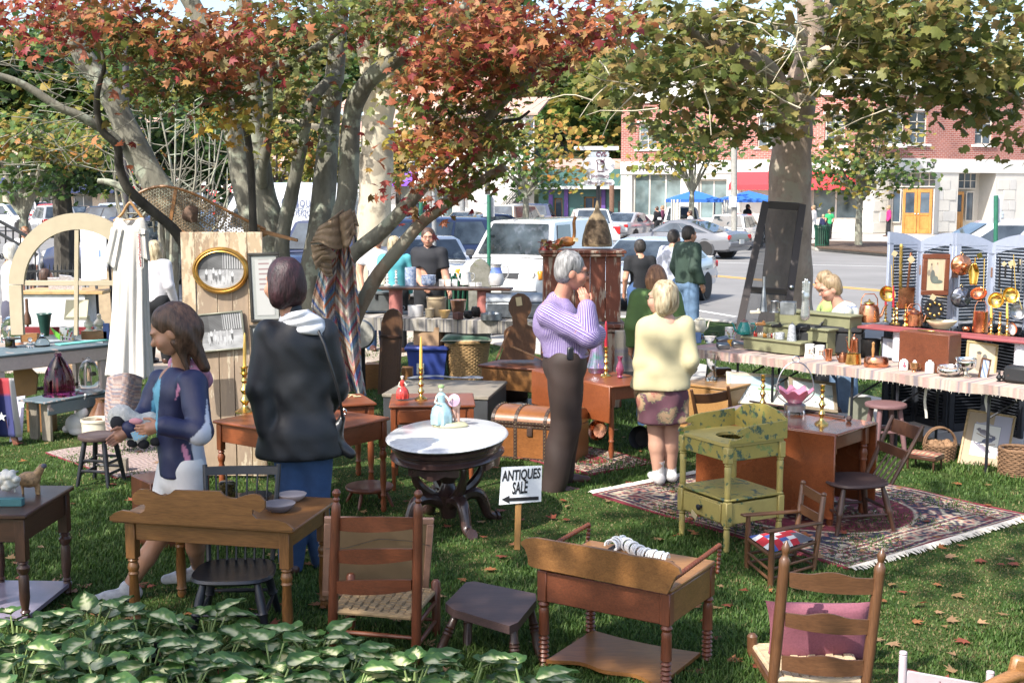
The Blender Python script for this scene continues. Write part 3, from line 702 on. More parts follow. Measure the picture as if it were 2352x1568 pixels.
sTm(mPl,V2((772,111,12.6),(750,80,12.6),(725,40,12.6),(705,0,12.6)),.04,.03,Bgy)
sTm(mPl,V2((1012,330,11.5),(1030,285,11.5),(1060,180,11.3),(1085,110,11.2),(1098,40,11.1),(1115,-20,11)),.03,.014,Bdk)
mbl=[(70,30,120,45,150,'r',11,.9),(200,40,120,50,190,'o',11,.8),(150,105,50,30,40,'r',11,.6),(330,90,120,60,230,'g',10.9,.9),(330,60,110,50,130,'o',10.4,.5),(325,190,70,65,130,'g',10.9,.7),(420,200,55,55,100,'g',10.9,.6),(480,120,90,60,190,'o',10.3,.5),(480,160,80,60,110,'g',11,.5),(560,60,70,45,140,'o',10.5,.6),(560,140,55,60,130,'o',10.5,.5),(545,225,45,60,110,'g',10.8,.5),(535,285,48,28,60,'y',10.6,.4),(640,50,100,55,220,'g',11.4,.9),(650,130,60,45,40,'g',11.6,.6),(710,200,40,70,70,'g',12,.6),(690,290,45,45,60,'g',12,.6),(650,330,30,30,20,'g',12,.5),(760,70,70,60,60,'g',12,.6),(860,40,110,45,170,'g',11.4,.7),(860,95,60,25,40,'r',11.5,.5),(960,25,80,30,110,'g',11.2,.7),(1050,60,110,60,260,'o',10.6,.7),(1150,90,130,80,330,'o',10.5,.8),(1160,130,110,60,130,'r',10.9,.6),(1280,60,110,55,230,'o',10.5,.7),(1340,95,60,45,120,'o',10.4,.5),(1380,30,70,30,70,'o',10.4,.5),(1000,150,80,38,150,'o',10.5,.5),(1060,195,90,45,170,'o',10.6,.6),(1150,180,90,50,170,'g',10.9,.6),(1030,250,60,35,80,'g',11.1,.5),(1090,260,50,40,50,'g',11.1,.5),(1000,310,75,45,150,'o',10.9,.5),(1090,330,70,50,150,'g',10.9,.5),(1010,375,60,35,90,'o',10.9,.4),(1065,410,60,40,80,'g',11,.4),(960,330,40,35,50,'y',10.9,.4),(985,490,28,28,26,'r',11.3,.2),(920,460,30,25,20,'r',11.3,.2),(295,335,20,12,7,'o',11.2,.1),(1020,440,30,20,20,'o',11,.3),(200,-90,300,90,700,'o',11,1.6),(700,-110,300,100,700,'g',11.5,1.6),(1150,-90,250,80,600,'o',11,1.4)]
crown(mPl,[(*b[:4],int(b[4]*1.45),*b[5:])for b in mbl],.08,LEAF5,3)
mb=MB();rr=random.Random(5)
for i in rQ(60):
 x,y=rr.uniform(0,240),rr.uniform(130,400);Y=12.6+rr.uniform(-.4,.6);p=W(x,y,Y);q=[p]
 d=VV((rr.uniform(-1,1),rr.uniform(-.4,.4),rr.uniform(-.2,.6))).normalized()
 for k in rQ(4):d=(d+VV((rr.uniform(-.5,.5),rr.uniform(-.3,.3),rr.uniform(-.4,.4)))).normalized();q.append(q[-1]+d*rr.uniform(.08,.2))
 mb.tube(q,[.006,.005,.004,.003,.002],4)
pA(mPl,'twigs',mb,Bgy,stuff=True)
sb=P(1806,765)
syc=tH('sycamore_tree','huge brown sycamore trunk by the road with an old screen door leaning on it','tree',sb)
mb=MB();limb(mb,[sb+ZZ(-.05),*V2((1808,700,20),(1810,600,20),(1812,500,20),(1815,400,20),(1820,320,20),(1828,265,20),(1838,210,20),(1855,150,20),(1862,90,20),(1860,0,20),(1858,-150,20))],.43,.17,18,6)
mb.v=[p+VV((p.x-sb.x,p.y-sb.y,0))*(.25*max(0,.5-p.z))for p in mb.v];pA(syc,'trunk',mb,Bsy)
sTm(syc,V2((1822,290,20),(1795,215,19.8),(1743,151,19.5),(1679,118,19),(1620,95,18.6),(1540,50,18.2)),.25,.08,Bsy,'limb',12)
sTm(syc,V2((1850,190,19.9),(1872,145,19.7),(1891,124,19.6),(1965,91,19.2),(2032,71,18.9),(2110,60,18.5),(2200,30,18.2)),.13,.05,Bpl,'limb')
sTm(syc,V2((1858,110,20),(1830,72,19.7),(1800,58,19.4),(1777,60,19.2)),.09,.075,Bpl,'limb')
sTm(syc,V2((1862,120,20),(1890,40,20),(1930,-60,20)),.12,.06,Bsy,'limb');sTm(syc,V2((1420,40,18.4),(1500,50,18.3),(1600,45,18.4),(1680,30,18.8)),.05,.06,Bsy,'limb')
sTm(syc,V2((2352,240,17.5),(2250,170,17.8),(2150,120,18.2),(2060,75,18.8)),.02,.05,Bsy,'limb')
sbl=[(1340,170,70,50,90,'s',18,1),(1440,110,100,70,190,'s',18,1.2),(1560,60,120,60,260,'s',17.5,1.2),(1600,160,110,70,260,'s',17.8,1.2),(1490,225,90,40,130,'s',18,1),(1700,50,100,55,210,'s',18,1.2),(1690,240,100,40,190,'s',17.8,.9),(1610,285,70,35,90,'s',18,.8),(1720,200,80,40,120,'s',18,.8),(1770,275,50,25,60,'s',18.5,.5),(1750,320,40,14,26,'s',18,.5),(1560,310,50,20,35,'s',18,.6),(1950,50,120,55,260,'s',17.8,1.2),(2100,60,130,60,320,'s',17.5,1.2),(2250,60,130,60,320,'s',17.2,1.2),(2060,140,110,50,250,'s',18,1.2),(2200,150,120,60,320,'s',17.8,1.2),(2310,170,60,80,200,'s',17.5,1),(2120,215,80,40,120,'s',18.2,.8),(2230,245,70,40,120,'s',18.2,.8),(2320,280,45,50,90,'s',18,.8),(1935,225,40,55,110,'s',19,.6),(1950,290,35,25,40,'s',19,.5),(1930,130,60,50,130,'s',18.5,.8),(2060,280,30,35,40,'s',18.5,.5),(1990,200,60,40,70,'s',18.5,.6),(2345,340,25,25,20,'s',18,.5),(1500,-60,200,60,300,'s',18,2),(1900,-80,250,70,420,'s',18,2),(2250,-70,200,70,350,'s',17.5,2)]
crown(syc,sbl,.15,LEAF3,4)
mb=MB()
for i in rQ(70):
 x,y=rr.uniform(1330,2350),rr.uniform(20,260);p=W(x,y,rr.uniform(16.8,18.8));q=[p];d=VV((rr.uniform(-1,1),rr.uniform(-.3,.3),rr.uniform(-.6,.5))).normalized()
 for k in rQ(4):d=(d+VV((rr.uniform(-.4,.4),0,rr.uniform(-.4,.3)))).normalized();q.append(q[-1]+d*rr.uniform(.12,.3))
 mb.tube(q,[.012,.01,.008,.006,.004],4)
pA(syc,'twigs',mb,Bpl,stuff=True)
s2=P(858,690)
sy2=tH('sycamore_tree','cream barked sycamore between the parked cars left of centre','tree',s2)
mb=MB();limb(mb,[s2,*V2((858,600,26),(859,527,26),(862,437,26),(866,370,26),(868,320,26),(866,265,26))],.36,.34,14);pA(sy2,'trunk',mb,Bpl)
sTm(sy2,V2((867,310,26),(882,250,26),(886,200,26),(892,100,26),(892,0,26),(896,-120,26)),.27,.14,Bpl,'limb');sTm(sy2,V2((864,290,26),(850,225,26),(842,150,26),(825,60,26),(805,-60,26)),.22,.1,Bpl,'limb')
sTm(sy2,V2((884,215,26),(915,195,25.7),(950,178,25.4),(1000,150,25)),.1,.05,Bpl,'limb');sTm(sy2,V2((850,390,26),(810,352,25.8),(760,305,25.5),(715,288,25),(640,270,25)),.13,.06,Bpl,'limb');sTm(sy2,V2((875,340,26),(890,325,25.9),(893,322,25.8)),.09,.05,Bpl,'limb')
crown(sy2,[(960,60,110,60,240,'s',25,1.5),(1000,160,90,50,180,'s',25,1.2),(930,210,60,40,90,'s',25,1),(1000,245,70,30,80,'s',25,1),(900,10,130,30,200,'s',25,1.5),(700,120,100,70,150,'s',25.5,1.4),(640,210,80,50,120,'s',25.5,1.2),(760,250,40,50,60,'s',25.5,1),(990,290,35,30,50,'s',25,.8),(800,-60,250,50,300,'s',25,2)],.17,LEAF3,6,0)
def sT(name,label,x,yb,blobs,Y,bark,size,seed,r0=.1,group=None,fork=.45,cat='tree'):
 b=W(x,yb,Y);b.z=max(b.z,-.15)if Y<60 else b.z
 t=tH(name,label,cat,b,0,group);mb=MB();r=random.Random(seed)
 tops=[W(q[0],q[1],q[6])for q in blobs];top=max(tops,key=lambda p:p.z);fk=b.lerp(VV((b.x,b.y,top.z)),fork)
 limb(mb,[b,b.lerp(fk,.5)+VV((r.uniform(-.05,.05),0,0)),fk],r0,r0*.75,8)
 for p in tops:limb(mb,[fk,fk.lerp(p,.5)+VV((r.uniform(-.2,.2),0,.15)),p],r0*.6,r0*.15,6,4)
 pA(t,'trunk',mb,bark);crown(t,blobs,size,LEAF3,seed,0);return t
def fill(cx,cy,rx,ry,n,pals,Y,k,seed,dY=1.2):
 r=random.Random(seed);out=[]
 for i in rQ(k):
  a=r.uniform(0,2*PI);q=math.sqrt(r.random());out.append((cx+rx*q*cos(a),cy+ry*q*sin(a),rx*.38,ry*.3,n//k,pals[i%len(pals)],Y,dY))
 return out
sT('street_tree','young street tree turning orange on its right side near the pharmacy sign',1208,512,fill(1190,360,70,70,700,'GY',58,9,1)+[(1285,330,38,50,170,'O',58,1),(1300,390,32,35,120,'O',58,1)],58,Bgy,.24,11,.16,fork=.3)
sT('street_tree','young street tree turning yellow in front of the red brick building with blue tents below',1588,512,fill(1575,355,80,70,850,'GYYG',54,10,2)+[(1540,320,40,25,80,'O',54,1)],54,Bgy,.22,12,.14,fork=.3)
sT('street_tree','tall conical street tree with bronze tip on the mulched island',1972,562,fill(1975,390,95,55,1100,'YGsG',52,10,3)+fill(1985,300,60,50,500,'sY',52,5,4)+[(2005,235,25,35,110,'m',52,.6)],52,Bgy,.21,13,.17,fork=.3)
sT('yellow_tree','leaning tree with yellow green crown at the left edge',62,640,fill(70,345,110,60,1300,'YGYO',27,10,5)+fill(30,420,50,40,260,'G',27,4,6),27,Bgy,.14,14,.13,fork=.4)
sT('shade_tree','dark trunked tree with dense low green leaves behind the arched window frame',148,655,fill(175,400,70,45,900,'DGD',30,8,7)+fill(190,330,80,40,600,'YG',30,6,8),30,Bdk,.15,15,.28,fork=.75)
sT('green_tree','big fresh green tree reaching out of the picture at upper left',-20,560,fill(60,190,150,120,2600,'GGYD',46,16,9)+fill(200,250,110,90,1200,'GY',46,10,10),46,Bdk,.3,16,.35,fork=.5)
sT('green_tree','dark green tree beyond the snowshoe',440,560,fill(420,330,120,70,1500,'DG',50,12,11)+fill(470,405,60,30,400,'D',50,5,12),50,Bdk,.28,17,.3,fork=.5)
for i,(x,y,rx,ry,p,Y,lb)in enumerate(((640,365,70,55,'YO',70,'yellow tree above the white lettered van'),(735,335,60,60,'Y',74,'lime yellow tree between the two grey stem groups'),(790,390,45,30,'Y',72,'low yellow tree just left of the cream sycamore'),(915,340,45,55,'OY',78,'orange yellow tree just right of the cream sycamore'),(1120,280,50,60,'m',80,'reddish tree in front of the white gable'),(330,370,60,60,'YO',70,'golden tree behind the dress hanger'),(520,330,60,60,'OG',80,'mixed autumn tree above the red shop front'))):
 sT('autumn_tree',lb,x,520,fill(x,y,rx,ry,700,p,Y,8,20+i),Y,Bdk,.34,30+i,.2,fork=.4)
t=tH('bare_tree','leafless grey tree with many thin upright branches behind the snowshoe','tree',P(395,770));mb=MB();rr=random.Random(9)
for i in rQ(26):
 a=P(395,770);Y=a.y+rr.uniform(-.5,1.5);e=W(rr.uniform(250,560),rr.uniform(215,400),Y);m_=a.lerp(e,.5)+VV((rr.uniform(-.3,.3),0,-.1));q=sPa([a,W(392+rr.uniform(-25,25),470,Y),m_.lerp(e,.3),e],4);mb.tube(q,[.05*(1-.85*k/(len(q)-1))for k in rQ(len(q))],5)
 for k in rQ(7):
  p=q[rr.randrange(4,len(q))];d=VV((rr.uniform(-1,1),0,rr.uniform(-.1,.8)));mb.tube([p,p+d*.3,p+d*.6+VV((rr.uniform(-.15,.15),0,.1))],[.012,.008,.003],4)
pA(t,'branches',mb,Bgy)
def fCr(seed,pal,n=2600):
 r=np.random.default_rng(seed);k=26;cs=[]
 while len(cs)<k:
  p=r.uniform(-1,1,3)
  if np.linalg.norm(p)<1:cs.append(p*np.array([4.2,3.5,4.6])+np.array([0,0,9]))
 cs=np.array(cs);C=cs[r.integers(0,k,n)]+r.normal(size=(n,3))*np.array([.9,.9,.6]);P_=np.vstack([pick(q,1,r)for q in r.choice(list(pal),n)])
 V,Fa,cc=lCl(C,.62,P_,LEAF3,r);me=nM('crown',V,Fa,cc);me.materials.append(M_leaf);return me
FC=[fCr(40,'GGD'),fCr(41,'GDm'),fCr(42,'mY'),fCr(43,'GY'),fCr(44,'mGD')]
FCn=['green','dark green and russet','russet and yellow','yellow green','mixed green']
tm=MB();limb(tm,[(0,0,-.2),(.1,0,4),(0,0,9)],.4,.2,7);tme=mOf('trunk',tm);tme.materials.append(Bdk)
rr=random.Random(12);hl=[]
for i in rQ(58):
 row=i%3;x=-70+(i//3)*7.6+rr.uniform(-2,2);y=122+row*17+rr.uniform(-3,3)+(6 if x>10 else 0);k=rr.randrange(5)
 if x>4 and row==0:y-=16
 if abs(x)>54:continue
 s=rr.uniform(.85,1.25)*(1+.1*row);z=0 if row==0 else row*2.6
 sp='pharmacy sign' if 0<x<12 else 'brick building' if x>=12 else 'white house' if x>-16 else 'striped awning' if x>-28 else 'tan shops'
 t=tH('hill_tree',f'{FCn[k]} tree on the wooded rise beyond the {sp}','tree',(x,y,z),rr.uniform(0,6),'trees on the rise beyond the shops');t.scale=(s,s,s*rr.uniform(.9,1.2))
 for nm,me in(('crown',FC[k]),('trunk',tme)):o=bpy.data.objects.new(nm,me);COL.objects.link(o);o.parent=t
mb=MB().grid(lambda u,v:VV((-300+600*u,128+150*v,-.3+16*min(1,v*2)**.8)),30,12);sTr('hillside',mb,mat('wood_floor',(.05,.06,.02),1,var=.4,scale=.1),smooth=60)
st=tH('shade_tree','tall leafy tree behind the viewer shading the near furniture','tree',(-7.2,-1.5,0));mb=MB();limb(mb,[(-7.2,-1.5,0),(-7.1,-1.4,3),(-6.8,-1,6),(-6.3,-.6,9)],.3,.1,10)
pA(st,'trunk',mb,Bgy);r=np.random.default_rng(77);C=[]
for i in rQ(22):
 c=r.uniform(-1,1,3)
 C.append(c*np.array([3.4,3,1.5])+np.array([-5.9,0,8])+r.normal(size=(110,3))*np.array([.5,.5,.3]))
C=np.vstack(C);V,Fa,cc=lCl(C,.2,pick('g',len(C),r),LEAF3,r);nP(st,'crown',nM('crown',V,Fa,cc),M_leaf,True,False,stuff=True)
def grass(n,y0,y1,hgt,seed,wd=.0035):
 r=np.random.default_rng(seed);Y=1/(r.uniform(1/y1,1/y0,n));X=Y*r.uniform(-.44,.44,n)
 def inside(X,Y):
  dx=(X-wk[0].x)*wn.x+(Y-wk[0].y)*wn.y
  on=(dx<.02)&(dx>-1.32);kerb=(Y<22.3)&(X<3.75+(21.6-Y)*.578)
  plz=(Y>15.4)&(X<-2.2)
  return~on&kerb&~plz
 k=inside(X,Y);X=X[k];Y=Y[k];n=len(X)
 pt=np.sin(X*1.7+np.sin(Y*1.3)*1.5)+np.sin(Y*1.1+X*.6+1)+.8*np.sin(X*4.1-Y*2.7)+.5*np.sin(X*9+Y*7)
 tuft=np.clip(.6+.22*pt,.25,1.2);h=hgt*tuft*r.uniform(.5,1.5,n);a=r.uniform(0,2*PI,n);l=h*r.uniform(.2,1.1,n);w=wd*(.6+.08*Y)
 dx,dy=np.cos(a),np.sin(a);px,py=-dy*w[...],dx*w[...]
 V=np.zeros((n,5,3));B=np.stack([X,Y,np.zeros(n)],1)
 V[:,0]=B+np.stack([px,py,0*X],1);V[:,1]=B-np.stack([px,py,0*X],1)
 M_=B+np.stack([dx*l*.4,dy*l*.4,h*.65],1);V[:,2]=M_+np.stack([px*.7,py*.7,0*X],1);V[:,3]=M_-np.stack([px*.7,py*.7,0*X],1)
 V[:,4]=B+np.stack([dx*l,dy*l,h*.95],1)
 o=(np.arange(n)*5)[:,None];Fq=np.vstack([o+np.array([[0,1,3]]),o+np.array([[0,3,2]]),o+np.array([[2,3,4]])])
 base=np.array([(.055,.115,.018),(.08,.15,.028),(.042,.09,.014),(.11,.165,.04)])[r.integers(0,4,n)]
 dry=(pt<-.9+r.normal(size=n)*.7)[:,None];base=np.where(dry&(r.uniform(size=(n,1))<.55),np.array([(.2,.17,.07)]),base)*r.uniform(.75,1.25,(n,1))
 return nM('grass',V.reshape(-1,3),Fq,np.repeat(base,5,0))
g=aOb('grass',grass(230000,4.9,20,.034,5),foliage('grass_blade',.35,.6,.05));g['kind']='stuff'
r=np.random.default_rng(21)
C=[];
for i in rQ(420):
 Y=1/r.uniform(1/20,1/5.4);X=Y*r.uniform(-.43,.43)
 if X<3.75+(21-Y)*.57:C.append((X,Y,.03))
C=np.array(C);V,Fa,cc=lCl(C,.07,np.array([(.42,.17,.07),(.45,.27,.12),(.33,.09,.05),(.5,.3,.16)])[r.integers(0,4,len(C))],LEAF5,r)
V[:,2]=np.maximum(.02,V[:,2]*.6);o=aOb('fallen_leaves',nM('fallen_leaves',V,Fa,cc),M_leaf);o['kind']='stuff'
Tyre=mat('tyre',(.02,.02,.02),.8);Cgl=mat('car_glass',(.02,.028,.035),.04,var=.6,scale=1.5,bmp=0,spec=.9,col2=(.07,.09,.11));Chr=mat('chrome',(.55,.56,.58),.15,1,bmp=0);HLt=mat('lamp_glass',(.55,.55,.52),.1,bmp=0);RLt=mat('red_lamp',(.45,.02,.02),.15,bmp=0);ALt=mat('amber_lamp',(.6,.22,.02),.15,bmp=0);Blk=mat('bumper',(.04,.042,.047),.5)
def paint(n,c):return mat('car_'+n,c,.22,.15,var=.03,scale=2,bmp=0,coat=.8)
CP=dict(white=paint('white',(.62,.63,.64)),silver=paint('silver',(.36,.37,.39)),grey=paint('grey',(.15,.155,.17)),navy=paint('navy',(.02,.03,.075)),black=paint('black',(.012,.013,.016)),red=paint('red',(.36,.02,.03)),blue=paint('blue',(.1,.16,.26)),gold=paint('gold',(.3,.28,.23)),ice=paint('ice',(.38,.43,.5)))
CK=dict(sedan=(4.7,1.8,1.44,.93,-.18,.06,-.37,.23,.8,.98),coupe=(4.5,1.76,1.36,.9,-.1,.06,-.36,.25,.76,.97),suv=(4.6,1.85,1.8,1.08,-.44,.08,-.49,.2,1,1.08),wagon=(4.7,1.75,1.52,.93,-.42,.06,-.485,.22,.82,.95),minivan=(5.1,1.95,1.76,1.02,-.42,.1,-.49,.33,.92,1.04),van=(5.4,2,2.02,1.22,-.48,.22,-.495,.33,1.12,1.2),tall=(5.6,2,2.75,1.3,-.48,.16,-.495,.3,1.15,1.3),pickup=(5.2,1.9,1.75,1.05,-.08,.1,-.12,.22,1,1.05))
def car(kind,col,label,x,y,hd,sc=1,windows=True,z=-.15):
 Lh,Wd_,Hh,zb,rr_,rf,gr,gf,zn,zt_=CK[kind];t=tH('parked_car' if kind not in('van','tall')else 'white_van',label,'car' if kind not in('van','tall')else 'van',(x,y,z),R(hd),'vehicles along the street');t.scale=(sc,)*3;w=Wd_/2;m=CP[col]
 st=[(-.5,.45,.62,.86),(-.492,.3,zt_-.1,.93),(-.46,.26,zt_,.96),(gr,.24,zb+(.03 if kind!='pickup' else 0),1),(0,.24,zb,1),(gf,.24,zb-.01,1),(.4,.24,(zb+zn)/2-.01,.98),(.465,.26,zn-.07,.94),(.492,.3,zn-.22,.88),(.5,.42,.55,.8)]
 mb=MB();V=[];n=11
 for f,z0,z1,k in st:
  q=[(.8,z0),(.97,z0+.08),(1,z0*.5+z1*.5),(.985,z1-.1),(.92,z1-.02)];V+=[(f*Lh,-a*w*k,b)for a,b in q]+[(f*Lh,0,z1+.025)]+[(f*Lh,a*w*k,b)for a,b in q[::-1]]
 k=len(st);mb.add(V,[[i*n+j,i*n+j+1,(i+1)*n+j+1,(i+1)*n+j]for i in rQ(k-1)for j in rQ(n-1)]+[[i*n+n-1,i*n,(i+1)*n,(i+1)*n+n-1]for i in rQ(k-1)]+[list(rQ(n))[::-1],[(k-1)*n+j for j in rQ(n)]]);pA(t,'body',mb,m,False,smooth=38)
 rw,bw=.74,.93;V=[];yr=lambda z:w*(bw+(rw-bw)*(z-zb)/(Hh-zb));gs_=[(gr,zb),(rr_,Hh-.03),((rr_+rf)/2,Hh),(rf,Hh-.03),(gf,zb-.01)]
 for f,z1 in gs_:y1=yr(z1);V+=[(f*Lh,-w*bw,zb-.03),(f*Lh,-y1-.001,max(z1-.04,zb-.02)),(f*Lh,-y1*.88,z1),(f*Lh,0,z1+.03),(f*Lh,y1*.88,z1),(f*Lh,y1+.001,max(z1-.04,zb-.02)),(f*Lh,w*bw,zb-.03)]
 pA(t,'cabin',MB().add(V,[[i*7+j,i*7+j+1,(i+1)*7+j+1,(i+1)*7+j]for i in rQ(4)for j in rQ(6)]),m,False,smooth=45)
 def pan(nm,P4,o):mb=MB().prism(P4,o);pA(t,nm,mb,Cgl,False)
 e=.012
 for a,b,nm,s in((gf,rf,'windscreen',1),(gr,rr_,'rear_window',-1)):
  q=lambda f,u:VV(((a+(b-a)*f)*Lh+s*.012,u*yr(zb+(Hh-zb)*f)*.88,zb+(Hh-.03-zb)*f+.012))
  if kind!='tall' or s>0:pan(nm,[q(.07,-1),q(.07,1),q(.9,.97),q(.9,-.97)],(s*e,0,e))
 if windows:
  h0,h1=zb+.03,Hh-.12;cuts=[gr+.02+(rr_-gr)*.1,(gr+rr_)/2*.45+(rf)*0-.02*1,.07,gf-.03];xa=lambda f,z:f
  lo0,hi0,lo1,hi1=gr+.05,rr_+.03,gf-.06,rf-.015;sp_=[0,.36,.68,1]if kind in('suv','wagon','minivan')else[0,.42,1]if kind!='van' else[.74,1]
  if kind=='tall':sp_=[.8,1]
  for sg in(-1,1):
   for f0,f1 in zip(sp_,sp_[1:]):pt=lambda f,z,lo,hi:VV(((lo+(hi-lo)*f)*Lh,sg*(yr(z)+.003),z));pan('side_window',[pt(f0+.015,h0,lo0,lo1),pt(f1-.015,h0,lo0,lo1),pt(f1-.015,h1,hi0,hi1),pt(f0+.015,h1,hi0,hi1)],(0,sg*.008,.002))
 wr=.33 if Hh<1.7 else .37
 for f in(-.29,.31):
  for sg in(-1,1):
   mb=MB();c=(f*Lh,sg*(w-.2),wr);mb.lathe([(wr*.6,0),(wr,.02),(wr,.18),(wr*.9,.21),(wr*.62,.205)],c,22,(0,sg,0));wh_=pA(t,'wheel',mb,Tyre,False);pA(wh_,'rim',MB().lathe([(wr*.62,.2),(wr*.55,.17),(wr*.15,.2),(.01,.2)],c,10,(0,sg,0)),Chr,False);pA(t,'wheel_arch',MB().lathe([(wr*1.16,-.02),(wr*1.16,.195),(.01,.196)],(c[0],c[1],wr*1.02),20,(0,sg,0)),Blk,False)
 for sg in(-1,1):
  pA(t,'headlight',MB().box((.482*Lh,sg*w*.7,zn-.22),(.09,.3,.16),(0,0,sg*-.25),.03),HLt,False);pA(t,'tail_light',MB().box((-.487*Lh,sg*w*.76,zt_-.2),(.09,.34,.16 if Hh<1.6 else .34),(0,0,sg*.2),.03),RLt,False);pA(t,'mirror',MB().box((gf*Lh-.25,sg*(w+.09),zb+.08),(.08,.2,.14),0,.03),m if kind!='van' else Blk,False)
  if kind=='van':pA(t,'indicator',MB().box((.466*Lh,sg*w*.93,zn-.22),(.12,.14,.19),(0,0,sg*-.5),.03),ALt,False)
 pA(t,'grille',MB().box((.49*Lh,0,zn-.24),(.05,w*1,.14),0,.01),Blk,False)
 for s,hh in((1,.46),(-1,.52)):pA(t,'bumper',MB().box((s*.497*Lh,0,hh),(.12,w*1.86,.2 if kind!='van' else .26),0,.06),m if kind not in('van','suv')else Blk,False)
 for s in(1,-1):pA(t,'number_plate',MB().box((s*.513*Lh,0,.52 if s>0 else zt_-.36),(.02,.32,.16),0,0),HLt,False)
 return t
vn=car('van','white','large white van parked nose in behind the centre stall with a name plate',.62,26.2,-112,.93)
lT(vn,'HUBER',W(1147,689,23.2),VV((-.93,.37,0))*-1,(0,0,1),.12,Blk,.03)
car('coupe','grey','grey two door coupe driving away on the road',6.6,47.2,142,1.05);car('sedan','silver','silver saloon parked in front of the stone building, left of the grey coupe',6.2,65,62);car('wagon','white','white estate car with roof rails beside the blue tents',10,55,68);car('suv','white','pale four wheel drive seen from behind the coupe roof',8.3,61,84);car('minivan','white','white people carrier behind the folding shutters at the right',12.2,30.6,176,1)
car('sedan','ice','pale blue white saloon parked right of the red cabinet',3.05,27.2,-116);car('sedan','white','white saloon parked left of the big white van',-1.9,28,-80);car('suv','navy','dark four wheel drive with chrome grille seen between the grey stems',-4.3,29,-100);car('minivan','navy','dark blue people carrier behind the cream sycamore',-2.9,33.5,-150);car('sedan','red','red saloon just behind the cream sycamore',-3.9,46,170);car('sedan','gold','silver gold hatchback above the leaning broken branch',-2.4,68,75);car('sedan','navy','dark blue saloon left of the parking sign',-1.2,60,200);car('suv','gold','olive four wheel drive behind the parking sign',.5,69,60);car('suv','navy','navy four wheel drive below the young orange tree',.3,76,170);car('sedan','black','black saloon in front of the teal shopfront',4.9,76,190);car('pickup','white','white pickup roof seen above the big white van',3.5,55,95)
car('suv','red','red four wheel drive facing us behind the arched window',-27.5,74,-82);car('suv','ice','pale blue four wheel drive behind the red one',-26.5,82,150);car('suv','black','dark four wheel drive right of the dark tree trunk',-20.5,62,175);car('suv','navy','navy four wheel drive nearest behind the dress',-10.4,34,172);car('minivan','white','white people carrier far behind the hanger',-29,95,-90);car('minivan','silver','silver people carrier by the dark tree trunk',-26,70,120);car('pickup','white','white pickup at the far left edge',-33,80,0)
for i,(k,c,x,y,h)in enumerate((('sedan','blue',-42,97,90),('suv','white',-38,99,90),('sedan','black',-34,98,90),('minivan','blue',-24,99,90),('sedan','white',-18,93,90),('suv','silver',-12,86,90),('wagon','white',-9,84,90),('suv','navy',-6.5,83,90))):car(k,c,f'{("blue", "white", "black", "blue", "white", "silver", "white", "navy")[i]} {("saloon", "four wheel drive", "saloon", "people carrier", "saloon", "four wheel drive", "estate", "four wheel drive")[i]} parked by the far shops, number {i+1} from the left'.replace(f', number {i+1} from the left',(' at the far left',' beside a black saloon',' left of the red shop',' by the red shop',' by the striped awning',' left of the purple awning',' below the purple awning',' right of the cream sycamore')[i]),x,y,h)
vt=car('tall','white','tall white lettered delivery van seen between the tree stems',-7.9,41,178,1)
for s,x,y,z_ in(('Old',665,478,.5),('House',703,476,.5),('Antiques',696,496,.4)):lT(vt,s,W(x,y,39.96),(1,0,0),(0,0,1),z_,mat('blue_lettering',(.1,.12,.2),.5),0,.72)
Gpl=mat('pole_green',(.02,.13,.08),.5);Galv=mat('pole_grey',(.3,.31,.32),.5,.3)
def pole(nm,lb,x,yb,yt,Y,r,m,plate=None,cat='pole'):
 a=W(x,yb,Y);a.z=-.1;t=tH(nm,lb,cat,a);pA(t,'pole',MB().tube([a,W(x,yt,Y)],r,10),m)
 if plate:mb=MB();c=W((plate[0]+plate[1])/2,(plate[2]+plate[3])/2,Y);mb.box(c+VV((0,.05 if m==Gpl else-.2,0)),((plate[1]-plate[0])*S(Y),.012,(plate[3]-plate[2])*S(Y)),0,.005);pA(t,'sign_plate',mb,mat('plate_back',(.46,.48,.53),.4))
 return t
pole('sign_post','green sign post with grey plate back at the right',2288,640,449,26,.045,Gpl,(2276,2303,449,512),'sign');pole('sign_post','dark green parking sign post in front of the white van',1123,760,447,21.5,.035,Gpl,(1109,1136,447,498),'sign');pole('steel_post','grey steel post left of the centre stall shelf',997,780,420,18.4,.035,Galv);pole('green_post','green post beside the leaning stems',967,690,460,30,.05,Gpl);pole('lamp_post','tall dark lamp post behind the dress hanger',289,720,60,22.5,.058,mat('lamp_black',(.05,.045,.05),.4));pole('street_lamp','thick grey lamp post with a white notice by the brick building',1686,600,300,50,.125,mat('concrete_pole',(.3,.29,.26),.8),(1672,1690,451,476));pole('utility_pole','brown wooden pole beside the pharmacy sign',1405,520,418,78,.16,mat('pole_wood',(.16,.09,.06),.9));pole('utility_pole','grey pole by the striped awning',1062,520,400,86,.2,Galv)
Y=58;t=tH('pharmacy_sign','white hanging pharmacy and photo center sign on a dark post','sign',W(1374,520,Y));Wt=mat('sign_panel',(.62,.62,.63),.4,bmp=0);Sg=mat('sign_side',(.36,.4,.45),.4);pA(t,'post',MB().tube([W(1374,525,Y+.6),W(1374,338,Y+.6)],.1,8),Blk)
def brd(nm,pts,m,d=.35,o=0):mb=MB().prism([W(x,y,Y+o)for x,y in pts],(-.12,d,0));pA(t,nm,mb,m)
rc_=lambda x0,x1,y0,y1,c:[(x0+c,y0),(x1-c,y0),(x1,y0+c),(x1,y1-c),(x1-c,y1),(x0+c,y1),(x0,y1-c),(x0,y0+c)]
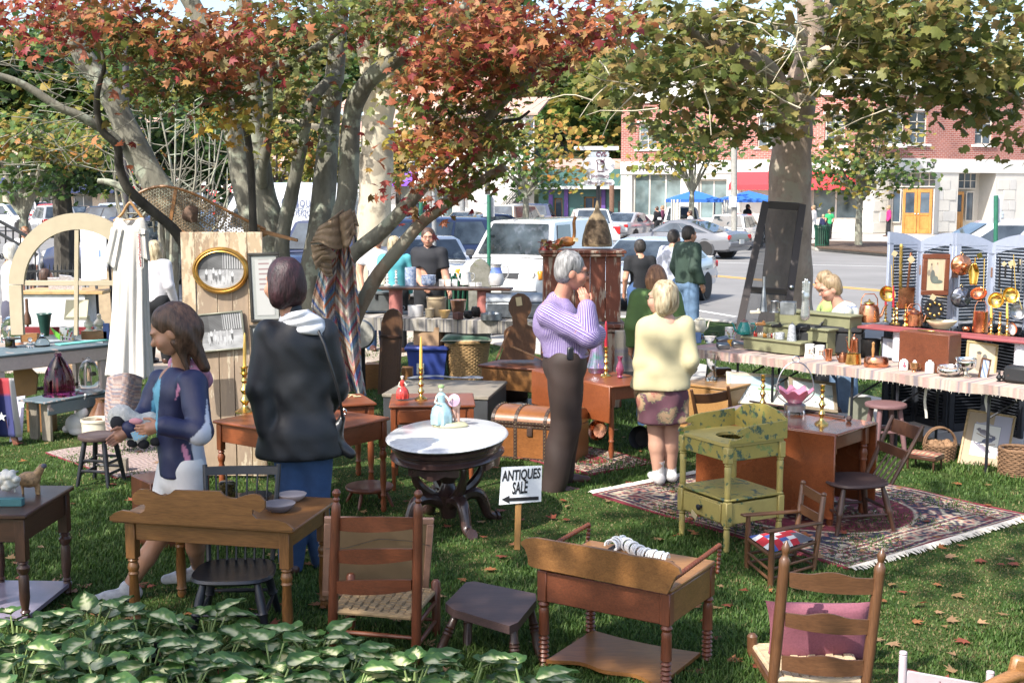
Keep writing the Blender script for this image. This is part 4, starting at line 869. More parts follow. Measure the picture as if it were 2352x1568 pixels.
brd('top_bar',rc_(1325,1421,336,345,1),Wt,.4);brd('name_board',rc_(1354,1399,349,362.5,3),Sg);brd('main_board',rc_(1343,1412,362,397,10),Wt);brd('lower_board',rc_(1354,1399,397,411,2),Wt);brd('bottom_board',rc_(1342,1411,413,426,4),Wt)
for x in(1353,1362,1388,1396):pA(t,'hanger',MB().tube([W(x,344,Y+.2),W(x,350,Y+.2)],.03,6),Wt)
o=VV((0,-.02,0));Mr=mat('maroon_letters',(.09,.02,.05),.5)
for s,x,y,z_,b_ in(('CVS',1380,359.5,.29,.03),('pharmacy',1378,408,.24,.006),('Photo Center',1378,423.5,.22,.004),('EST',1363,392,.1,0),('1908',1393,392,.1,0)):lT(t,s,W(x,y,Y)+o,(1,0,0),(0,0,1),z_,Mr,b_,.9)
mb=MB();[mb.tube([W(x,y,Y-.03)for x,y in q],.014,4)for q in(((1371,371),(1373,393),(1385,393),(1388,374)),((1369,369),(1374,366),(1382,367),(1388,372),(1384,377),(1375,377),(1369,369)),((1384,371),(1389,364)),((1371,394),(1388,394)))];mb.prism([W(x,y,Y-.02)for x,y in((1378,368),(1386,369),(1387,374),(1380,374))],(0,-.01,0));pA(t,'mortar_emblem',mb,Mr)
def tent(lb,x0,x1,yt,ye,yb,Y,m):
 a,b=W(x0,ye,Y),W(x1,ye,Y);w=b.x-a.x;t=tH('canopy_tent',lb,'tent',((a.x+b.x)/2,Y,0));top=VV(((a.x+b.x)/2,Y+w/2,Zt(yt,Y)));mb=MB();q=[a,b,b+VV((0,w,0)),a+VV((0,w,0))];zl=ZZ(Zt(yb,Y)-a.z)
 for i in rQ(4):p,r_=q[i],q[(i+1)%4];mb.add([p,r_,top],[[0,1,2]]);mb.add([p+zl,r_+zl,r_,p],[[0,1,2,3]])
 pA(t,'canopy',mb,m,smooth=0)
 for p in q:pA(t,'leg',MB().tube([p,VV((p.x,p.y,-.1))],.04,6),HLt)
 for p in q[:2]:pA(t,'drape',MB().strip([p+VV((.05*k,.03*sin(k*2),-a.z))for k in rQ(9)],[p+VV((.05*k,.03*sin(k*2),0))for k in rQ(9)],0,(0,.01,0)),M_cream)
Mb_=mat('tent_blue',(.03,.14,.52),.7,var=.05);tent('bright blue canopy tent, left of the two by the brick building',1543,1660,436,458,465,58,Mb_);tent('bright blue canopy tent, right of the two by the brick building',1664,1800,438,459,465,57,Mb_);tent('navy canopy tent behind the lettered van',700,748,455,466,482,70,M_navy)
Fm=mat('iron_paint',(.012,.014,.017),.45);t=tH('stair_railing','black iron stair railing with scrolls at the left edge','railing',W(60,650,21));Y=21
for y0,y1 in((507,560),(535,590)):pA(t,'rail',MB().beam(W(-10,y0-4,Y),W(86,y1-4,Y),.04,.05),Fm)
for k in rQ(6):x=-4+17*k;mb=MB().tube([W(x,504+.55*(x+4),Y),W(x,700,Y)],.014,6);mb.tube([W(x+8+5*cos(a)*(1-a/14),590+.5*x+8*sin(a)*(1-a/14),Y)for a in[i*.6 for i in rQ(18)]],.008,4);pA(t,'baluster',mb,Fm)
t=tH('iron_fence','black iron fence with bars along the left plaza','fence',P(250,735));Y=20.8;a,b=W(60,600,Y),W(470,600,Y)
for z in(.35,.95):pA(t,'rail',MB().beam(VV((a.x,Y,z)),VV((b.x,Y,z)),.03,.04),Fm)
n=46
for k in rQ(n+1):x=a.x+(b.x-a.x)*k/n;pA(t,'bar',MB().tube([(x,Y,0),(x,Y,1.02),(x,Y,1.08)],[.011,.011,.002],5),Fm)
def bench(lb,x,Yb,rz):
 t=tH('park_bench',lb,'bench',(x,Yb,0),rz)
 for k in rQ(5):pA(t,'seat_slat',MB().box((0,-.05-.1*k,.44),(1.8,.08,.03)),Gb)
 for k in rQ(4):pA(t,'back_slat',MB().box((0,.02+.03*k,.54+.11*k),(1.8,.03,.09)),Gb)
 for x_ in(-.85,.85):pA(t,'end_frame',MB().box((x_,-.2,.32),(.05,.55,.64)),Gb)
Gb=mat('bench_green',(.015,.055,.035),.4);bench('dark green park bench behind the arched window',-5.6,18.9,R(10));bench('dark green park bench in front of the navy car',-4.3,18.6,R(-4));bench('dark green park bench by the iron fence',-7.4,19.8,0)
t=tH('white_desk','white desk with pale wood top and leaflets behind the left stall','desk',W(165,735,14.6));r_=W(85,672,14.6),W(225,665,15);mb=MB();c=W(160,668,15);mb.box(c,(1,.6,.04));pA(t,'desk_top',mb,mat('desk_oak',(.45,.29,.13),.5));pA(t,'pedestal',MB().box(c+VV((-.1,-.02,-.25)),(.75,.5,.45)),mat('desk_white',(.6,.6,.61),.6));pA(t,'plinth',MB().box(c+ZZ(-.6),(.9,.4,.25)),Sg)
for i,(x,y)in enumerate(((125,655),(150,650),(175,656))):mb=MB().box(W(x,y,14.9),(.14,.01,.2),(.35,.1*i,.2),0);o=sO('leaflet_stand',f'white printed leaflet standing on the white desk, {("left", "middle", "right")[i]} one','leaflet',mb,mat('leaflet',(.55,.55,.6),.6,var=.3,scale=40))
c=W(248,585,19.3);t=tH('garden_statue','small grey stone child statue on a tan pedestal behind the dress','statue',(c.x,19.3,0));sd=SDF();sd.c(c+ZZ(-.1),c+ZZ(.2),.12,.09,.03).e(c+VV((.04,-.02,.4)),(.09,.09,.1),.03).c(c+VV((-.1,-.05,.15)),c+VV((.1,-.1,0)),.05,.04,.03).c(c+VV((0,-.1,-.15)),c+VV((.05,-.2,-.15)),.09,.07,.03);V,Fq=sd.mesh(.02);nP(t,'figure',nM('figure',V,Fq),mat('grey_stone',(.28,.29,.3),.8));pA(t,'pedestal',MB().box((c.x,19.3,(c.z-.2)/2),(.5,.4,c.z-.2),0,.02),mat('tan_stone',(.33,.26,.17),.9))
def WD(k,ax=0,**kw):
 c=dict(honey=((.13,.052,.012),(.27,.12,.035)),dark=((.04,.017,.01),(.085,.036,.02)),mahog=((.13,.033,.012),(.24,.068,.022)),cherry=((.17,.042,.012),(.28,.078,.024)),pine=((.34,.17,.055),(.46,.25,.09)),brown=((.085,.036,.016),(.16,.072,.03)),red=((.1,.028,.012),(.19,.055,.022)),oak=((.24,.105,.032),(.37,.18,.065)),grey=((.2,.17,.13),(.31,.27,.21)),plum=((.035,.018,.016),(.075,.04,.034)))[k]
 return wood('wood_'+k,c[0],c[1],ax,**kw)
Mbk=mat('black_wood_paint',(.012,.013,.018),.38,var=.4,scale=6,bmp=.2)
def Pl(A,B,x,y):
 n=VV((B.y-A.y,A.x-B.x,0));d=ray(x,y);o=ZZ(H);return o+d*(n.dot(A-o)/n.dot(d))
class Rect:
 def __init__(s,fl,fr,br,z):
  s.z=z;s.A=P(*fl,z);s.B=P(*fr,z);C=P(*br,z);s.u=(s.B-s.A).normalized();s.v=VV((-s.u.y,s.u.x,0));s.w=(s.B-s.A).length;s.d=(C-s.B).dot(s.v)
  s.rz=math.atan2(s.u.y,s.u.x)
 def q(s,a,b,z):p=s.A+s.u*a+s.v*b;return VV((p.x,p.y,z))
 def base(s):return s.q(s.w/2,s.d/2,0)
 def slab(s,a0,a1,b0,b1,z0,z1,mb=None,bev=.006):mb=mb or MB();return mb.box(s.q((a0+a1)/2,(b0+b1)/2,(z0+z1)/2),(a1-a0,b1-b0,z1-z0),s.rz,bev)
PR=dict(plain=[(0,.022),(.02,.026),(.04,.022),(.06,.027),(.3,.029),(.85,.021),(1,.018)],ring=[(0,.02),(.03,.028),(.06,.02),(.09,.027),(.14,.031),(.19,.024),(.22,.029),(.25,.022),(.6,.029),(.82,.024),(.86,.03),(.89,.022),(.94,.026),(1,.018)],vase=[(0,.02),(.03,.03),(.05,.02),(.1,.034),(.16,.03),(.2,.02),(.24,.026),(.55,.027),(.72,.018),(.75,.026),(.78,.018),(.86,.026),(.92,.021),(.95,.026),(1,.018)],spool=[(0,.018),(.04,.028),(.08,.02),(.12,.025)]+[(.16+.6*0,.024),(.42,.026)]+[(.44+.45*i/16,.027 if i%2 else .018)for i in rQ(17)]+[(.93,.024),(1,.018)])
def tB(name,label,cat,fl,fr,br,z,ap=.1,ov=.03,top=.022,wt='honey',legs='ring',lw=.05,blk=.05,drawer=None,zf=0,extra=0):
 r=Rect(fl,fr,br,z);t=tH(name,label,cat,r.base(),0)
 m0,m1,m2=WD(wt,0),WD(wt,1),WD(wt,2);ROOT[t]=(Matrix.Translation(r.base())@Matrix.Rotation(r.rz,4,'Z')).inverted();t.rotation_euler=(0,0,r.rz)
 pA(t,'table_top',r.slab(0,r.w,0,r.d,z-top,z),m0)
 i=ov+lw/2
 for a,b in((i,i),(r.w-i,i),(i,r.d-i),(r.w-i,r.d-i)):
  mb=MB();zb=z-top-ap-blk;mb.box(r.q(a,b,(z-top-.003+zb)/2),(lw,lw,z-top-.003-zb),r.rz,.003);mb.turned(r.q(a,b,zb),r.q(a,b,zf),[(q,w*lw/.05*.92)for q,w in PR[legs]],12)
  pA(t,'leg',mb,m2)
 for a0,a1,b0,b1 in((i+lw/2,r.w-i-lw/2,ov+.012,ov+.03),(i+lw/2,r.w-i-lw/2,r.d-ov-.03,r.d-ov-.012),(ov+.012,ov+.03,i+lw/2,r.d-i-lw/2),(r.w-ov-.03,r.w-ov-.012,i+lw/2,r.d-i-lw/2)):
  pA(t,'apron',r.slab(a0,a1,b0,b1,z-top-ap,z-top-.003,None,.003),m0 if a1-a0>b1-b0 else m1)
 if drawer:
  mb=r.slab(i+lw/2+.02,r.w-i-lw/2-.02,ov+0,ov+.014,z-top-ap+.014,z-top-.016,None,.004);d=pA(t,'drawer_front',mb,m0)
  pA(d,'knob',MB().lathe([(.01,0),(.008,.012),(.018,.022),(.016,.03),(.004,.034)],r.q(r.w/2,ov,z-top-ap/2),12,-r.v),WD('oak',2))
 return t,r
t,r=tB('side_table','dark brown side table with turned legs and low scalloped shelf at the left edge','table',(-150,1180),(59,1182),(128,1114),.62,.13,.02,.025,'dark','vase',.055,.1)
mb=MB();n=18;mb.prism([r.q(.03+(r.w-.06)*k/n,.02+.015*sin(k*1.4),.05)for k in rQ(n+1)]+[r.q(r.w-.03,r.d-.02,.05),r.q(.03,r.d-.02,.05)],(0,0,.022));pA(t,'lower_shelf',mb,mat('lavender_shelf',(.2,.17,.22),.4,coat=.2))
TBL_L=r
t,r=tB('dressing_table','honey brown dressing table with scrolled splashboard seen from its back','table',(256,1190),(674,1216),(736,1141),.6,.1,.045,.022,'honey','ring',.055,.1)
TBL_H=r;A,B=r.A,r.B
c5=lambda p:(p[0]*.32,1072.5+p[1]*.32)
sp=[(795,350),(830,322),(880,305),(960,318),(1010,330),(1043,310),(1052,275),(1040,262),(1010,268),(975,260),(955,232),(962,188),(1000,157),(1060,155),(1110,180),(1150,198),(1190,200),(1230,185),(1255,162),(1585,170),(1610,200),(1650,217),(1700,222),(1760,200),(1820,188),(1870,200),(1905,238),(1908,290),(1870,322),(1835,305),(1818,300),(1815,335),(1845,365),(1920,372),(2000,375),(2060,398),(2112,440),(2095,452),(797,380)]
pA(t,'splashboard',MB().prism([Pl(A,B,*c5(p))-r.v*.012 for p in sp],r.v*.018),WD('honey',0))
def wSr(name,label,c,rz,zs,w,d,zb,m,spind=6,crest='rail',rake=.12,sm=None,lr=.016):
 t=tH(name,label,'chair',c,rz);t_=.03
 mb=MB();n=28;q=[]
 for i in rQ(n):
  a=2*PI*i/n;x,y=cos(a),sin(a);k=1/max(1e-6,(abs(x)**3.2+abs(y)**3.2)**(1/3.2));q.append((x*k*w/2*(1+.06*y),y*k*d/2))
 V=[(x*.9,y*.9,zs-t_)for x,y in q]+[(x,y,zs-t_*.5)for x,y in q]+[(x*.97,y*.97,zs)for x,y in q]+[(x*.6,y*.6,zs-.012)for x,y in q]
 Fs=[list(rQ(n))[::-1],[3*n+i for i in rQ(n)]]
 for k in rQ(3):Fs+=[[k*n+i,k*n+(i+1)%n,(k+1)*n+(i+1)%n,(k+1)*n+i]for i in rQ(n)]
 mb.add(V,Fs);pA(t,'seat',mb,sm or m,False)
 ft=[]
 for sx in(-1,1):
  for sy in(-1,1):
   a=VV((sx*w*.32,sy*d*.33,zs-.02));b=VV((sx*w*.46,sy*d*.5,0));ft.append((a,b));pA(t,'leg',MB().turned(a,b,[(0,lr*.8),(.15,lr),(.3,lr*1.25),(.5,lr*1.1),(.55,lr*1.4),(.6,lr),(1,lr*.8)],9),m,False)
 for i,j,f in((0,1,.6),(2,3,.6),(1,3,.55),(0,2,.5)):
  p,q_=ft[i][0].lerp(ft[i][1],f),ft[j][0].lerp(ft[j][1],f);pA(t,'stretcher',MB().tube([p,p.lerp(q_,.5),q_],[.008,.012,.008],7),m,False)
 yb=-d*.44
 for sx in(-1,1):
  pA(t,'back_post',MB().tube([(sx*w*.4,yb,zs-.01),(sx*w*.43,yb-rake*.5,(zs+zb)/2),(sx*w*.47,yb-rake,zb+.02)],[.014,.016,.013],8),m,False)
 if crest=='rail':
  pA(t,'crest_rail',MB().strip([(w*.46*k/6,yb-rake*.93-.02*(1-(k/6)**2),zb-.035)for k in rQ(-6,7)],[(w*.46*k/6,yb-rake-.02*(1-(k/6)**2),zb+.008)for k in rQ(-6,7)],0,(0,.018,0)),m,False)
  for i in rQ(spind):
   x=w*.72*((i+.5)/spind-.5);pA(t,'spindle',MB().tube([(x*.95,yb,zs-.01),(x*1.1,yb-rake*.93,zb-.03)],[.007,.005],6),m,False)
 else:
  for z0,z1,f in((zb-.09,zb,1),(zs+(zb-zs)*.42,zs+(zb-zs)*.42+.06,.46)):
   pA(t,'back_slat',MB().strip([(w*.45*k/6,yb-rake*f-.035*(1-(k/6)**2),z0-.01*(1-(k/6)**2))for k in rQ(-6,7)],[(w*.46*k/6,yb-rake*f-.01-.035*(1-(k/6)**2),z1-.012*(1-abs(k/6)))for k in rQ(-6,7)],0,(0,.016,0)),m,False)
  for i in rQ(spind):
   x=w*.6*((i+.5)/spind-.5);pA(t,'spindle',MB().tube([(x*.9,yb,zs-.01),(x,yb-rake*.46-.03,zs+(zb-zs)*.42)],[.008,.006],6),m,False)
 return t
c=P(537,1452);wSr('windsor_chair','black painted windsor chair pulled up behind the honey dressing table',(c.x,c.y+.06,0),PI+R(3),Zt(1308,c.y+.05),.42,.42,Zt(1075,c.y+.35),Mbk,6,lr=.02)
def lDr(name,label,lb,rb,lt,rt,slats,yseat,dep,m,mseat,fin='ball',wear=None,rake=.05,pr=.024,woven=(.02,.02),front_extra=0):
 a,b=P(*lb),P(*rb);u=(b-a).normalized();v=VV((-u.y,u.x,0));at=W(*lt,a.y-rake);bt=W(*rt,b.y-rake);w=(b-a).length
 t=tH(name,label,'chair',(a+b)/2+v*dep/2);ROOT[t]=Matrix.Translation(-((a+b)/2+v*dep/2))
 for p,q in((a,at),(b,bt)):
  L_=(q-p).length;k=pr
  if fin=='ball':pf=[(k*.85,0),(k,L_*.2),(k*1.05,L_*.5),(k*.95,L_*.86),(k*.9,L_*.905),(k*.5,L_*.925),(k*.72,L_*.94),(k*.42,L_*.952),(k*.8,L_*.967),(k*.88,L_*.98),(k*.55,L_*.995),(.002,L_)]
  else:pf=[(k*.85,0),(k,L_*.3),(k*.95,L_*.83),(k*1,L_*.87),(k*.75,L_*.885),(k*.5,L_*.905),(k*.62,L_*.92),(k*.78,L_*.95),(k*.55,L_*.97),(k*.3,L_*.985),(.002,L_)]
  pA(t,'back_post',MB().lathe(pf,p,14,q-p),m[2])
 for s in slats:
  (x0,ya0,ya1),(x1,yb0,yb1)=s[:2];f0=.5;mb=MB();lo=[];hi=[]
  pa0,pa1,pb0,pb1=W(x0,ya1,a.y-rake*.5),W(x0,ya0,a.y-rake*.6),W(x1,yb1,b.y-rake*.5),W(x1,yb0,b.y-rake*.6);n=14
  for i in rQ(n+1):
   f=i/n;e=4*f*(1-f);cur=v*.028*e;hh=(.012*e if len(s)<3 else s[2]*max(0,cos((f-.5)*2*PI))*.5*(1 if abs(f-.5)<.25 else 0)+.004*e);lo.append(pa0.lerp(pb0,f)-cur-ZZ(.006*e));hi.append(pa1.lerp(pb1,f)-cur+ZZ(hh))
  mb.strip(lo,hi,0,v*-.012);pA(t,'slat',mb,m[0])
 zs=Zt(yseat,a.y);fl,fr=a+v*dep-u*woven[0],b+v*dep+u*woven[1]
 for p in(fl,fr):pA(t,'front_post',MB().tube([p,p+ZZ(zs+.05+front_extra),p+ZZ(zs+.062+front_extra)],[pr*.9,pr,pr*.6],12),m[2])
 s0=[a,b,fr,fl]
 for k in((0,1),(1,2),(2,3),(3,0)):
  for h in((.14,.3)if k!=(0,1)else(.22,)):
   p,q=s0[k[0]]+ZZ(zs*h/.38),s0[k[1]]+ZZ(zs*h/.38);pA(t,'stretcher',MB().tube([p,p.lerp(q,.5),q],[.009,.012,.009],8),m[0])
 mb=MB();rows=14;cr=[s0[0]+u*.02,s0[1]-u*.02,fr-u*.01,fl+u*.01];cols=10
 for i in rQ(rows):
  for j in rQ(cols):
   def pt(f,g):return cr[0].lerp(cr[1],f).lerp(cr[3].lerp(cr[2],f),g)
   f0,f1,g0,g1=j/cols,(j+1)/cols,i/rows,(i+1)/rows;up=.006 if(i//2+j)%2 else 0
   V=[pt(f0,g0),pt(f1,g0),pt(f1,g1*.93+g0*.07),pt(f0,g1*.93+g0*.07)];mz=[.004,.004,.004,.004];c=sum(V,VV())/4
   mb.add([p+ZZ(zs+.004)for p in V]+[p.lerp(c,.25)+ZZ(zs+.012+up)for p in V],[[4,5,6,7],[0,1,5,4],[1,2,6,5],[2,3,7,6],[3,0,4,7]])
 for k in rQ(4):p,q=cr[k],cr[(k+1)%4];mb.tube([p+ZZ(zs),p.lerp(q,.5)+ZZ(zs+.002),q+ZZ(zs)],.014,8)
 pA(t,'woven_seat',mb,mseat,stuff=True);return t,a,b,u,v,zs
rm=[WD('red',i,worn=1)for i in rQ(3)];bm_=[WD('brown',i)for i in rQ(3)]
M_rush=mat('rush_seat',(.3,.2,.1),.8,var=.35,scale=30,bmp=.5,bscale=90,stretch=(.4,3,1));M_splint=mat('splint_seat',(.5,.38,.24),.7,var=.2,scale=20,bmp=.3)
t,a,b,u,v,zs=lDr('ladderback_chair','reddish brown ladder-back chair with ball finials and a picture leaning on it',(762,1510),(955,1528),(773,1122),(961,1124),[((778,1188,1216),(950,1187,1213)),((776,1262,1290),(948,1259,1284)),((774,1333,1360),(946,1330,1354))],1402,.4,rm,M_rush,'ball',woven=(.05,-.02))
def fRc(t,O,U,Vv,w,h,fw,th,m,name='frame',d=None):
 n=U.cross(Vv).normalized();fr=None
 mb=MB();rot=Matrix((U,Vv,n)).transposed()
 for c,s in(((w/2,fw/2),(w,fw)),((w/2,h-fw/2),(w,fw)),((fw/2,h/2),(fw,h-2*fw)),((w-fw/2,h/2),(fw,h-2*fw))):mb.box(O+U*c[0]+Vv*c[1],(s[0],s[1],th),rot,.004)
 return pA(t,name,mb,m)
O=W(740,1366,6.32);U=(W(984,1368,6.36)-O);w=U.length;U.normalize();Vv=(W(745,1186,6.16)-O).normalized();h_=(W(745,1186,6.16)-O).length
pk=tH('framed_picture','framed picture turned to show its brown backing board and hanging wire','picture',O+U*w/2);fRc(pk,O,U,Vv,w,h_,.035,.02,mat('pink_oak',(.38,.21,.14),.6,var=.15,scale=20))
n_=U.cross(Vv);pA(pk,'backing_board',MB().box(O+U*w/2+Vv*h_/2-n_*.002,(w-.06,h_-.06,.008),Matrix((U,Vv,n_)).transposed(),0),mat('kraft_board',(.22,.145,.075),.9,var=.1))
pA(pk,'hanging_wire',MB().tube([O+U*.012+Vv*h_*.62+n_*.014,O+U*w*.2+Vv*h_*.63+n_*.014,O+U*w*.5+Vv*h_*.75+n_*.014,O+U*w*.8+Vv*h_*.73+n_*.014,O+U*(w-.012)+Vv*h_*.67+n_*.014],.0016,5),mat('wire',(.2,.2,.2),.4,1))
t2,a,b,u,v,zs=lDr('ladderback_chair','brown ladder-back chair with pointed finials, price sticker and splint seat at the right front',(1773,1590),(1985,1594),(1807,1240),(2027,1258),[((1812,1312,1345),(2006,1327,1362),.035),((1803,1405,1436),(1994,1421,1454),.035),((1795,1503,1535),(1982,1514,1548),.03)],1560,.42,bm_,M_splint,'acorn',rake=0,pr=.026,woven=(.03,.03))
mb=MB();o=W(1844,1328,5.5);mb.box(o,(.034,.003,.048),0,0);st_=pA(t2,'price_sticker',mb,Mtr);st_.location+=VV((0,-.045,0))
def cSh(name,label,cat,C,ux,uz,th,m,seed=0,pipe=None,n=16):
 t=tH(name,label,cat,C);ux,uz=VV(ux),VV(uz);nn=ux.cross(uz).normalized();mb=MB()
 def f(sg):
  def g(p,q):
   x,y=2*p-1,2*q-1;e=max(0,(1-abs(x)**3.5))*max(0,(1-abs(y)**3.5));k=1-.07*(1-max(abs(x),abs(y))**4)*0;pin=1-.09*(1-x*x)*(abs(y)**4)-0
   return C+ux*x*(1-.08*(1-y*y)*abs(x)**4)+uz*y*(1-.1*(1-x*x)*abs(y)**4)+nn*sg*th*(e**.45)*(1+.08*sin(5*x+seed)*cos(4*y))
  return g
 mb.grid(f(1),n,n);o=len(mb.v);mb.grid(f(-1),n,n)
 for k in rQ(len(mb.f)//2,len(mb.f)):mb.f[k].reverse()
 pA(t,'cover',mb,m,smooth=70)
 if pipe:
  q=[f(0)(i/10,0)for i in rQ(10)]+[f(0)(1,i/10)for i in rQ(10)]+[f(0)(1-i/10,1)for i in rQ(10)]+[f(0)(0,1-i/10)for i in rQ(10)];pA(t,'piping',MB().tube(q,.005,6,close=True),pipe)
 return t
C=W(1880,1448,5.66);cSh('cushion','mauve cushion leaning inside the right front ladder-back chair','cushion',C,(W(2000,1450,5.7)-W(1760,1448,5.66))/2,(W(1880,1380,5.6)-W(1880,1516,5.68))/2,.05,mat('mauve_check',(.25,.085,.115),.9,var=.12,scale=90,bmp=.5,bscale=200))
t=tH('bench_stool','dark weathered rectangular stool with splayed turned legs on the grass','stool',P(1120,1520));zt_=.27
q=[P(x,y,zt_)for x,y in((1023,1384),(1040,1398),(1170,1437),(1190,1428),(1232,1376),(1230,1362),(1090,1334),(1070,1336))]
mb=MB().prism([p-ZZ(.04)for p in q],(0,0,.04));mb.v=mb.v;pA(t,'seat',mb,WD('plum',0,rough=.6),smooth=20)
for(x0,y0),(x1,y1)in(((1052,1400),(1000,1518)),((1078,1372),(1072,1497)),((1180,1437),(1183,1552)),((1218,1392),(1240,1514))):
 mb=MB();b=P(x1,y1);a=P(x0,y0,zt_-.04);mb.turned(a,b,[(0,.018),(.3,.021),(.34,.026),(.37,.02),(.41,.027),(.44,.021),(.48,.026),(.52,.021),(.75,.023),(.95,.016),(1,.014)],12);pA(t,'leg',mb,WD('dark',2,rough=.6))
r=Rect((1232,1300),(1538,1356),(1628,1284),.5);wsx=tH('towel_washstand','brown washstand with spool turned towel rails and low shelf in the front','washstand',r.base())
r.A=r.A;zt_=.5;A,B=r.A,r.B;cw=WD('honey',0);cz=WD('red',2)
pA(wsx,'table_top',r.slab(0,r.w,.02,r.d,zt_-.02,zt_),WD('oak',0))
c6=lambda p:(705.6+.32*p[0],1072.5+.32*p[1]);c7=lambda p:(1411.2+.4*p[0],1072.5+.4*p[1])
pts=[c6(p)for p in((1640,712),(1600,690),(1598,640),(1575,575),(1550,548),(1552,525),(1590,503),(1650,500))]+[c7(p)for p in((10,478),(120,505),(240,520),(330,540),(380,575),(390,605),(365,618),(352,640),(330,690),(312,722))]
pA(wsx,'splashboard',MB().prism([Pl(A-r.v*0,B-r.v*0,*p)-r.v*.02 for p in pts],r.v*.02),cw)
pA(wsx,'front_panel',r.slab(.04,r.w-.04,.014,.03,.33,zt_-.024),WD('red',0));pA(wsx,'back_panel',r.slab(.04,r.w-.04,r.d-.03,r.d-.014,.33,zt_-.024),WD('red',0))
for a in(.005,r.w-.023):pA(wsx,'end_panel',r.slab(a,a+.018,.04,r.d-.02,.33,zt_-.024),WD('honey',1))
for a,b in((.025,.03),(r.w-.025,.03),(.025,r.d-.03),(r.w-.025,r.d-.03)):
 mb=MB().box(r.q(a,b,.405),(.05,.05,.15),r.rz,.004);mb.turned(r.q(a,b,.33),r.q(a,b,-.06),PR['spool'],12);pA(wsx,'leg',mb,cz)
for a in(-.012,r.w+.012):
 p0,p1=r.q(a,-.005,zt_+.052),r.q(a,r.d+.02,zt_+.075);mb=MB();L_=(p1-p0).length;n=46;mb.lathe([(.013 if i%2 else .008,L_*i/n)for i in rQ(n+1)],p0,10,p1-p0);rl=pA(wsx,'towel_rail',mb,cz)
 q0=r.q(a,r.d-.01,zt_-.06);L2=(p1-q0).length;pA(rl,'rail_post',MB().lathe([(.012 if i%2 else .007,L2*i/14)for i in rQ(15)],q0,8,p1-q0),cz)
pA(wsx,'lower_shelf',MB().prism([r.q(.05+(r.w-.1)*k/16,.03+.03*sin(k/16*PI)-.02*cos(k/16*4*PI),.03)for k in rQ(17)]+[r.q(r.w-.05-(r.w-.1)*k/16,r.d-.05-.03*sin(k/16*PI),.03)for k in rQ(17)],(0,0,.018)),cw)
TBL_W=r
t=tH('painted_chair','chipped white and pink painted chair at the bottom right corner','chair',P(2170,1640));mp=cH('pink_chipped',(.48,.4,.42),(.22,.05,.06),.36,10)
for x,y in((2075,1494),(2275,1540)):
 q=W(x,y,5.15);mb=MB();L_=q.z;mb.lathe([(.016,0),(.018,L_*.7),(.017,L_*.93),(.013,L_*.945),(.018,L_*.96),(.016,L_*.99),(.004,L_)],(q.x,q.y,0),12);pA(t,'post',mb,mp)
pA(t,'back_slat',MB().beam(W(2080,1556,5.15),W(2272,1590,5.15),.014,.07),mp);pA(t,'back_slat',MB().beam(W(2080,1625,5.15),W(2272,1655,5.15),.014,.05),mp)
pA(t,'seat',MB().box(W(2180,1690,5.3)+VV((0,.1,0)),(.4,.36,.03)),mp)
t=tH('curved_armchair','pale brown curved chair arm cut off by the right bottom corner','chair',P(2370,1660));pA(t,'arm',MB().tube([W(2250,1584,5.05),W(2290,1566,5.05),W(2330,1550,5.1),W(2400,1545,5.2)],[.022,.026,.03,.03],10),WD('oak',0))
pA(t,'arm_scroll',MB().box(W(2345,1535,5.12),(.1,.05,.11),(0,.2,0),.03),WD('oak',0));pA(t,'leg',MB().tube([P(2345,1650),W(2345,1560,5.12)],.02,10),WD('oak',2))
t=tH('child_armchair','small brown child armchair with red white and blue patchwork seat','chair',P(1800,1310));km=[WD('brown',i,rough=.5)for i in rQ(3)]
fl,fr,bl,brr=P(1716,1304),P(1770,1346),P(1822,1290),P(1868,1312)
bl.z=0;tops=[W(1845,1102,bl.y+.05),W(1893,1130,brr.y+.05)];zs=.2
fr_t=VV((fr.x,fr.y,Zt(1222,fr.y)));fl_t=VV((fl.x,fl.y,Zt(1185,fl.y)))
for p,q in((bl,tops[0]),(brr,tops[1])):mb=MB();L_=(q-p).length;mb.lathe([(.014,0),(.017,L_*.4),(.016,L_*.94),(.013,L_*.95),(.018,L_*.97),(.012,L_*.995),(.001,L_)],p,10,q-p);pA(t,'back_post',mb,km[2])
for p,q in((fl,fl_t),(fr,fr_t)):pA(t,'front_post',MB().tube([p,p.lerp(q,.5),q],[.018,.019,.014],10),km[2])
for p,q in((fl_t,bl.lerp(tops[0],.62)),(fr_t,brr.lerp(tops[1],.62))):mb=MB();d=(q-p);mb.beam(p-d*.12+ZZ(.01),q,.045,.014,bev=.006);pA(t,'arm',mb,km[0])
for f in(.9,.66):pA(t,'slat',MB().beam(bl.lerp(tops[0],f),brr.lerp(tops[1],f),.012,.06),km[0])
cs=[p+ZZ(zs)for p in(fl,fr,brr,bl)]
for h in(-.1,-.155):
 for i in rQ(4):pA(t,'stretcher',MB().tube([cs[i]+ZZ(h),cs[(i+1)%4]+ZZ(h-.01)],.009,7),km[0])
for i in rQ(4):pA(t,'seat_rail',MB().tube([cs[i]-ZZ(.02),cs[(i+1)%4]-ZZ(.02)],.012,7),km[0])
pc=[(.45,.02,.03),(.62,.6,.58),(.05,.09,.28),(.45,.02,.03),(.22,.15,.12),(.06,.1,.3)];mb=MB();rr=random.Random(2)
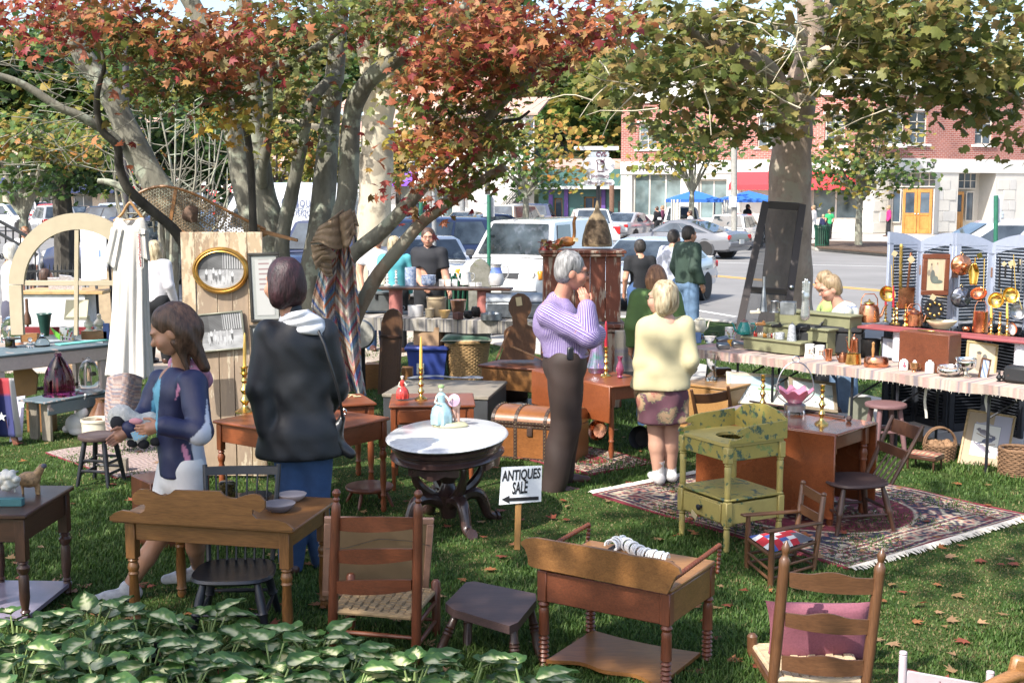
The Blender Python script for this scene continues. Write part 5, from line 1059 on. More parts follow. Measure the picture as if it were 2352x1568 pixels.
for i in rQ(6):
 for j in rQ(6):
  pt=lambda f,g:cs[0].lerp(cs[1],f).lerp(cs[3].lerp(cs[2],f),g)+VV((0,0,.03*(1-(2*f-1)**4)*(1-(2*g-1)**4)))
  c=(.62,.6,.58)if(i+j)%3==1 else((.05,.09,.28)if(i*2+j)%5==0 else(.45,.02,.03));c=(.12,.12,.14)if j>3 and i>2 else c
  mb.add([pt(i/6,j/6),pt((i+1)/6,j/6),pt((i+1)/6,(j+1)/6),pt(i/6,(j+1)/6)],[[0,1,2,3]],0,c)
pA(t,'seat',mb,mat('patchwork',(1,1,1),.9,var=.12,scale=60,vcol=True,bmp=.3,bscale=120),smooth=60)
M_yg=cH('sponged_green',(.3,.245,.06),(.045,.085,.06),.455,16,.55,third=(.16,.2,.06));M_yg2=cH('sponged_green_light',(.36,.29,.09),(.07,.12,.06),.4,12,.55)
r=Rect((1560,990),(1672,1021),(1778,998),.7);gw=tH('painted_washstand','yellow green sponge painted washstand with basin hole and drawer on the rug','washstand',r.base())
zt_=r.z;zq=.015
fx=[P(1557,1266),P(1671,1292),P(1766,1232),P(1647,1210)];wL,dL=r.w,r.d
mb=MB();cx,cy=r.w*.56,r.d*.5;rad=.125;n=32;sq=[]
for i in rQ(n):
 a=2*PI*i/n;x,y=cos(a),sin(a);k=1/max(abs(x)/(cx if x<0 else r.w-cx),abs(y)/(cy if y<0 else r.d-cy));sq.append((cx+x*k,cy+y*k))
V=[r.q(x,y,zt_)for x,y in sq]+[r.q(cx+rad*cos(2*PI*i/n),cy+rad*.95*sin(2*PI*i/n),zt_)for i in rQ(n)];V+=[p-ZZ(.02)for p in V]
Fs=[]
for i in rQ(n):
 j=(i+1)%n;Fs+=[[i,j,n+j,n+i],[2*n+j,2*n+i,3*n+i,3*n+j],[j,i,2*n+i,2*n+j],[n+i,n+j,3*n+j,3*n+i]]
mb.add(V,Fs);pA(gw,'top_board',mb,M_yg2,smooth=30)
g1=[r.q(r.w*f,r.d,zt_+h)for f,h in((0,0),(0,.1),(.15,.15),(.35,.175),(.6,.185),(.85,.16),(1,.12),(1,0))];pA(gw,'gallery_back',MB().prism(g1,r.v*.016),M_yg)
for a,sg in((-.016,1),(r.w,1)):
 g2=[r.q(a,r.d*f,zt_+h)for f,h in((1,0),(1,.115),(.7,.11),(.45,.105),(.3,.1),(.16,.085),(.12,.06),(.19,.045),(.25,.055),(.22,.035),(.1,.02),(.02,.03),(0,0))];pA(gw,'gallery_side',MB().prism(g2,r.u*.016),M_yg)
cor=[(.02,.02),(r.w-.02,.02),(r.w-.02,r.d-.02),(.02,r.d-.02)]
for a,b in cor:
 mb=MB().box(r.q(a,b,zt_-.075),(.05,.05,.105),r.rz,.006);mb.turned(r.q(a,b,zt_-.127),r.q(a,b,.33),[(0,.016),(.04,.024),(.08,.018),(.12,.023),(.3,.021),(.7,.02),(.88,.022),(.92,.017),(.96,.023),(1,.018)],12);mb.box(r.q(a,b,.25),(.05,.05,.155),r.rz,.006);mb.turned(r.q(a,b,.172),r.q(a,b,zq-.02),[(0,.016),(.06,.022),(.12,.016),(.2,.02),(.7,.021),(.8,.016),(.88,.021),(1,.014)],12);pA(gw,'leg',mb,M_yg2)
for a0,a1,b0,b1 in((.045,r.w-.045,.008,.024),(.045,r.w-.045,r.d-.024,r.d-.008),(.008,.024,.045,r.d-.045),(r.w-.024,r.w-.008,.045,r.d-.045)):
 pA(gw,'apron',r.slab(a0,a1,b0,b1,zt_-.115,zt_-.023),M_yg);pA(gw,'case_side',r.slab(a0,a1,b0,b1,.18,.315),M_yg2)
pA(gw,'shelf',r.slab(0,r.w,0,r.d,.33,.345),M_yg);d=pA(gw,'drawer_front',r.slab(.06,r.w-.06,-.002,.008,.19,.305,None,.004),M_yg2)
pA(d,'knob',MB().lathe([(.01,0),(.009,.014),(.02,.022),(.02,.03),(.006,.038)],r.q(r.w/2,-.002,.25),12,-r.v),Mbk)
mb=MB();o=r.q(r.w/2-.04,-.03,.19);mb.box(o,(.06,.003,.045),(.2,.5,r.rz),0);sO('paper_tag','cream paper price tag tied to the black knob of the green washstand','tag',mb,mat('tag_paper',(.55,.45,.26),.8,var=.08))
Mtg=_M['tag_paper']
TBL_Y=r
r=Rect((1602,952),(1924,997),(2041,972),.66);t=tH('dropleaf_table','large red brown drop-leaf table standing on the patterned rug','table',r.base());zt_=r.z;TBL_D=r
pA(t,'table_top',r.slab(0,r.w,0,r.d,zt_-.02,zt_),WD('mahog',0,rough=.22,coat=.5))
pA(t,'drop_leaf',r.slab(.005,r.w-.005,-.022,-.004,.075,zt_-.006),WD('mahog',0,rough=.22,coat=.5));pA(t,'drop_leaf',r.slab(.005,r.w-.005,r.d+.004,r.d+.022,.075,zt_-.006),WD('mahog',0,rough=.22,coat=.5))
for a in(.06,r.w-.08):pA(t,'end_apron',r.slab(a,a+.02,.05,r.d-.05,zt_-.13,zt_-.023),WD('mahog',1))
for b in(.05,r.d-.07):pA(t,'side_apron',r.slab(.08,r.w-.08,b,b+.02,zt_-.13,zt_-.023),WD('mahog',0))
for a in(.09,r.w-.07):
 for b in(.06,r.d-.06):mb=MB().box(r.q(a,b,zt_-.09),(.055,.055,.13),r.rz);mb.turned(r.q(a,b,zt_-.155),r.q(a,b,.01),PR['ring'],12);pA(t,'leg',mb,WD('mahog',2))
c=P(1995,1232);wSr('side_chair','dark brown plank seat side chair at the right end of the drop-leaf table',(c.x-.05,c.y+.22,0),R(-258+180+180),Zt(1100,c.y+.2),.42,.42,Zt(975,c.y+.25),WD('dark',2),4,'slat',.2,WD('plum',0),.018)
def rG(name,label,A,B,D,pat,res,fringe,Mr,zz=.012):
 A,B,D=VV(A),VV(B),VV(D);u=(B-A).normalized();v=VV((-u.y,u.x,0));w,d=(B-A).length,abs((D-A).dot(v));t=tH(name,label,'rug',A,math.atan2(u.y,u.x));nu,nv=int(w/res),int(d/res)
 x,y=np.meshgrid(np.linspace(0,w,nu+1),np.linspace(0,d,nv+1));C=pat(x,y,w,d);z=zz+.004*np.sin(x*7+y*5)+.004*np.sin(y*9-x*3)
 V=np.stack([x,y,z],-1).reshape(-1,3);i=np.arange(nu*nv);i=i//nu*(nu+1)+i%nu;Fq=np.stack([i,i+1,i+nu+2,i+nu+1],1);o=nP(t,'pile',nM('pile',V,Fq,C.reshape(-1,3)),Mr,False)
 mb=MB();e=[(k/40*w,s)for k in rQ(41)for s in(0,)];mb.tube([(0,0,.006),(w,0,.006),(w,d,.006),(0,d,.006)],.008,5,close=True);pA(t,'edge_binding',mb,mat('rug_binding',(.16,.02,.03),.9),False)
 if fringe:
  for s in fringe:
   mb=MB();rr=random.Random(4);n=int(d/.012)
   for k in rQ(n):
    y0=d*(k+.5)/n;L_=rr.uniform(.05,.085);x0=0 if s<0 else w;mb.tube([(x0,y0,.014),(x0+s*L_*.5,y0+rr.uniform(-.01,.01),.024),(x0+s*L_,y0+rr.uniform(-.02,.02),.012)],[.006,.006,.003],4)
   pA(t,'fringe',mb,mat('fringe_wool',(.62,.58,.5),.9,var=.1),False,stuff=True)
 return t
M_pile=mat('rug_pile',(1,1,1),.95,var=.15,scale=60,vcol=True,bmp=.5,bscale=250)
def pRs(x,y,w,d,seed=0,wine=(.13,.012,.025),navy=(.02,.018,.045),cream=(.42,.36,.26),rose=(.32,.13,.1),green=(.06,.08,.05),bw=.3):
 e=np.minimum(np.minimum(x,w-x),np.minimum(y,d-y));C=np.empty(x.shape+(3,));C[:]=wine
 def put(m,c):C[m]=c
 def fl(s,ph,X,Y):return np.sin(X*s+1.6*np.sin(Y*s*.7+ph))*np.sin(Y*s+1.6*np.sin(X*s*.8+ph*1.7))
 X,Y=np.abs(x-w/2),np.abs(y-d/2)
 bord=(e>.03)&(e<bw)
 put(bord,navy);a=fl(38,0,X,Y);b=fl(61,1.2,X,Y);c=fl(24,2.4,X,Y);put(bord&(a>.38),cream);put(bord&(a>.62),rose);put(bord&(b>.55),rose);put(bord&(b<-.62),cream);put(bord&(c>.72),wine);put(bord&(c<-.75),green)
 for e0,c0 in((.03,cream),(.065,wine),(.085,cream),(bw-.075,cream),(bw-.05,wine),(bw-.018,cream)):put((e>e0)&(e<e0+.01),c0)
 put((e>.04)&(e<.064)&(np.sin((x+y)*120)>0),navy);put((e>bw-.065)&(e<bw-.05)&(np.sin((x-y)*140)>0),cream)
 for k in rQ(int((w+d)*2/.34)):
  s=k*.34;L_=[w-bw,d-bw,w-bw,d-bw];cx,cy=0,0;o=bw/2;q=s
  if q<L_[0]:cx,cy=o+q,o
  elif q<L_[0]+L_[1]:cx,cy=w-o,o+q-L_[0]
  elif q<2*L_[0]+L_[1]:cx,cy=w-o-(q-L_[0]-L_[1]),d-o
  else:cx,cy=o,d-o-(q-2*L_[0]-L_[1])
  rr_=np.hypot(x-cx,y-cy);th=np.arctan2(y-cy,x-cx);pr=.06*(1+.22*np.cos(6*th));put(rr_<pr,cream);put(rr_<pr*.66,rose);put(rr_<pr*.35,navy)
 ins=e>bw;a=fl(30,.5,X,Y);b=fl(52,2,X,Y);cn=np.hypot(X/(w/2-bw),Y/(d/2-bw));sp=cn>.95;put(ins&sp,navy);put(ins&(cn>.93)&(cn<.96),cream)
 put(ins&sp&(a>.4),cream);put(ins&sp&(b>.5),rose);put(ins&~sp&(cn<.62)&(b>.45),cream);put(ins&~sp&(a>.66),rose);put(ins&(cn<.34),navy);put(ins&(cn<.34)&(a>.2),cream);put(ins&(cn<.3)&(b>.3),rose);put(ins&(cn>.33)&(cn<.36),cream)
 r=np.random.default_rng(seed);return np.clip(C*(1+.2*r.normal(size=x.shape)[...,None]),0,1)
rG('persian_rug','large wine red and navy patterned rug with white fringe under the drop-leaf table',P(1362,1137),P(1948,1308),P(1702,1040),pRs,.011,(-1,1),M_pile)
rG('red_rug','smaller dark red patterned rug under the cherry drop-leaf table',P(1356,1093),P(1507,1063),P(1290,1013),lambda x,y,w,d:pRs(x,y,w,d,3,(.17,.012,.018),(.03,.02,.03),(.4,.33,.24),(.25,.08,.06),bw=.2),.013,None,M_pile)
rG('rag_rug','small grey and pink woven rag rug on the grass behind the dark stool',P(105,1041),P(270,1100),P(300,1010),lambda x,y,w,d:np.array([(.3,.22,.19),(.2,.15,.15),(.38,.3,.27)])[(np.floor((y+.02*np.sin(x*20))*70).astype(int)*7%3)],.014,None,M_pile)
C0=P(1030,1206);t=tH('marble_table','oval white marble topped table on dark carved scroll pedestal','table',C0,R(-9));zt_=.64;a_,b_=.405,.6;dk=WD('plum',2,rough=.25,coat=.5)
mb=MB();n=48;prof=[(.93,zt_-.03),(.985,zt_-.022),(1,zt_-.014),(.985,zt_-.006),(.96,zt_)]
V=[(a_*k*cos(2*PI*i/n),b_*k*sin(2*PI*i/n),z)for k,z in prof for i in rQ(n)];Fs=[[k*n+i,k*n+(i+1)%n,(k+1)*n+(i+1)%n,(k+1)*n+i]for k in rQ(4)for i in rQ(n)]+[list(rQ(n))[::-1],[4*n+i for i in rQ(n)]];mb.add(V,Fs)
m,nt,bs=_nt('white_marble');co=cO(nt);v1=noise(nt,co,5,6,.6,2.2);L(nt,ramp(nt,v1,[(.36,(.6,.6,.59)),(.45,(.5,.5,.51)),(.5,(.62,.62,.61)),(.8,(.56,.565,.57))]),bs.inputs['Base Color']);sI(bs,'Roughness',.22);M_marb=m
pA(t,'marble_top',mb,M_marb,False)
mb=MB();pr=[(.8,-.145),(.9,-.143),(.935,-.13),(.9,-.115),(.86,-.105),(.87,-.085),(.92,-.07),(.93,-.05),(.9,-.035),(.8,-.031)];V=[(a_*k*cos(2*PI*i/n),b_*k*sin(2*PI*i/n),zt_+z)for k,z in pr for i in rQ(n)];q=len(pr)
mb.add(V,[[k*n+i,k*n+(i+1)%n,(k+1)*n+(i+1)%n,(k+1)*n+i]for k in rQ(q-1)for i in rQ(n)]+[list(rQ(n))[::-1],[(q-1)*n+i for i in rQ(n)]]);pA(t,'moulded_apron',mb,dk,False)
pA(t,'pedestal',MB().lathe([(.05,0),(.075,.1),(.09,.16),(.06,.19),(.045,.24),(.06,.27),(.07,.31),(.05,.36),(.04,.42),(.06,.46),(.05,zt_-.14)],(0,0,.06),18),dk,False)
for k in rQ(4):
 an=R(36+90*k);e=VV((cos(an),sin(an),0));f=lambda r_,z:e*r_+ZZ(z)
 mb=MB();q=sPa([f(.1,.5),f(.2,.5),f(.25,.44),f(.245,.36),(f(.19,.28)),f(.1,.225),f(.05,.22)],4);mb.tube(q,[.028+.008*sin(i*.5)for i in rQ(len(q))],8);sc_=pA(t,'scroll_bracket',mb,dk,False)
 mb=MB();q=sPa([f(.05,.17),f(.15,.21),f(.235,.19),f(.275,.11),f(.3,.05),f(.355,.022),f(.385,.03)],4);n_=len(q);mb.tube(q,[.05-.022*i/(n_-1)+(.012 if i>n_-5 else 0)for i in rQ(n_)],9);pA(t,'leg',mb,dk,False)
for k in rQ(4):
 an=R(90*k);mb=MB();nn=12;lo=[];hi=[]
 for i in rQ(nn+1):
  aa=an-.5+i/nn;p=VV((a_*.86*cos(aa),b_*.86*sin(aa),0));dz=.028+.022*abs(cos(i/nn*2*PI))+.02*(1-abs(i/nn*2-1));lo.append(p+ZZ(zt_-.145-dz));hi.append(p+ZZ(zt_-.143))
 mb.strip(lo,hi,0,VV((cos(an),sin(an),0))*-.015);pA(t,'carved_skirt',mb,dk,False)
A,B=P(1188,1262),None;Ys=A.y;t=tH('antiques_sign','white antiques sale sign with black arrow on a wooden stake','sign',A)
q=[W(1146,1158,Ys),W(1243,1150,Ys),W(1245,1068,Ys),W(1152,1072,Ys)];pA(t,'board',MB().prism([p+VV((0,-.012,0))for p in q],(0,.006,0)),mat('sign_white',(.66,.68,.7),.5,var=.02,bmp=0))
pA(t,'stake',MB().beam(A,W(1193,1078,Ys)+VV((0,.012,0)),.04,.018,(0,1,0)),WD('pine',2))
ru=(q[1]-q[0]).normalized();uu=(q[3]-q[0]).normalized();of=VV((0,-.0145,0));px=S(Ys)
lT(t,'ANTIQUES',W(1197,1099,Ys)+of,ru,uu,34*px,M_blk,.024,.55,.001);lT(t,'SALE',W(1193.5,1131,Ys)+of,ru,uu,40*px,M_blk,.022,.43,.001)
pA(t,'arrow',MB().prism([W(x,y,Ys)+of for x,y in((1152,1145),(1170,1136),(1170,1141.5),(1237,1138),(1237,1146),(1170,1149),(1170,1154))],(0,-.001,0)),M_blk)
def sTl(name,label,c,z,rad,m,th=.028,splay=1.15,rungs=0,legr=.013,m2=None,rot=.4,inset=.68):
 t=tH(name,label,'stool',c);pA(t,'seat',MB().lathe([(rad*.88,z-th),(rad*.98,z-th*.8),(rad,z-th*.4),(rad*.97,z-.003),(rad*.92,z),(rad*.5,z-.006)],(c[0],c[1],0),32),m);L_=[]
 for k in rQ(4):
  a=rot+k*PI/2;e=VV((cos(a),sin(a),0));p=VV((c[0],c[1],z-th*.7))+e*rad*inset;q=VV((c[0],c[1],0))+e*rad*splay;L_.append((p,q));pA(t,'leg',MB().tube([p,p.lerp(q,.4),q],[legr*1.1,legr*1.2,legr*.85],10),m2 or m)
 for j in rQ(rungs):
  for k in rQ(4):f=.45+.22*j+.06*(k%2);p,q=L_[k][0].lerp(L_[k][1],f),L_[(k+1)%4][0].lerp(L_[(k+1)%4][1],f);pA(t,'rung',MB().tube([p,q],legr*.7,7),m2 or m)
 return t
c=P(849,1158);sTl('round_stool','small round red brown footstool with splayed legs behind the ladder-back',c,Zt(1113,c.y),57*S(c.y),WD('red',0,rough=.22,coat=.4),.032,1.05,0,.012,rot=1.25)
c=P(233,1110);sTl('dark_stool','tall dark round stool with worn seat beside the girl',c,Zt(996,c.y),49*S(c.y),WD('plum',0),.04,1.12,2,.017,Mbk,.6)
c=P(2030,1055);sTl('mauve_stool','mauve painted round stool behind the drop-leaf table',c,Zt(925,c.y),48*S(c.y),cH('mauve_paint',(.165,.085,.085),(.3,.22,.2),.33,9),.035,1.1,1,.02,rot=.9)
t,TA=tB('work_table','cherry side table carrying a brass candlestick at the door panel','table',(487,965),(700,1000),(760,938),.68,.13,.018,.02,'cherry','vase',.045,.06)
t,TB=tB('drawer_table','cherry table with beaded drawer and turned legs right of the black jacket','table',(655,938),(866,925),(842,902),.66,.12,.018,.02,'cherry','vase',.05,.05,1)
t,TC=tB('night_table','cherry stand with one drawer carrying the red figurine','table',(893,932),(1092,930),(1064,902),.66,.13,.012,.02,'cherry','plain',.04,.1,1)
r=Rect((880,906),(1120,913),(1117,876),.42);t=tH('long_chest','long dark grey box with plank lid behind the red figurine','chest',r.base());pA(t,'case',r.slab(0,r.w,0,r.d,0,.395),mat('grey_iron_paint',(.035,.037,.04),.6,var=.25,scale=7));pA(t,'lid',r.slab(-.01,r.w+.01,-.01,r.d+.01,.398,.43),WD('grey',0,rough=.7))
TCH=r
A,B,Cc=P(1128,1050),P(1316,1066),P(1342,1020);u=(B-A).normalized();v=VV((-u.y,u.x,0));w,d=(B-A).length,.42;rz=math.atan2(u.y,u.x);hb=.3;t=tH('dome_trunk','brown leather dome top trunk with dark studded bands','trunk',A+u*w/2+v*d/2);q=lambda a,b,z:A+u*a+v*b+ZZ(z);lt=WD('oak',0,rough=.35,coat=.3)
lt=wood('trunk_hide',(.2,.07,.018),(.3,.115,.032),0,.35,.6,.3);pA(t,'case',MB().box(q(w/2,d/2,hb/2),(w,d,hb),rz,.006),lt)
arc=lambda k,o=0:(d/2-(d/2+o)*cos(PI*k/12),hb+.005+(.13+o)*sin(PI*k/12)**.8+(0 if o==0 else 0));pA(t,'dome_lid',MB().prism([q(0,*arc(k))for k in rQ(13)],u*w),lt,smooth=30)
mbb=mat('trunk_band',(.045,.025,.018),.5,var=.3);stud=mat('brass_stud',(.75,.6,.3),.3,1)
for f in(.02,.3,.66,.98):
 mb=MB()
 for k in rQ(12):p0,p1=q(w*f,*arc(k,.003)),q(w*f,*arc(k+1,.003));mb.beam(p0,p1,.03,.006,(p0-q(w*f,d/2,hb-.1)),0)
 mb.box(q(w*f,-.002,hb/2),(.03,.006,hb),rz,0);bd=pA(t,'band',mb,mbb);mb=MB()
 for k in rQ(9):mb.ball(q(w*f,-.006,.02+.03*k),.005,6)
 for k in rQ(0,13):p=q(w*f,*arc(k,.007));mb.ball(p,.005,6)
 pA(bd,'studs',mb,stud,stuff=True)
for z in(.012,hb-.012,hb+.02):
 bd=pA(t,'band',MB().box(q(w/2,-.002,z),(w,.006,.022),rz,0),mbb);mb=MB()
 for k in rQ(24):mb.ball(q(w*(k+.5)/24,-.006,z),.0045,6)
 pA(bd,'studs',mb,stud,stuff=True)
pA(t,'lock',MB().box(q(w*.48,-.008,hb-.05),(.05,.01,.08),rz),mbb)
r=Rect((1100,838),(1262,850),(1262,822),.52);t=tH('dough_box','long brown wooden dough box on plank legs under the wash-board chair','chest',r.base());m0=WD('honey',0);pA(t,'lid',r.slab(-.01,r.w+.1,-.01,r.d,.5,.525),WD('red',0));pA(t,'case',r.slab(.02,r.w+.08,.01,r.d-.02,.28,.497),m0)
for a in(.05,r.w):pA(t,'plank_leg',r.slab(a,a+.12,.03,r.d-.05,0,.278),WD('dark',2))
pA(t,'plank_shelf',r.slab(.17,r.w,.04,r.d-.06,.06,.08),WD('dark',0));TDB=r
r=Rect((1224,848),(1405,887),(1464,864),.64);t=tH('cherry_table','red cherry drop-leaf table with turned legs behind the man in the purple shirt','table',r.base());zt_=r.z;TCR=r;ch=lambda i:WD('cherry',i,rough=.25,coat=.4)
pA(t,'table_top',r.slab(0,r.w,0,r.d,zt_-.02,zt_),ch(0));pA(t,'drop_leaf',r.slab(.005,r.w-.005,-.02,-.004,zt_-.32,zt_-.005),ch(0));pA(t,'end_apron',r.slab(r.w-.06,r.w-.045,.04,r.d-.04,zt_-.13,zt_-.022),ch(1));pA(t,'back_apron',r.slab(.06,r.w-.06,r.d-.06,r.d-.045,zt_-.13,zt_-.022),ch(0))
for a in(.06,r.w-.05):
 for b in(.04,r.d-.04):mb=MB().box(r.q(a,b,zt_-.1),(.045,.045,.155),r.rz);mb.turned(r.q(a,b,zt_-.178),r.q(a,b,0),[(0,.018),(.5,.024),(.62,.018),(.66,.026),(.7,.018),(.85,.026),(.95,.016),(1,.02)],12);pA(t,'leg',mb,ch(2))
r=Rect((1560,880),(1672,893),(1692,864),.46);t=tH('pine_chest','golden pine chest carrying a crystal vase behind the pale yellow shirt','chest',r.base());pA(t,'case',r.slab(0,r.w,0,r.d,.02,.438),WD('pine',0));pA(t,'lid',r.slab(-.012,r.w+.012,-.012,r.d,.442,.465),WD('pine',0));pA(t,'plinth',r.slab(-.008,r.w+.008,-.008,r.d,0,.06),WD('pine',0));TPC=r
t=tH('low_chair','low brown chair with curved back slat behind the green washstand','chair',P(1636,1040));Y=10.15
for x0,x1,yt in((1588,1600,895),(1672,1680,887)):pA(t,'back_post',MB().tube([P(x1+8,1050),W((x0+x1)/2+4,945,Y),W(x0,yt,Y-.05)],[.016,.017,.013],9),WD('brown',2))
mb=MB();k=10;mb.strip([W(1594+82*i/k,926-9*i/k+4*sin(PI*i/k),Y)for i in rQ(k+1)],[W(1592+82*i/k,905-9*i/k+4*sin(PI*i/k),Y-.04)for i in rQ(k+1)],0,(0,.014,0));pA(t,'back_slat',mb,WD('brown',0))
pA(t,'seat',MB().box(W(1640,985,Y+.2),(.4,.4,.03)),WD('brown',0))
for x in(1600,1690):pA(t,'leg',MB().tube([W(x,988,Y+.35),P(x,1035)],.015,8),WD('brown',2))
def hLf(seed):
 r=np.random.default_rng(seed);nu,nv=4,10;V=[];C=[];Wd=.42+.1*r.random()
 for j in rQ(nv+1):
  t=j/nv;w=Wd*sin(PI*min(1,t**.72))**.9*(1-.25*t);
  for i in rQ(-nu,nu+1):
   x=i/nu;wav=.035*sin(t*16+seed+i)*abs(x);V.append((x*w,t,.16*abs(x)*(1-t*.4)-.5*t*t*(.5+.25*(seed%3))+wav));e=abs(x)+.12*sin(t*26+i*2.1+seed)
   cr=(.62,.62,.36);gr=((.035,.085,.02),(.05,.115,.028),(.07,.15,.04))[seed%3];lt=(.16,.25,.07);wdt=.32*(1-t)+.12
   C.append(cr if e<wdt else lt if e<wdt+.12 else gr)
 n=2*nu+1;Fq=[[j*n+i,j*n+i+1,(j+1)*n+i+1,(j+1)*n+i]for j in rQ(nv)for i in rQ(n-1)];me=nM('leaf',np.array(V),np.array(Fq),C);me.polygons.foreach_set('use_smooth',[True]*len(Fq));me.materials.append(foliage('hosta',.18,.42,.06));return me
HL=[hLf(i)for i in rQ(6)];RW=lambda y:0 if y>5.4 else 1 if y>5.1 else 2
rr=random.Random(31);M_pet=mat('hosta_stem',(.2,.27,.09),.6)
pl=[(x,y)for x,y in((-2.34,5.6),(-2.02,5.72),(-1.74,5.58),(-1.45,5.66),(-2.2,5.28),(-1.9,5.36),(-1.6,5.22),(-1.3,5.36),(-1.05,5.2),(-2.08,4.98),(-1.72,4.94),(-1.36,5),(-1,4.92),(-.72,5.12),(-.66,4.9),(-.42,5.02),(-.18,4.98),(.06,4.9),(-.9,5.42))]
for i,(x,y)in enumerate(pl):
 t=tH('hosta_plant',f'white striped green hosta plant at the front, {("leftmost", "second from the left", "third from the left", "fourth from the left", "fifth from the left", "sixth from the left", "seventh from the left", "eighth from the left", "rightmost")[sum(1 for q in pl if RW(q[1]) == RW(y) and q[0] < x)]} of the {("back", "middle", "front")[RW(y)]} row','plant',(x,y,0),0,'variegated hosta plants along the front');mb=MB();n=17
 for k in rQ(n):
  a=k*2.4+rr.uniform(-.3,.3);out=.05+.15*(k/n)**.7*rr.uniform(.7,1.2);zt_=(.27-.16*(k/n))*rr.uniform(.8,1.1);e=VV((cos(a),sin(a),0));tip=e*out+ZZ(zt_);mb.tube([e*.02,e*out*.5+ZZ(zt_*.7),tip],[.007,.005,.004],5)
  s=rr.uniform(.115,.165);d=(e+VV((rr.uniform(-.4,.4),rr.uniform(-.4,.4),rr.uniform(.1,.6)))).normalized();sd=d.cross(ZZ(1)).normalized();nn=sd.cross(d);o=bpy.data.objects.new('leaf',HL[rr.randrange(6)]);COL.objects.link(o);o.parent=t;mt=Matrix((sd*s,d*s,nn*s)).transposed().to_4x4();mt.translation=tip;o.matrix_local=mt
 pA(t,'leaf_stalks',mb,M_pet,False,stuff=True)
for x,y in((170,1525),(146,1540),(357,1500)):
 p=P(x,y+70);mb=MB();q=W(x,y-25,p.y);mb.tube([p,q],.008,6)
 for k in rQ(30):f=rr.uniform(.45,1);mb.ball(p.lerp(q,f)+VV((rr.uniform(-.012,.012),rr.uniform(-.012,.012),0)),.009,5)
 sO('seed_stalk',f'dark dried seed stalk {"at the left in the hostas" if x < 150 else "in the middle of the hostas" if x > 300 else "second from left in the hostas"}','seed stalk',mb,mat('dry_seed',(.02,.014,.016),.9))
def metal(n,c,r=.25,v=.2):return mat(n,c,r,1,var=v,scale=12,bmp=.12,bscale=25)
Br,Cu,Pw,Sv,Ir=metal('brass',(.72,.5,.16),.2),metal('copper',(.7,.3,.16),.24,.3),metal('pewter',(.36,.37,.38),.38),metal('silver',(.72,.71,.68),.14),mat('cast_iron',(.022,.022,.023),.5,.6,var=.4,scale=12)
Gz=metal('galvanised',(.3,.32,.33),.45,.3);Gl=glass('clear_glass');Gv=glass('purple_glass',(.22,.03,.12));Gp=glass('pink_glass',(1,.55,.68),.12)
CrW=mat('white_china',(.66,.65,.62),.15,var=.05,coat=.5);Crm=mat('cream_china',(.6,.55,.43),.2,var=.06,coat=.4);Ston=mat('stoneware',(.4,.31,.2),.3,var=.15,coat=.3);StB=mat('brown_stoneware',(.16,.07,.035),.25,var=.35,scale=5,coat=.5,col2=(.3,.16,.09));StG=mat('grey_stoneware',(.48,.47,.46),.3,var=.06,coat=.3)
Wax=mat('yellow_wax',(.62,.4,.09),.45,var=.04,bmp=0);WaxR=mat('red_wax',(.33,.015,.03),.4,var=.05,bmp=0);BlE=mat('blue_glaze',(.1,.2,.45),.25,var=.4,scale=40,coat=.4,col2=(.45,.5,.58));M_card=mat('cardboard',(.33,.21,.12),.9,var=.08)
PF=dict(cs=[(1,0),(1,.03),(.8,.06),(.4,.1),(.25,.16),(.3,.2),(.55,.27),(.3,.34),(.22,.4),(.5,.5),(.25,.58),(.2,.64),(.42,.7),(.2,.76),(.25,.82),(.48,.86),(.3,.88),(.32,.97),(.5,1)],kettle=[(.8,0),(1,.04),(.98,.35),(.9,.75),(.78,.9),(.45,.97),(.4,1)],pot=[(.55,0),(.85,.12),(1,.4),(.95,.75),(.8,.95),(.86,1)],mug=[(.9,0),(1,.05),(.9,.5),(.85,1),(.78,1),(.8,.1)],crock=[(.9,0),(.96,.04),(.98,.85),(1.04,.88),(1.04,.98),(.95,1),(.9,.97),(.88,.1)],bowl=[(.5,0),(.55,.1),(.8,.5),(1,.95),(1,1),(.95,1),(.75,.5),(.4,.14)],pitcher=[(.6,0),(.85,.05),(1,.25),(.92,.45),(.62,.72),(.58,.85),(.75,.98),(.68,.98),(.5,.84)],bottle=[(.9,0),(1,.05),(1,.6),(.85,.72),(.4,.82),(.36,.95),(.42,1)],cloche=[(1.04,0),(1,.02),(.97,.5),(.85,.72),(.6,.86),(.25,.93),(.12,.95),(.12,.965),(.2,.98),(.12,1)],demi=[(1.06,0),(1.05,.03),(.97,.05),(.95,.35),(.82,.55),(.5,.78),(.24,.9),(.2,.92),(.24,.94),(.2,.97),(.22,1)],vase=[(.5,0),(.7,.06),(.5,.12),(.9,.3),(1,.42),(.7,.62),(.4,.78),(.5,.92),(.75,1),(.68,1),(.32,.8)],urn=[(.55,0),(.6,.05),(.25,.14),(.22,.3),(.5,.4),(.9,.55),(1,.8),(.95,.9),(1.1,1),(1.02,1),(.85,.6)],cone=[(1,0),(.98,.03),(.7,.4),(.35,1),(.3,1),(.6,.4)],cyl=[(1,0),(1,.96),(.97,1),(.9,1),(.9,.1)],box=[(.96,0),(1,.03),(1,.97),(.96,1)],finial=[(.8,0),(.85,.06),(.5,.1),(.45,.14),(1,.32),(.9,.5),(.4,.66),(.3,.72),(.55,.76),(.3,.8),(.42,.88),(.3,.97),(.02,1)])
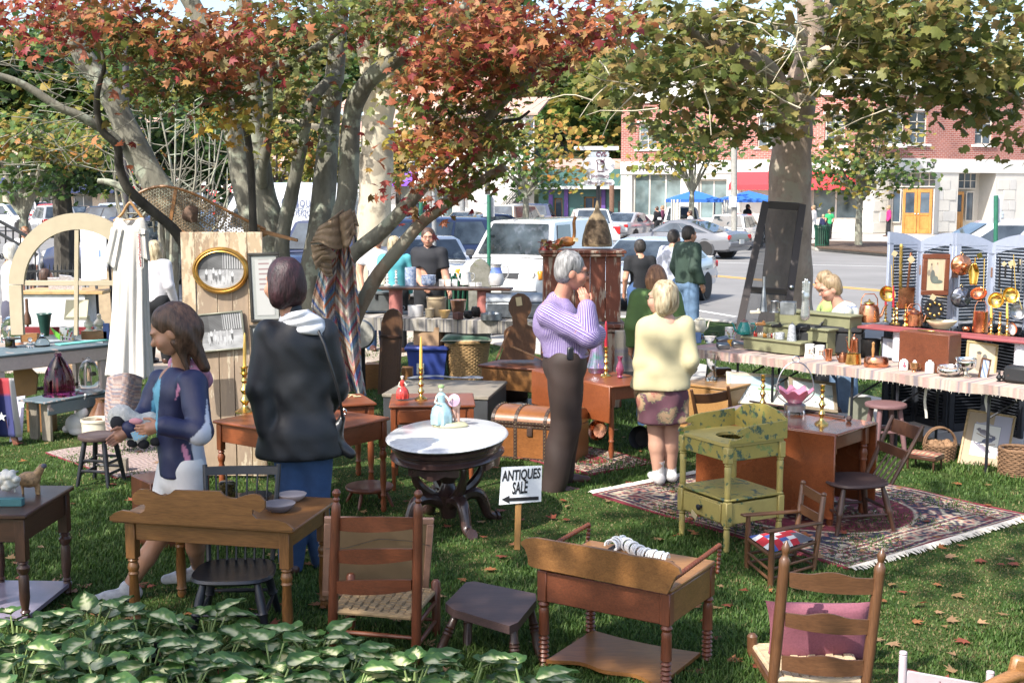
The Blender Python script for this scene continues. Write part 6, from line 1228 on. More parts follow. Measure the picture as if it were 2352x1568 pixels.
def iT(name,label,cat,x,y,z,h,r,prof,m,handle=None,spout=None,lid=None,hm=None,group=None,Y=None,n=20,sy=1,extra=None):
 b=P(x,y,z)if Y is None else W(x,y,Y);s=S(b.y);h*=s;r*=s;b=b+VV((0,r*.3,0))*(1 if Y is None else 0)
 pf=[(a*r,c*h)for a,c in(PF[prof]if isinstance(prof,str)else prof)];mb=MB().lathe(pf,b,n,None,0,None,sy)
 if not(handle or spout or lid or extra):return sO(name,label,cat,mb,m,b,group)
 t=tH(name,label,cat,b,0,group);pA(t,'body',mb,m);hm=hm or m
 for hd in([handle]if isinstance(handle,str)else handle or()):
  mb=MB();sg=1 if 'r' in hd else-1
  if 'top' in hd:mb.tube([b+VV((-r*.8,0,h*.85)),b+VV((-r*.75,0,h*1.25)),b+VV((-r*.45,0,h*1.5)),b+VV((r*.45,0,h*1.5)),b+VV((r*.75,0,h*1.25)),b+VV((r*.8,0,h*.85))],r*.05,7)
  else:mb.tube(sPa([b+VV((sg*r*.85,0,h*.85)),b+VV((sg*r*1.4,0,h*.85)),b+VV((sg*r*1.5,0,h*.5)),b+VV((sg*r*.92,0,h*.22))],4),r*.09,7)
  pA(t,'handle',mb,hm)
 if spout:
  sg=1 if spout=='r' else-1;pA(t,'spout',MB().tube(sPa([b+VV((sg*r*.8,0,h*.25)),b+VV((sg*r*1.2,0,h*.4)),b+VV((sg*r*1.45,0,h*.8)),b+VV((sg*r*1.75,0,h*.92))],4),[r*.2-.011*r*i for i in rQ(13)],8),m)
 if lid:pA(t,'lid',MB().lathe([(r*.55,h),(r*.5,h*1.05),(r*.2,h*1.12),(r*.08,h*1.14),(r*.1,h*1.2),(r*.01,h*1.24)],b,16),lid if not isinstance(lid,bool)else m)
 if extra:extra(t,b,r,h)
 return t
def cDl(x,y0,y1,Y,w,label,m=None):
 a,b=W(x,y0,Y),W(x,y1,Y);mb=MB();r=w*S(Y)/2;mb.lathe([(r,0),(r*.95,(b-a).length*.6),(r*.6,(b-a).length*.93),(r*.2,(b-a).length)],a,10,b-a);return sO('candle',label,'candle',mb,m or Wax)
def shade(u,v,seed):
 r=np.random.default_rng(seed);f=np.zeros_like(u)
 for _ in rQ(7):a,b,p=r.uniform(4,22),r.uniform(4,22),r.uniform(0,6);f+=np.sin(a*u+b*v*r.choice([-1,1])+p)/7
 return f
def figs(C,u,v,L_):
 for x,y,w,h,c in L_:C[((u-x)/w)**2+((v-y)/h)**2<1]=c
def engraving(u,v,seed=1):
 g=.27+.12*shade(u,v,seed)+.05*np.sin(v*150+8*np.sin(u*9));C=np.repeat(g[...,None],3,-1)
 C[(v>.52)]*=.38;C[(v>.55)&(u>.55)&(np.abs(np.sin(u*60))>.8)]=.4;C[(v<.35)]*=1.25;C[(u<.22)&(v>.2)]*=.7
 r=random.Random(seed)
 for i in rQ(9):
  x=.2+.07*i+r.uniform(-.02,.02);y=.42+r.uniform(-.05,.05);k=r.choice((.4,.45,.07,.12));figs(C,u,v,[(x,y-.1,.028,.13,(k,)*3),(x,y+.08,.016,.03,(.6,)*3),(x,y+.02,.03,.06,(.75-k,)*3),(x+.01,y-.24,.008,.06,(.2,)*3)])
 return np.clip(C,.015,.46)
def landscape(sn):
 def f(u,v):
  C=np.zeros(u.shape+(3,));n=shade(u,v,3+sn);C[:]=(.38,.46,.47)if sn==0 else(.4,.43,.4);C[v>.66]=(.3,.4,.45)if sn==0 else(.42,.45,.44);hl=.62+.08*np.sin(u*5+sn);C[v<hl]=(.24,.33,.33);C[v<hl-.08]=(.5,.53,.5);C[(v<.34)&(n>.1)]=(.42,.45,.42)
  if sn==0:C[(v<.55)&(v>.45)&(n>-.05)]=(.16,.27,.13);C[(v<.45)&(np.sin(u*90+9*v)>.75)&(np.abs(v-.3)<.22*np.abs(np.sin(u*7)))]=(.2,.2,.17)
  else:C[(v<.6)&(np.sin(u*110+14*v)>.7)&(v<.2+.4*np.abs(np.sin(u*4+1)))]=(.22,.23,.22);figs(C,u,v,[(.3,.2,.05,.012,(.05,.05,.05)),(.55,.22,.03,.015,(.05,.05,.05)),(.8,.18,.05,.012,(.06,.05,.05))])
  return np.clip(C*(1+.12*n[...,None]),0,1)
 return f
def lady(u,v):
 C=np.zeros(u.shape+(3,));C[:]=(.47,.38,.25);n=shade(u,v,8);C*=(1+.1*n[...,None]);C[(u>.55)&(v>.3)&(np.sin(u*70)>.5)]*=.85
 figs(C,u,v,[(.25,.8,.05,.06,(.12,.09,.07)),(.58,.84,.045,.05,(.22,.15,.11)),(.25,.7,.08,.09,(.3,.26,.2)),(.55,.66,.12,.16,(.44,.36,.27)),(.33,.45,.14,.2,(.1,.11,.1)),(.6,.27,.33,.07,(.1,.12,.1)),(.12,.55,.1,.1,(.2,.17,.13)),(.5,.36,.16,.1,(.12,.14,.12))]);return C
def sketch(u,v):
 C=np.zeros(u.shape+(3,));C[:]=(.36,.39,.46);m=(abs(u-.5)<.27)&(abs(v-.5)<.32);C[m]=(.62,.62,.62);n=shade(u,v,6);C[m&(np.abs(n)<.07)&(abs(u-.5)<.2)&(abs(v-.48)<.24)]=(.3,.3,.33);return C
def portrait(u,v):
 C=np.zeros(u.shape+(3,));C[:]=(.52,.46,.32);figs(C,u,v,[(.4,.62,.09,.1,(.35,.28,.2)),(.62,.55,.1,.16,(.12,.12,.11)),(.4,.35,.18,.22,(.3,.25,.19)),(.62,.3,.15,.2,(.2,.18,.15)),(.4,.72,.1,.05,(.1,.09,.08))]);return C*(1+.15*shade(u,v,4)[...,None])
def birds(u,v):
 C=np.zeros(u.shape+(3,));C[:]=(.37,.36,.42);n=shade(u,v,9);C[(u<.2+.05*n)|(v<.25+.06*n)]=(.36,.28,.19);C[(v>.83+.05*n)&(u<.6)]=(.36,.28,.19);m=(abs(u-.47)<.3)&(abs(v-.5)<.29);C[m]=(.64,.63,.58);C[(abs(u-.47)<.31)&(abs(v-.5)<.3)&~m]=(.16,.18,.22)
 def rot(x,y,a):return((u-x)*cos(a)+(v-y)*sin(a),-(u-x)*sin(a)+(v-y)*cos(a))
 for x,y,a,c,fl in((.42,.65,-.15,(.16,.15,.17),-1),(.52,.51,.25,(.1,.11,.16),1),(.45,.36,-.45,(.15,.14,.18),1)):
  p,q=rot(x,y,a);C[(p/.13)**2+(q/.05)**2<1]=c;C[((p-fl*.13)/.045)**2+((q-.02)/.035)**2<1]=c;C[(np.abs(q+.02-0*p)<.016)&(fl*p<0)&(fl*p>-.26)]=c;C[(np.abs(q-.02)<.007)&(fl*p>.16)&(fl*p<.2)]=(.05,.05,.05);C[(np.abs(q+.075+.1*p)<.008)&(np.abs(p)<.17)]=(.25,.18,.12);C[(p/.08)**2+((q+.03)/.02)**2<1]=sc3(c,1.6)
 return C
def poster(u,v):
 C=np.zeros(u.shape+(3,));C[:]=(.56,.57,.66)
 for x0,x1,y0,y1 in((.18,.62,.66,.9),(.35,.88,.3,.56)):
  m=(u>x0)&(u<x1)&(v>y0)&(v<y1);C[m]=(.55,.38,.16);mi=(u>x0+.02)&(u<x1-.02)&(v>y0+.01)&(v<y1-.01);C[mi]=(.58,.58,.66);w=x1-x0;row=np.floor((y1-v)/.03);C[mi&(np.mod((y1-v)/.03,1)<.45)&(row>0)&(u<x0+w*.62)&(u>x0+w*.15+.04*np.sin(row*5))&(np.sin(u*230+row*7)>-.5)]=(.22,.22,.33)
 C[(u>.7)&(u<.8)&(v>.36)&(v<.47)]=(.1,.16,.42);C[(u>.62)&(u<.67)&(v>.38)&(v<.46)]=(.14,.18,.36);return C
M_print=mat('printed_paper',(1,1,1),.75,var=.03,vcol=True,bmp=0)
def pI(name,label,cat,bl,br,tl,fn,fw,fm,Yb,Yt=None,glassy=True,mount=None,mw=0,res=(96,72),oval=False,group=None,th=.022,lean=0):
 Yt=Yb if Yt is None else Yt;O=W(*bl,Yb)if not isinstance(Yb,tuple)else W(*bl,Yb[0]);Q=W(*br,Yb if not isinstance(Yb,tuple)else Yb[1]);T=W(*tl,Yt)
 U=(Q-O);w=U.length;U.normalize();Vv=(T-O);Vv-=U*Vv.dot(U);h=Vv.length;Vv.normalize();n=U.cross(Vv);t=tH(name,label,cat,O+U*w/2,0,group)
 rot=Matrix((U,Vv,n)).transposed();f=fw
 if oval:
  mb=MB();k=48;ring=[(.5,0),(.49,.018),(.46,.03),(.44,.02),(.42,.024),(.4,.006)]
  V=[O+U*(w/2+w*(a-(0))*cos(2*PI*i/k))+Vv*(h/2+(h*.5-(w*.5-w*a))*sin(2*PI*i/k))+n*b for a,b in ring for i in rQ(k)];mb.add(V,[[j*k+i,j*k+(i+1)%k,(j+1)*k+(i+1)%k,(j+1)*k+i]for j in rQ(len(ring)-1)for i in rQ(k)]);pA(t,'frame',mb,fm);f=w*.095
 elif fw>0:fRc(t,O,U,Vv,w,h,fw,th,fm)
 nu,nv=res;u,v=np.meshgrid(np.linspace(0,1,nu+1),np.linspace(0,1,nv+1));C=fn(u,v);a=f+mw
 if mount and not oval:pA(t,'mount',MB().box(O+U*w/2+Vv*h/2-n*.002,(w-2*f+.004,h-2*f+.004,.004),rot,0),mount)
 X=np.array(O)[None,None]+np.array(U)*(a+u*(w-2*a))[...,None]+np.array(Vv)*(a+v*(h-2*a))[...,None]+np.array(n)*.003
 if not fw and not oval:pA(t,'board',MB().box(O+U*w/2+Vv*h/2-n*.004,(w,h,.006),rot,0),mount or M_card)
 i=np.arange(nu*nv);i=i//nu*(nu+1)+i%nu;Fq=np.stack([i,i+1,i+nu+2,i+nu+1],1)
 if oval:c=X.reshape(-1,3)[Fq].mean(1);uu=(u.ravel()[Fq].mean(1)-.5)*2;vv=(v.ravel()[Fq].mean(1)-.5)*2;Fq=Fq[uu**2+vv**2<1.04]
 nP(t,'print',nM('print',X.reshape(-1,3),Fq,np.clip(C,0,1).reshape(-1,3)),M_print,True,False);return t
Gilt=metal('gilt',(.55,.33,.09),.35);WB=mat('dark_frame',(.03,.028,.024),.4,var=.3);GreyF=mat('silvered_frame',(.22,.22,.17),.4,.4)
DY=9.62;M_wea=cH('flaking_cream',(.52,.43,.3),(.3,.215,.14),.52,13,.85,(1,1,.35),(.4,.3,.19));Mwe=cH('flaking_cream_sparse',(.5,.42,.3),(.32,.235,.16),.6,10,.85,(1,1,.25),(.27,.2,.14))
t=tH('old_door','tall weathered plank door with flaking cream paint hung with pictures','door',W(515,1112,DY))
zb_,zt_=.02,Zt(533,DY);xs=[W(x,700,DY).x for x in(420,452,500,535,572,607)]
for i,(a,b)in enumerate(zip(xs,xs[1:])):
 mb=MB();pr_=0 if i in(0,4)else .012;mb.box(((a+b)/2,DY+pr_,(zb_+zt_)/2),(b-a-.004,.03,zt_-zb_),0,.004);pA(t,'stile' if i in(0,4)else 'plank',mb,M_wea if i in(0,4)else Mwe)
pA(t,'rail',MB().box(((xs[1]+xs[4])/2,DY-.002,zt_-.15),(xs[4]-xs[1]-.004,.032,.3),0,.004),M_wea)
pI('oval_picture','gilt oval framed black and white dancing scene on the old door','picture',(443,675),(574,675),(443,567),lambda u,v:engraving(u,v,3),0,Gilt,DY-.025,None,oval=True)
pI('engraving','grey framed village engraving hung tilted below the oval picture','picture',(462,810),(567,800),(452,722),lambda u,v:engraving(u,v,7),.014,GreyF,DY-.03,mount=None)
M_mtg=mat('grey_mount',(.3,.31,.29),.8,var=.04)
pI('tall_picture','tall black framed print with grey mount behind the dark haired woman','picture',(577,740),(648,738),(580,581),lambda u,v:np.where((np.sin(v*70)>.6)[...,None]&(abs(u-.5)<.3)[...,None]&(v>.45)[...,None],np.array((.25,.16,.16)),np.array((.4,.4,.38)))+0*u[...,None],.022,WB,DY-.03,mount=M_mtg,mw=.03)
pI('tall_picture','lower dark framed print half hidden behind the black jacket','picture',(583,906),(640,904),(583,746),lambda u,v:np.zeros(u.shape+(3,))+np.array((.42,.44,.45)),.02,WB,DY-.03,mount=M_mtg,mw=.02)
pI('framed_slate','small orange red framed slate propped behind the girl','picture',(412,862),(463,858),(414,780),lambda u,v:np.zeros(u.shape+(3,))+np.array((.1,.17,.16)),.022,mat('orange_frame',(.36,.09,.03),.4),DY-.25)
QL=[(552,768,800),(580,752,806),(610,738,815),(680,720,823),(704,717,825),(767,735,828),(847,760,831),(905,772,842)]
def qx(v):
 y=552+v*(905-552)
 for(a,b,c),(d,e,f)in zip(QL,QL[1:]):
  if y<=d:k=(y-a)/(d-a);return y,b+(e-b)*k,c+(f-c)*k
 return y,QL[-1][1],QL[-1][2]
nu,nv=110,170;QY=11.55;V=[];C=[];r=np.random.default_rng(3);pal=np.array([(.5,.43,.33),(.07,.1,.22),(.3,.04,.07),(.42,.19,.18),(.13,.13,.14),(.28,.25,.22),(.4,.36,.29),(.13,.22,.28),(.3,.18,.12),(.5,.47,.4),(.33,.11,.05),(.22,.19,.2)]);tab=r.integers(0,12,(40,80));lum=r.uniform(.8,1.15,(40,80))
for j in rQ(nv+1):
 y,x0,x1=qx(j/nv)
 for i in rQ(nu+1):
  u=i/nu;fold=.085*sin(u*15+.8*sin(j*.03))*(.4+.6*j/nv)+.03*sin(u*37+1);p=W(x0+(x1-x0)*u,y+6*sin(u*9)*(j/nv)**3,QY+fold);V.append(p)
  cu=u*4.2;col=int(cu);f=cu-col;k=j/nv*20+(f if col%2 else 1-f)*1.9;pi=tab[col,int(k*2)%80];c=pal[pi]*lum[col,int(k*2)%80]
  if pi in(4,5,8)and(sin(i*2.2)>.3)!=(sin(j*1.9)>.3):c=c*2
  if pi in(1,2)and sin(i*1.7)*sin(j*1.5)>.75:c=c+.3
  C.append(np.clip(c,0,.62))
i=np.arange(nu*nv);i=i//nu*(nu+1)+i%nu;Fq=np.stack([i,i+nu+1,i+nu+2,i+1],1)
qt=tH('patchwork_quilt','long patchwork quilt of striped chevrons hanging from the tree branch','quilt',W(790,905,QY));o=nP(qt,'quilt',nM('quilt',V,Fq,C),mat('quilt_cotton',(1,1,1),.95,var=.08,scale=120,vcol=True,bmp=.4,bscale=160));sm=o.modifiers.new('thick','SOLIDIFY');sm.thickness=.008
Mbu=mat('burlap',(.27,.19,.12),.95,var=.25,scale=14,bmp=.8,bscale=220,bdist=.01);t=tH('burlap_wrap','stiff folded brown burlap wrapped over the top of the quilt','burlap',W(770,560,11.4))
def sPt(nm,edges,Y,mth,bulge=.08,seed=0):
 (a0,a1),(b0,b1)=edges;mb=MB()
 mb.grid(lambda u,v:W(*(VV(a0).lerp(VV(a1),u).lerp(VV(b0).lerp(VV(b1),u),v)),Y-bulge*sin(PI*u)*(1-.4*v)+.02*sin(9*u+seed)*v+.012*sin(23*v+seed))+ZZ(.02*sin(7*u+seed)*v),20,14);o=pA(t,nm,mb,mth,smooth=60);m=o.modifiers.new('thick','SOLIDIFY');m.thickness=.012
sPt('fold',(((735,520),(788,480)),((714,560),(795,572))),11.35,Mbu,.16);sPt('fold',(((775,500),(805,480)),((790,572),(815,540))),11.3,Mbu,.1,2);sPt('fold',(((792,505),(812,483)),((800,527),(822,515))),11.45,Mbu,.12,4);sPt('fold',(((716,562),(745,560)),((726,615),(775,585))),11.42,Mbu,.08,5)
sPt('fold',(((716,585),(760,592)),((728,618),(765,640))),11.47,Mbu,.06,7)
DX=11.35;t=tH('white_dress','long cream embroidered dress hanging from a wooden hanger on the branch','dress',W(293,870,DX));Md=mat('linen',(.55,.53,.49),.9,var=.05,scale=10,bmp=.35,bscale=180)
prof=[(500,268,328),(512,262,336),(540,258,341),(590,262,338),(640,262,338),(720,258,340),(800,250,345),(870,243,350)]
def dx(v):
 y=500+v*370
 for(a,b,c),(d,e,f)in zip(prof,prof[1:]):
  if y<=d:k=(y-a)/(d-a);return y,b+(e-b)*k,c+(f-c)*k
 return 870,243,350
def dp(u,v):
 y,x0,x1=dx(v);a=2*PI*u;fold=1+(.14*sin(a*7+2.2*v)+.09*sin(a*13+1))*min(1,v*2.2);xc,hw=(x0+x1)/2,(x1-x0)/2;neck=0
 if v<.05:neck=22*math.exp(-((cos(a))/.45)**2)*(1-v/.05)*(1 if sin(a)<0 else .3)
 hemup=(10*sin(a*2+1)+6)*max(0,v-.9)*10*.5
 return W(xc+hw*cos(a)*(1+(fold-1)*.35),y+neck-hemup,DX+sin(a)*.13*fold*(.5+.8*v))
o=pA(t,'bodice',MB().grid(dp,96,60,closeu=True),Md,smooth=80);m=o.modifiers.new('thick','SOLIDIFY');m.thickness=.004
for sg,(ax,ay),(bx,by),(cx,cy)in((-1,(266,505),(240,600),(268,622)),(1,(330,505),(344,600),(318,590))):
 def spt(u,v,A=(ax,ay),B=(bx,by),Cc=(cx,cy),sg=sg):
  a=2*PI*u;c0=VV(A)+VV((6*-sg,20));c1=(VV(B)+VV(Cc))/2;hw=15+v*((VV(B)-VV(Cc)).length/2-13);c=c0.lerp(c1,v);dr=(VV(Cc)-VV(B)).normalized()if v>.2 else VV((1,.2));return W(c.x+dr.x*hw*cos(a),c.y+dr.y*hw*cos(a),DX+.09*sin(a)*(1+.2*sin(a*5)))
 o=pA(t,'sleeve',MB().grid(spt,30,14,closeu=True),Md,smooth=80);m=o.modifiers.new('thick','SOLIDIFY');m.thickness=.004
mb=MB();rr=random.Random(3)
for k in rQ(60):y=538+k*1.25;mb.box(W(321.5-2+rr.uniform(-3,3)*.6+(y-538)*.03,y,DX-.155),(.012,.004,.007),0,0,0,((.4,.06,.07)if k%3 else(.5,.4,.38)))
pA(t,'embroidery',mb,mat('embroidery',(1,1,1),.9,vcol=True));pA(t,'placket',MB().tube([W(x,y,DX-.15)for x,y in((314,537),(316,610),(323,622),(330,612),(328,540))],.004,5),Md)
hg=tH('coat_hanger','wooden coat hanger holding the white dress','hanger',W(297,480,DX));pA(hg,'arms',MB().tube(sPa([W(262,508,DX),W(280,492,DX),(W(292,472,DX)),W(300,466,DX),W(312,480,DX),W(330,505,DX)],4),.013,8),WD('pine',0));pA(hg,'bar',MB().tube([W(280,506,DX),W(322,502,DX)],.007,6),WD('pine',0));pA(hg,'hook',MB().tube(sPa([W(297,468,DX),W(297,452,DX+.05),W(303,442,DX+.12),W(309,446,DX+.2)],4),.003,6),Br)
SY=12;t=tH('snowshoe','old brown wooden snowshoe with rawhide netting resting in the tree','snowshoe',W(480,545,SY));q=[W(x,y,SY)for x,y in((610,527),(560,503),(510,478),(460,452),(415,435),(375,428),(340,434),(315,448),(322,466),(360,500),(410,528),(470,550),(530,556),(585,548),(615,536))]
qs=sPa(q,4);pA(t,'frame',MB().tube(qs,.014,8),WD('oak',0));
for o_ in(0,5):pA(t,'tail',MB().beam(W(598,528+o_,SY),W(684,551+o_*.5,SY-.06),.025,.02),WD('oak',0))
for(x0,y0,x1,y1)in((404,436,392,506),(582,520,568,550)):pA(t,'crossbar',MB().beam(W(x0,y0,SY-.005),W(x1,y1,SY-.005),.035,.012,(0,1,0)),WD('oak',2))
poly=[(p.x,p.z)for p in qs]
def inpoly(x,z):
 c=False
 for(x0,z0),(x1,z1)in zip(poly,poly[1:]+poly[:1]):
  if(z0>z)!=(z1>z)and x<(x1-x0)*(z-z0)/(z1-z0)+x0:c=not c
 return c
mb=MB();xs0,xs1=min(p[0]for p in poly),max(p[0]for p in poly);z0,z1=min(p[1]for p in poly),max(p[1]for p in poly)
for an in(25,85,145):
 d=VV((cos(R(an)),0,sin(R(an))));nn=VV((-d.z,0,d.x));c=VV(((xs0+xs1)/2,SY,(z0+z1)/2))
 for k in rQ(-40,41):
  run=[]
  for s in rQ(-60,61):
   p=c+nn*k*.026+d*s*.02
   if inpoly(p.x,p.z):run.append(p+VV((0,.004*sin(s*3),0)))
   elif len(run)>1:mb.tube([run[0],run[-1]],.0035,4);run=[]
   else:run=[]
  if len(run)>1:mb.tube([run[0],run[-1]],.0035,4)
pA(t,'netting',mb,mat('rawhide',(.24,.17,.1),.8,var=.3,scale=30),stuff=True)
mb=MB().ball(W(438,492,SY-.05),(.085,.05,.085),10);mb.v=[p+VV((.012*sin(p.z*80),.01*sin(p.x*90),.012*sin(p.x*70)))for p in mb.v];sO('leather_pouch','crumpled brown leather binding tied to the snowshoe','leather',mb,mat('old_leather',(.12,.07,.045),.8,var=.4,scale=15,bmp=.6))
LT=Rect((-60,822),(252,790),(248,768),.76);t=tH('left_stall_table','long table with chipped blue top and cream apron at the left edge','table',LT.base());M_blu=cH('chipped_blue',(.1,.14,.16),(.36,.28,.25),.4,7,.6);M_pinkw=cH('chipped_cream',(.5,.42,.38),(.3,.2,.15),.34,9,.7)
pA(t,'table_top',LT.slab(0,LT.w,0,.62,.735,.76),M_blu);pA(t,'apron',LT.slab(.25,LT.w,.02,.045,.6,.732),M_pinkw);pA(t,'apron',LT.slab(.225,.25,.02,.6,.6,.732),M_pinkw)
for a,b in((.27,.07),(LT.w-.05,.07),(.27,.55),(LT.w-.05,.55)):pA(t,'leg',MB().box(LT.q(a,b,.3),(.07,.07,.6),LT.rz),M_pinkw)
pA(t,'lower_board',LT.slab(.5,LT.w,.5,.55,.3,.33),mat('shade_board',(.06,.04,.03),.8))  # low board in one even dark brown
t=tH('arched_window','large arched window frame with cream and turquoise chipped paint on the left stall','window frame',W(177,760,12.05));AY=12.05;M_arc=cH('cream_turq',(.42,.36,.25),(.1,.33,.28),.33,3.2,.7)
for s0,s1 in((0,.5),(.5,1)):
 mb=MB();k=16;lo=[];hi=[]
 for i in rQ(k+1):a=PI-PI*(s0+(s1-s0)*i/k);lo.append(W(177+123*cos(a),653-126*sin(a),AY));hi.append(W(177+158*cos(a),653-164*sin(a),AY))
 mb.strip(lo,hi,0,(0,.05,0));pA(t,'arch_half',mb,M_arc)
for x0,x1 in((19,54),(300,335)):mb=MB();a,b=W(x0,654,AY),W(x1,770,AY);mb.box(((a.x+b.x)/2,AY+.025,(a.z+b.z)/2),(b.x-a.x,.05,a.z-b.z-.004),0,.004);pA(t,'stile',mb,M_arc)
pA(t,'glazing_bar',MB().beam(W(54,650,AY+.025),W(300,650,AY+.025),.03,.05),M_arc);pA(t,'glazing_bar',MB().beam(W(177,527,AY+.02),W(175,770,AY+.02),.04,.03,(0,1,0)),M_arc)
L2=lambda x,y:(.132*x,658.6+.132*y);L3=lambda x,y:(.132*x,846.7+.132*y)
def li(nm,lb,cat,x,y,h,r,pf,m,z=.76,**k):X,Y_=L2(x,y);return iT(nm,lb,cat,X,Y_,z,h*.132,r*.132,pf,m,**k)
li('glass_cloche','large clear glass bell cover at the left end of the left stall','cloche',190,960,480,185,'cloche',Gl);li('glass_cover','small clear glass cover standing on a dark cake stand','cloche',245,890,200,110,'cloche',Gl,z=.8)
li('cake_stand','dark glass cake stand under the small glass cover','cake stand',225,1060,165,135,[(.7,0),(.72,.06),(.2,.2),(.18,.8),(.95,.9),(1,1),(.9,.96)],mat('dark_glass',(.015,.014,.02),.08));li('glass_bottle','olive dark glass jar below the cake stand','jar',165,1050,150,80,'cyl',glass('olive_glass',(.2,.2,.02)))
li('glass_stopper','small clear glass stopper with round knob','glass',520,1060,180,80,[(.9,0),(1,.05),(.9,.35),(.3,.55),(.22,.6),(.5,.75),(.48,.9),(.1,1)],Gl);li('glass_dome','low clear glass dome with knob beside the flowered can','cloche',725,1040,240,130,[(1,0),(1,.25),(.75,.5),(.3,.7),(.2,.75),(.3,.88),(.2,1)],Gl)
def fl_extra(t,b,r,h):
 mb=MB();rr=random.Random(6)
 for k in rQ(26):
  a=-PI/2+rr.uniform(-1.1,1.1);z=h*rr.uniform(.15,.9);p=b+VV((r*1*cos(a),r*1*sin(a),z));e=VV((cos(a),sin(a),0));mb.ball(p,(r*.12,r*.12,r*.15),6,0,rr.choice([(.5,.08,.06),(.35,.12,.35),(.55,.38,.06),(.12,.28,.08),(.12,.28,.08)]))
 pA(t,'flower_print',mb,mat('flower_print',(1,1,1),.4,vcol=True))
li('watering_can','white enamel can painted with tulips','can',1165,945,255,128,'cyl',CrW,handle='right',extra=fl_extra)
li('green_bucket','tall dark green tapered metal flower bucket','bucket',770,860,400,128,[(.5,0),(.52,.02),(.9,.9),(1.05,.97),(1,1),(.9,.97),(.5,.05)],mat('dark_green_tin',(.025,.075,.065),.4,var=.2))
li('wooden_masher','brown wooden masher with a long handle standing upright','kitchen tool',480,800,600,68,[(.3,0),(.3,.22),(1,.25),(.95,.42),(.4,.62),(.36,.98),(.2,1)],WD('brown',2))
li('wooden_finial','cream painted turned wooden finial, left of the pair on a wooden box','finial',1535,765,285,85,'finial',Crm,z=.86);li('wooden_finial','cream painted turned wooden finial, right of the pair on a wooden box','finial',1720,745,280,95,'finial',Crm,z=.86)
def wbox(nm,lb,cat,x,y,z,w,h,d,m,rz=0,Y=None):
 b=P(x,y,z)if Y is None else W(x,y,Y);s=S(b.y);mb=MB().box(b+VV((0,d*s/2,h*s/2)),(w*s,d*s,h*s),rz,.003);return sO(nm,lb,cat,mb,m,b)
wbox('wooden_box','low brown wooden box carrying two cream finials','box',*L2(1640,920),.76,60,20,30,WD('oak',0));wbox('red_crate','long dark red wooden tray at the back of the left stall','crate',*L2(900,830),.76,190,17,12,mat('red_tray',(.16,.012,.018),.5));wbox('wooden_box','plain tan wooden box below the masher','box',*L2(500,960),.76,40,20,14,WD('oak',0));wbox('turquoise_board','turquoise painted board lying on the left stall','board',*L2(1400,985),.762,125,3,26,mat('turq',(.13,.42,.37),.6,var=.1),LT.rz)
wbox('blue_book','blue book standing against the white dress','book',*L2(1850,920),.76,14,38,8,mat('blue_cover',(.06,.1,.3),.5));
pI('cream_tile','square cream panel with dark edge standing on the left stall','panel',L2(1115,570),L2(1510,575),L2(1050,225),lambda u,v:np.where((np.hypot(u-.5,(v-.62)*1)<.04)[...,None],np.array((.25,.21,.14)),np.array((.5,.46,.31)))+0*u[...,None],0,None,12.35,12.42,mount=WB)
X_,Y_=L2(1340,575);iT('tin_cup','small brown dish before the cream panel','dish',X_,Y_,.84,9,14,'bowl',WD('oak',2))
X_,Y_=L2(950,850);mb=MB().prism([W(*L2(*p),12.3)for p in((870,700),(1040,830),(1040,925),(960,860))],(0,.02,0));sO('painted_board','bright green painted board leaning behind the tulip can','board',mb,mat('lime_paint',(.12,.38,.03),.5))
LB=Rect((118,926),(240,898),(237,888),.4);LB=Rect(L3(850,575),L3(1790,400),L3(1780,340),.38);t=tH('blue_bench','small bench with chipped blue top and grey plank legs below the left stall','bench',LB.base());LB.d=.36
pA(t,'seat',LB.slab(-.04,LB.w+.1,0,LB.d,.36,.38),M_blu);pA(t,'apron',LB.slab(0,LB.w+.1,.01,.03,.25,.357),M_blu)
for b in(.06,.22):pA(t,'plank_leg',LB.slab(.04,.07,b-.02,b+.1,0,.357),WD('grey',2,rough=.7))
pA(t,'plank_leg',LB.slab(LB.w-.05,LB.w-.02,.05,LB.d-.04,0,.357),WD('grey',2,rough=.7))
def l3i(nm,lb,cat,x,y,h,r,pf,m,z=0,**k):X,Y_=L3(x,y);return iT(nm,lb,cat,X,Y_,z,h*.132,r*.132,pf,m,**k)
l3i('demijohn','big dark purple glass bell with bottle neck on the blue bench','glass bell',1010,470,760,275,'demi',Gv,z=.381,n=36);l3i('glass_cloche','clear glass cloche with knob on the blue bench','cloche',1540,395,600,180,'cloche',Gl,z=.381,n=32);l3i('cloche_tray','grey tray below the clear cloche on the blue bench','tray',1540,405,18,225,'cyl',Pw,z=.381)
l3i('stoneware_crock','cream stoneware crock behind the dark stool','crock',1670,1240,375,270,'crock',Ston if 0 else Crm);l3i('stoneware_jug','dark brown conical stoneware jug standing in the cream crock','jug',1750,1150,640,265,[(1,0),(1,.4),(.98,.45),(.35,.86),(.34,.97),(.38,1)],StB,z=0,handle='right')
t=tH('white_rabbit','white garden rabbit ornament with upright ears on the grass','ornament',P(168,1000));b=P(168,1000);s=S(b.y);sd=SDF();sd.e(b+VV((4*s,.06,24*s)),(26*s,.09,25*s),.03).e(b+VV((20*s,.04,52*s)),(14*s,.05,15*s),.03).e(b+VV((-22*s,.07,12*s)),(9*s,.035,9*s),.01).c(b+VV((16*s,.04,62*s)),b+VV((30*s,.03,96*s)),.014,.012,.01).c(b+VV((10*s,.06,62*s)),b+VV((-0*s,.05,74*s)),.013,.011,.01).e(b+VV((10*s,0,8*s)),(18*s,.05,8*s),.02)
V,Fq=sd.mesh(.009);nP(t,'body',nM('body',V,Fq),mat('white_plaster',(.62,.6,.57),.8,var=.08))
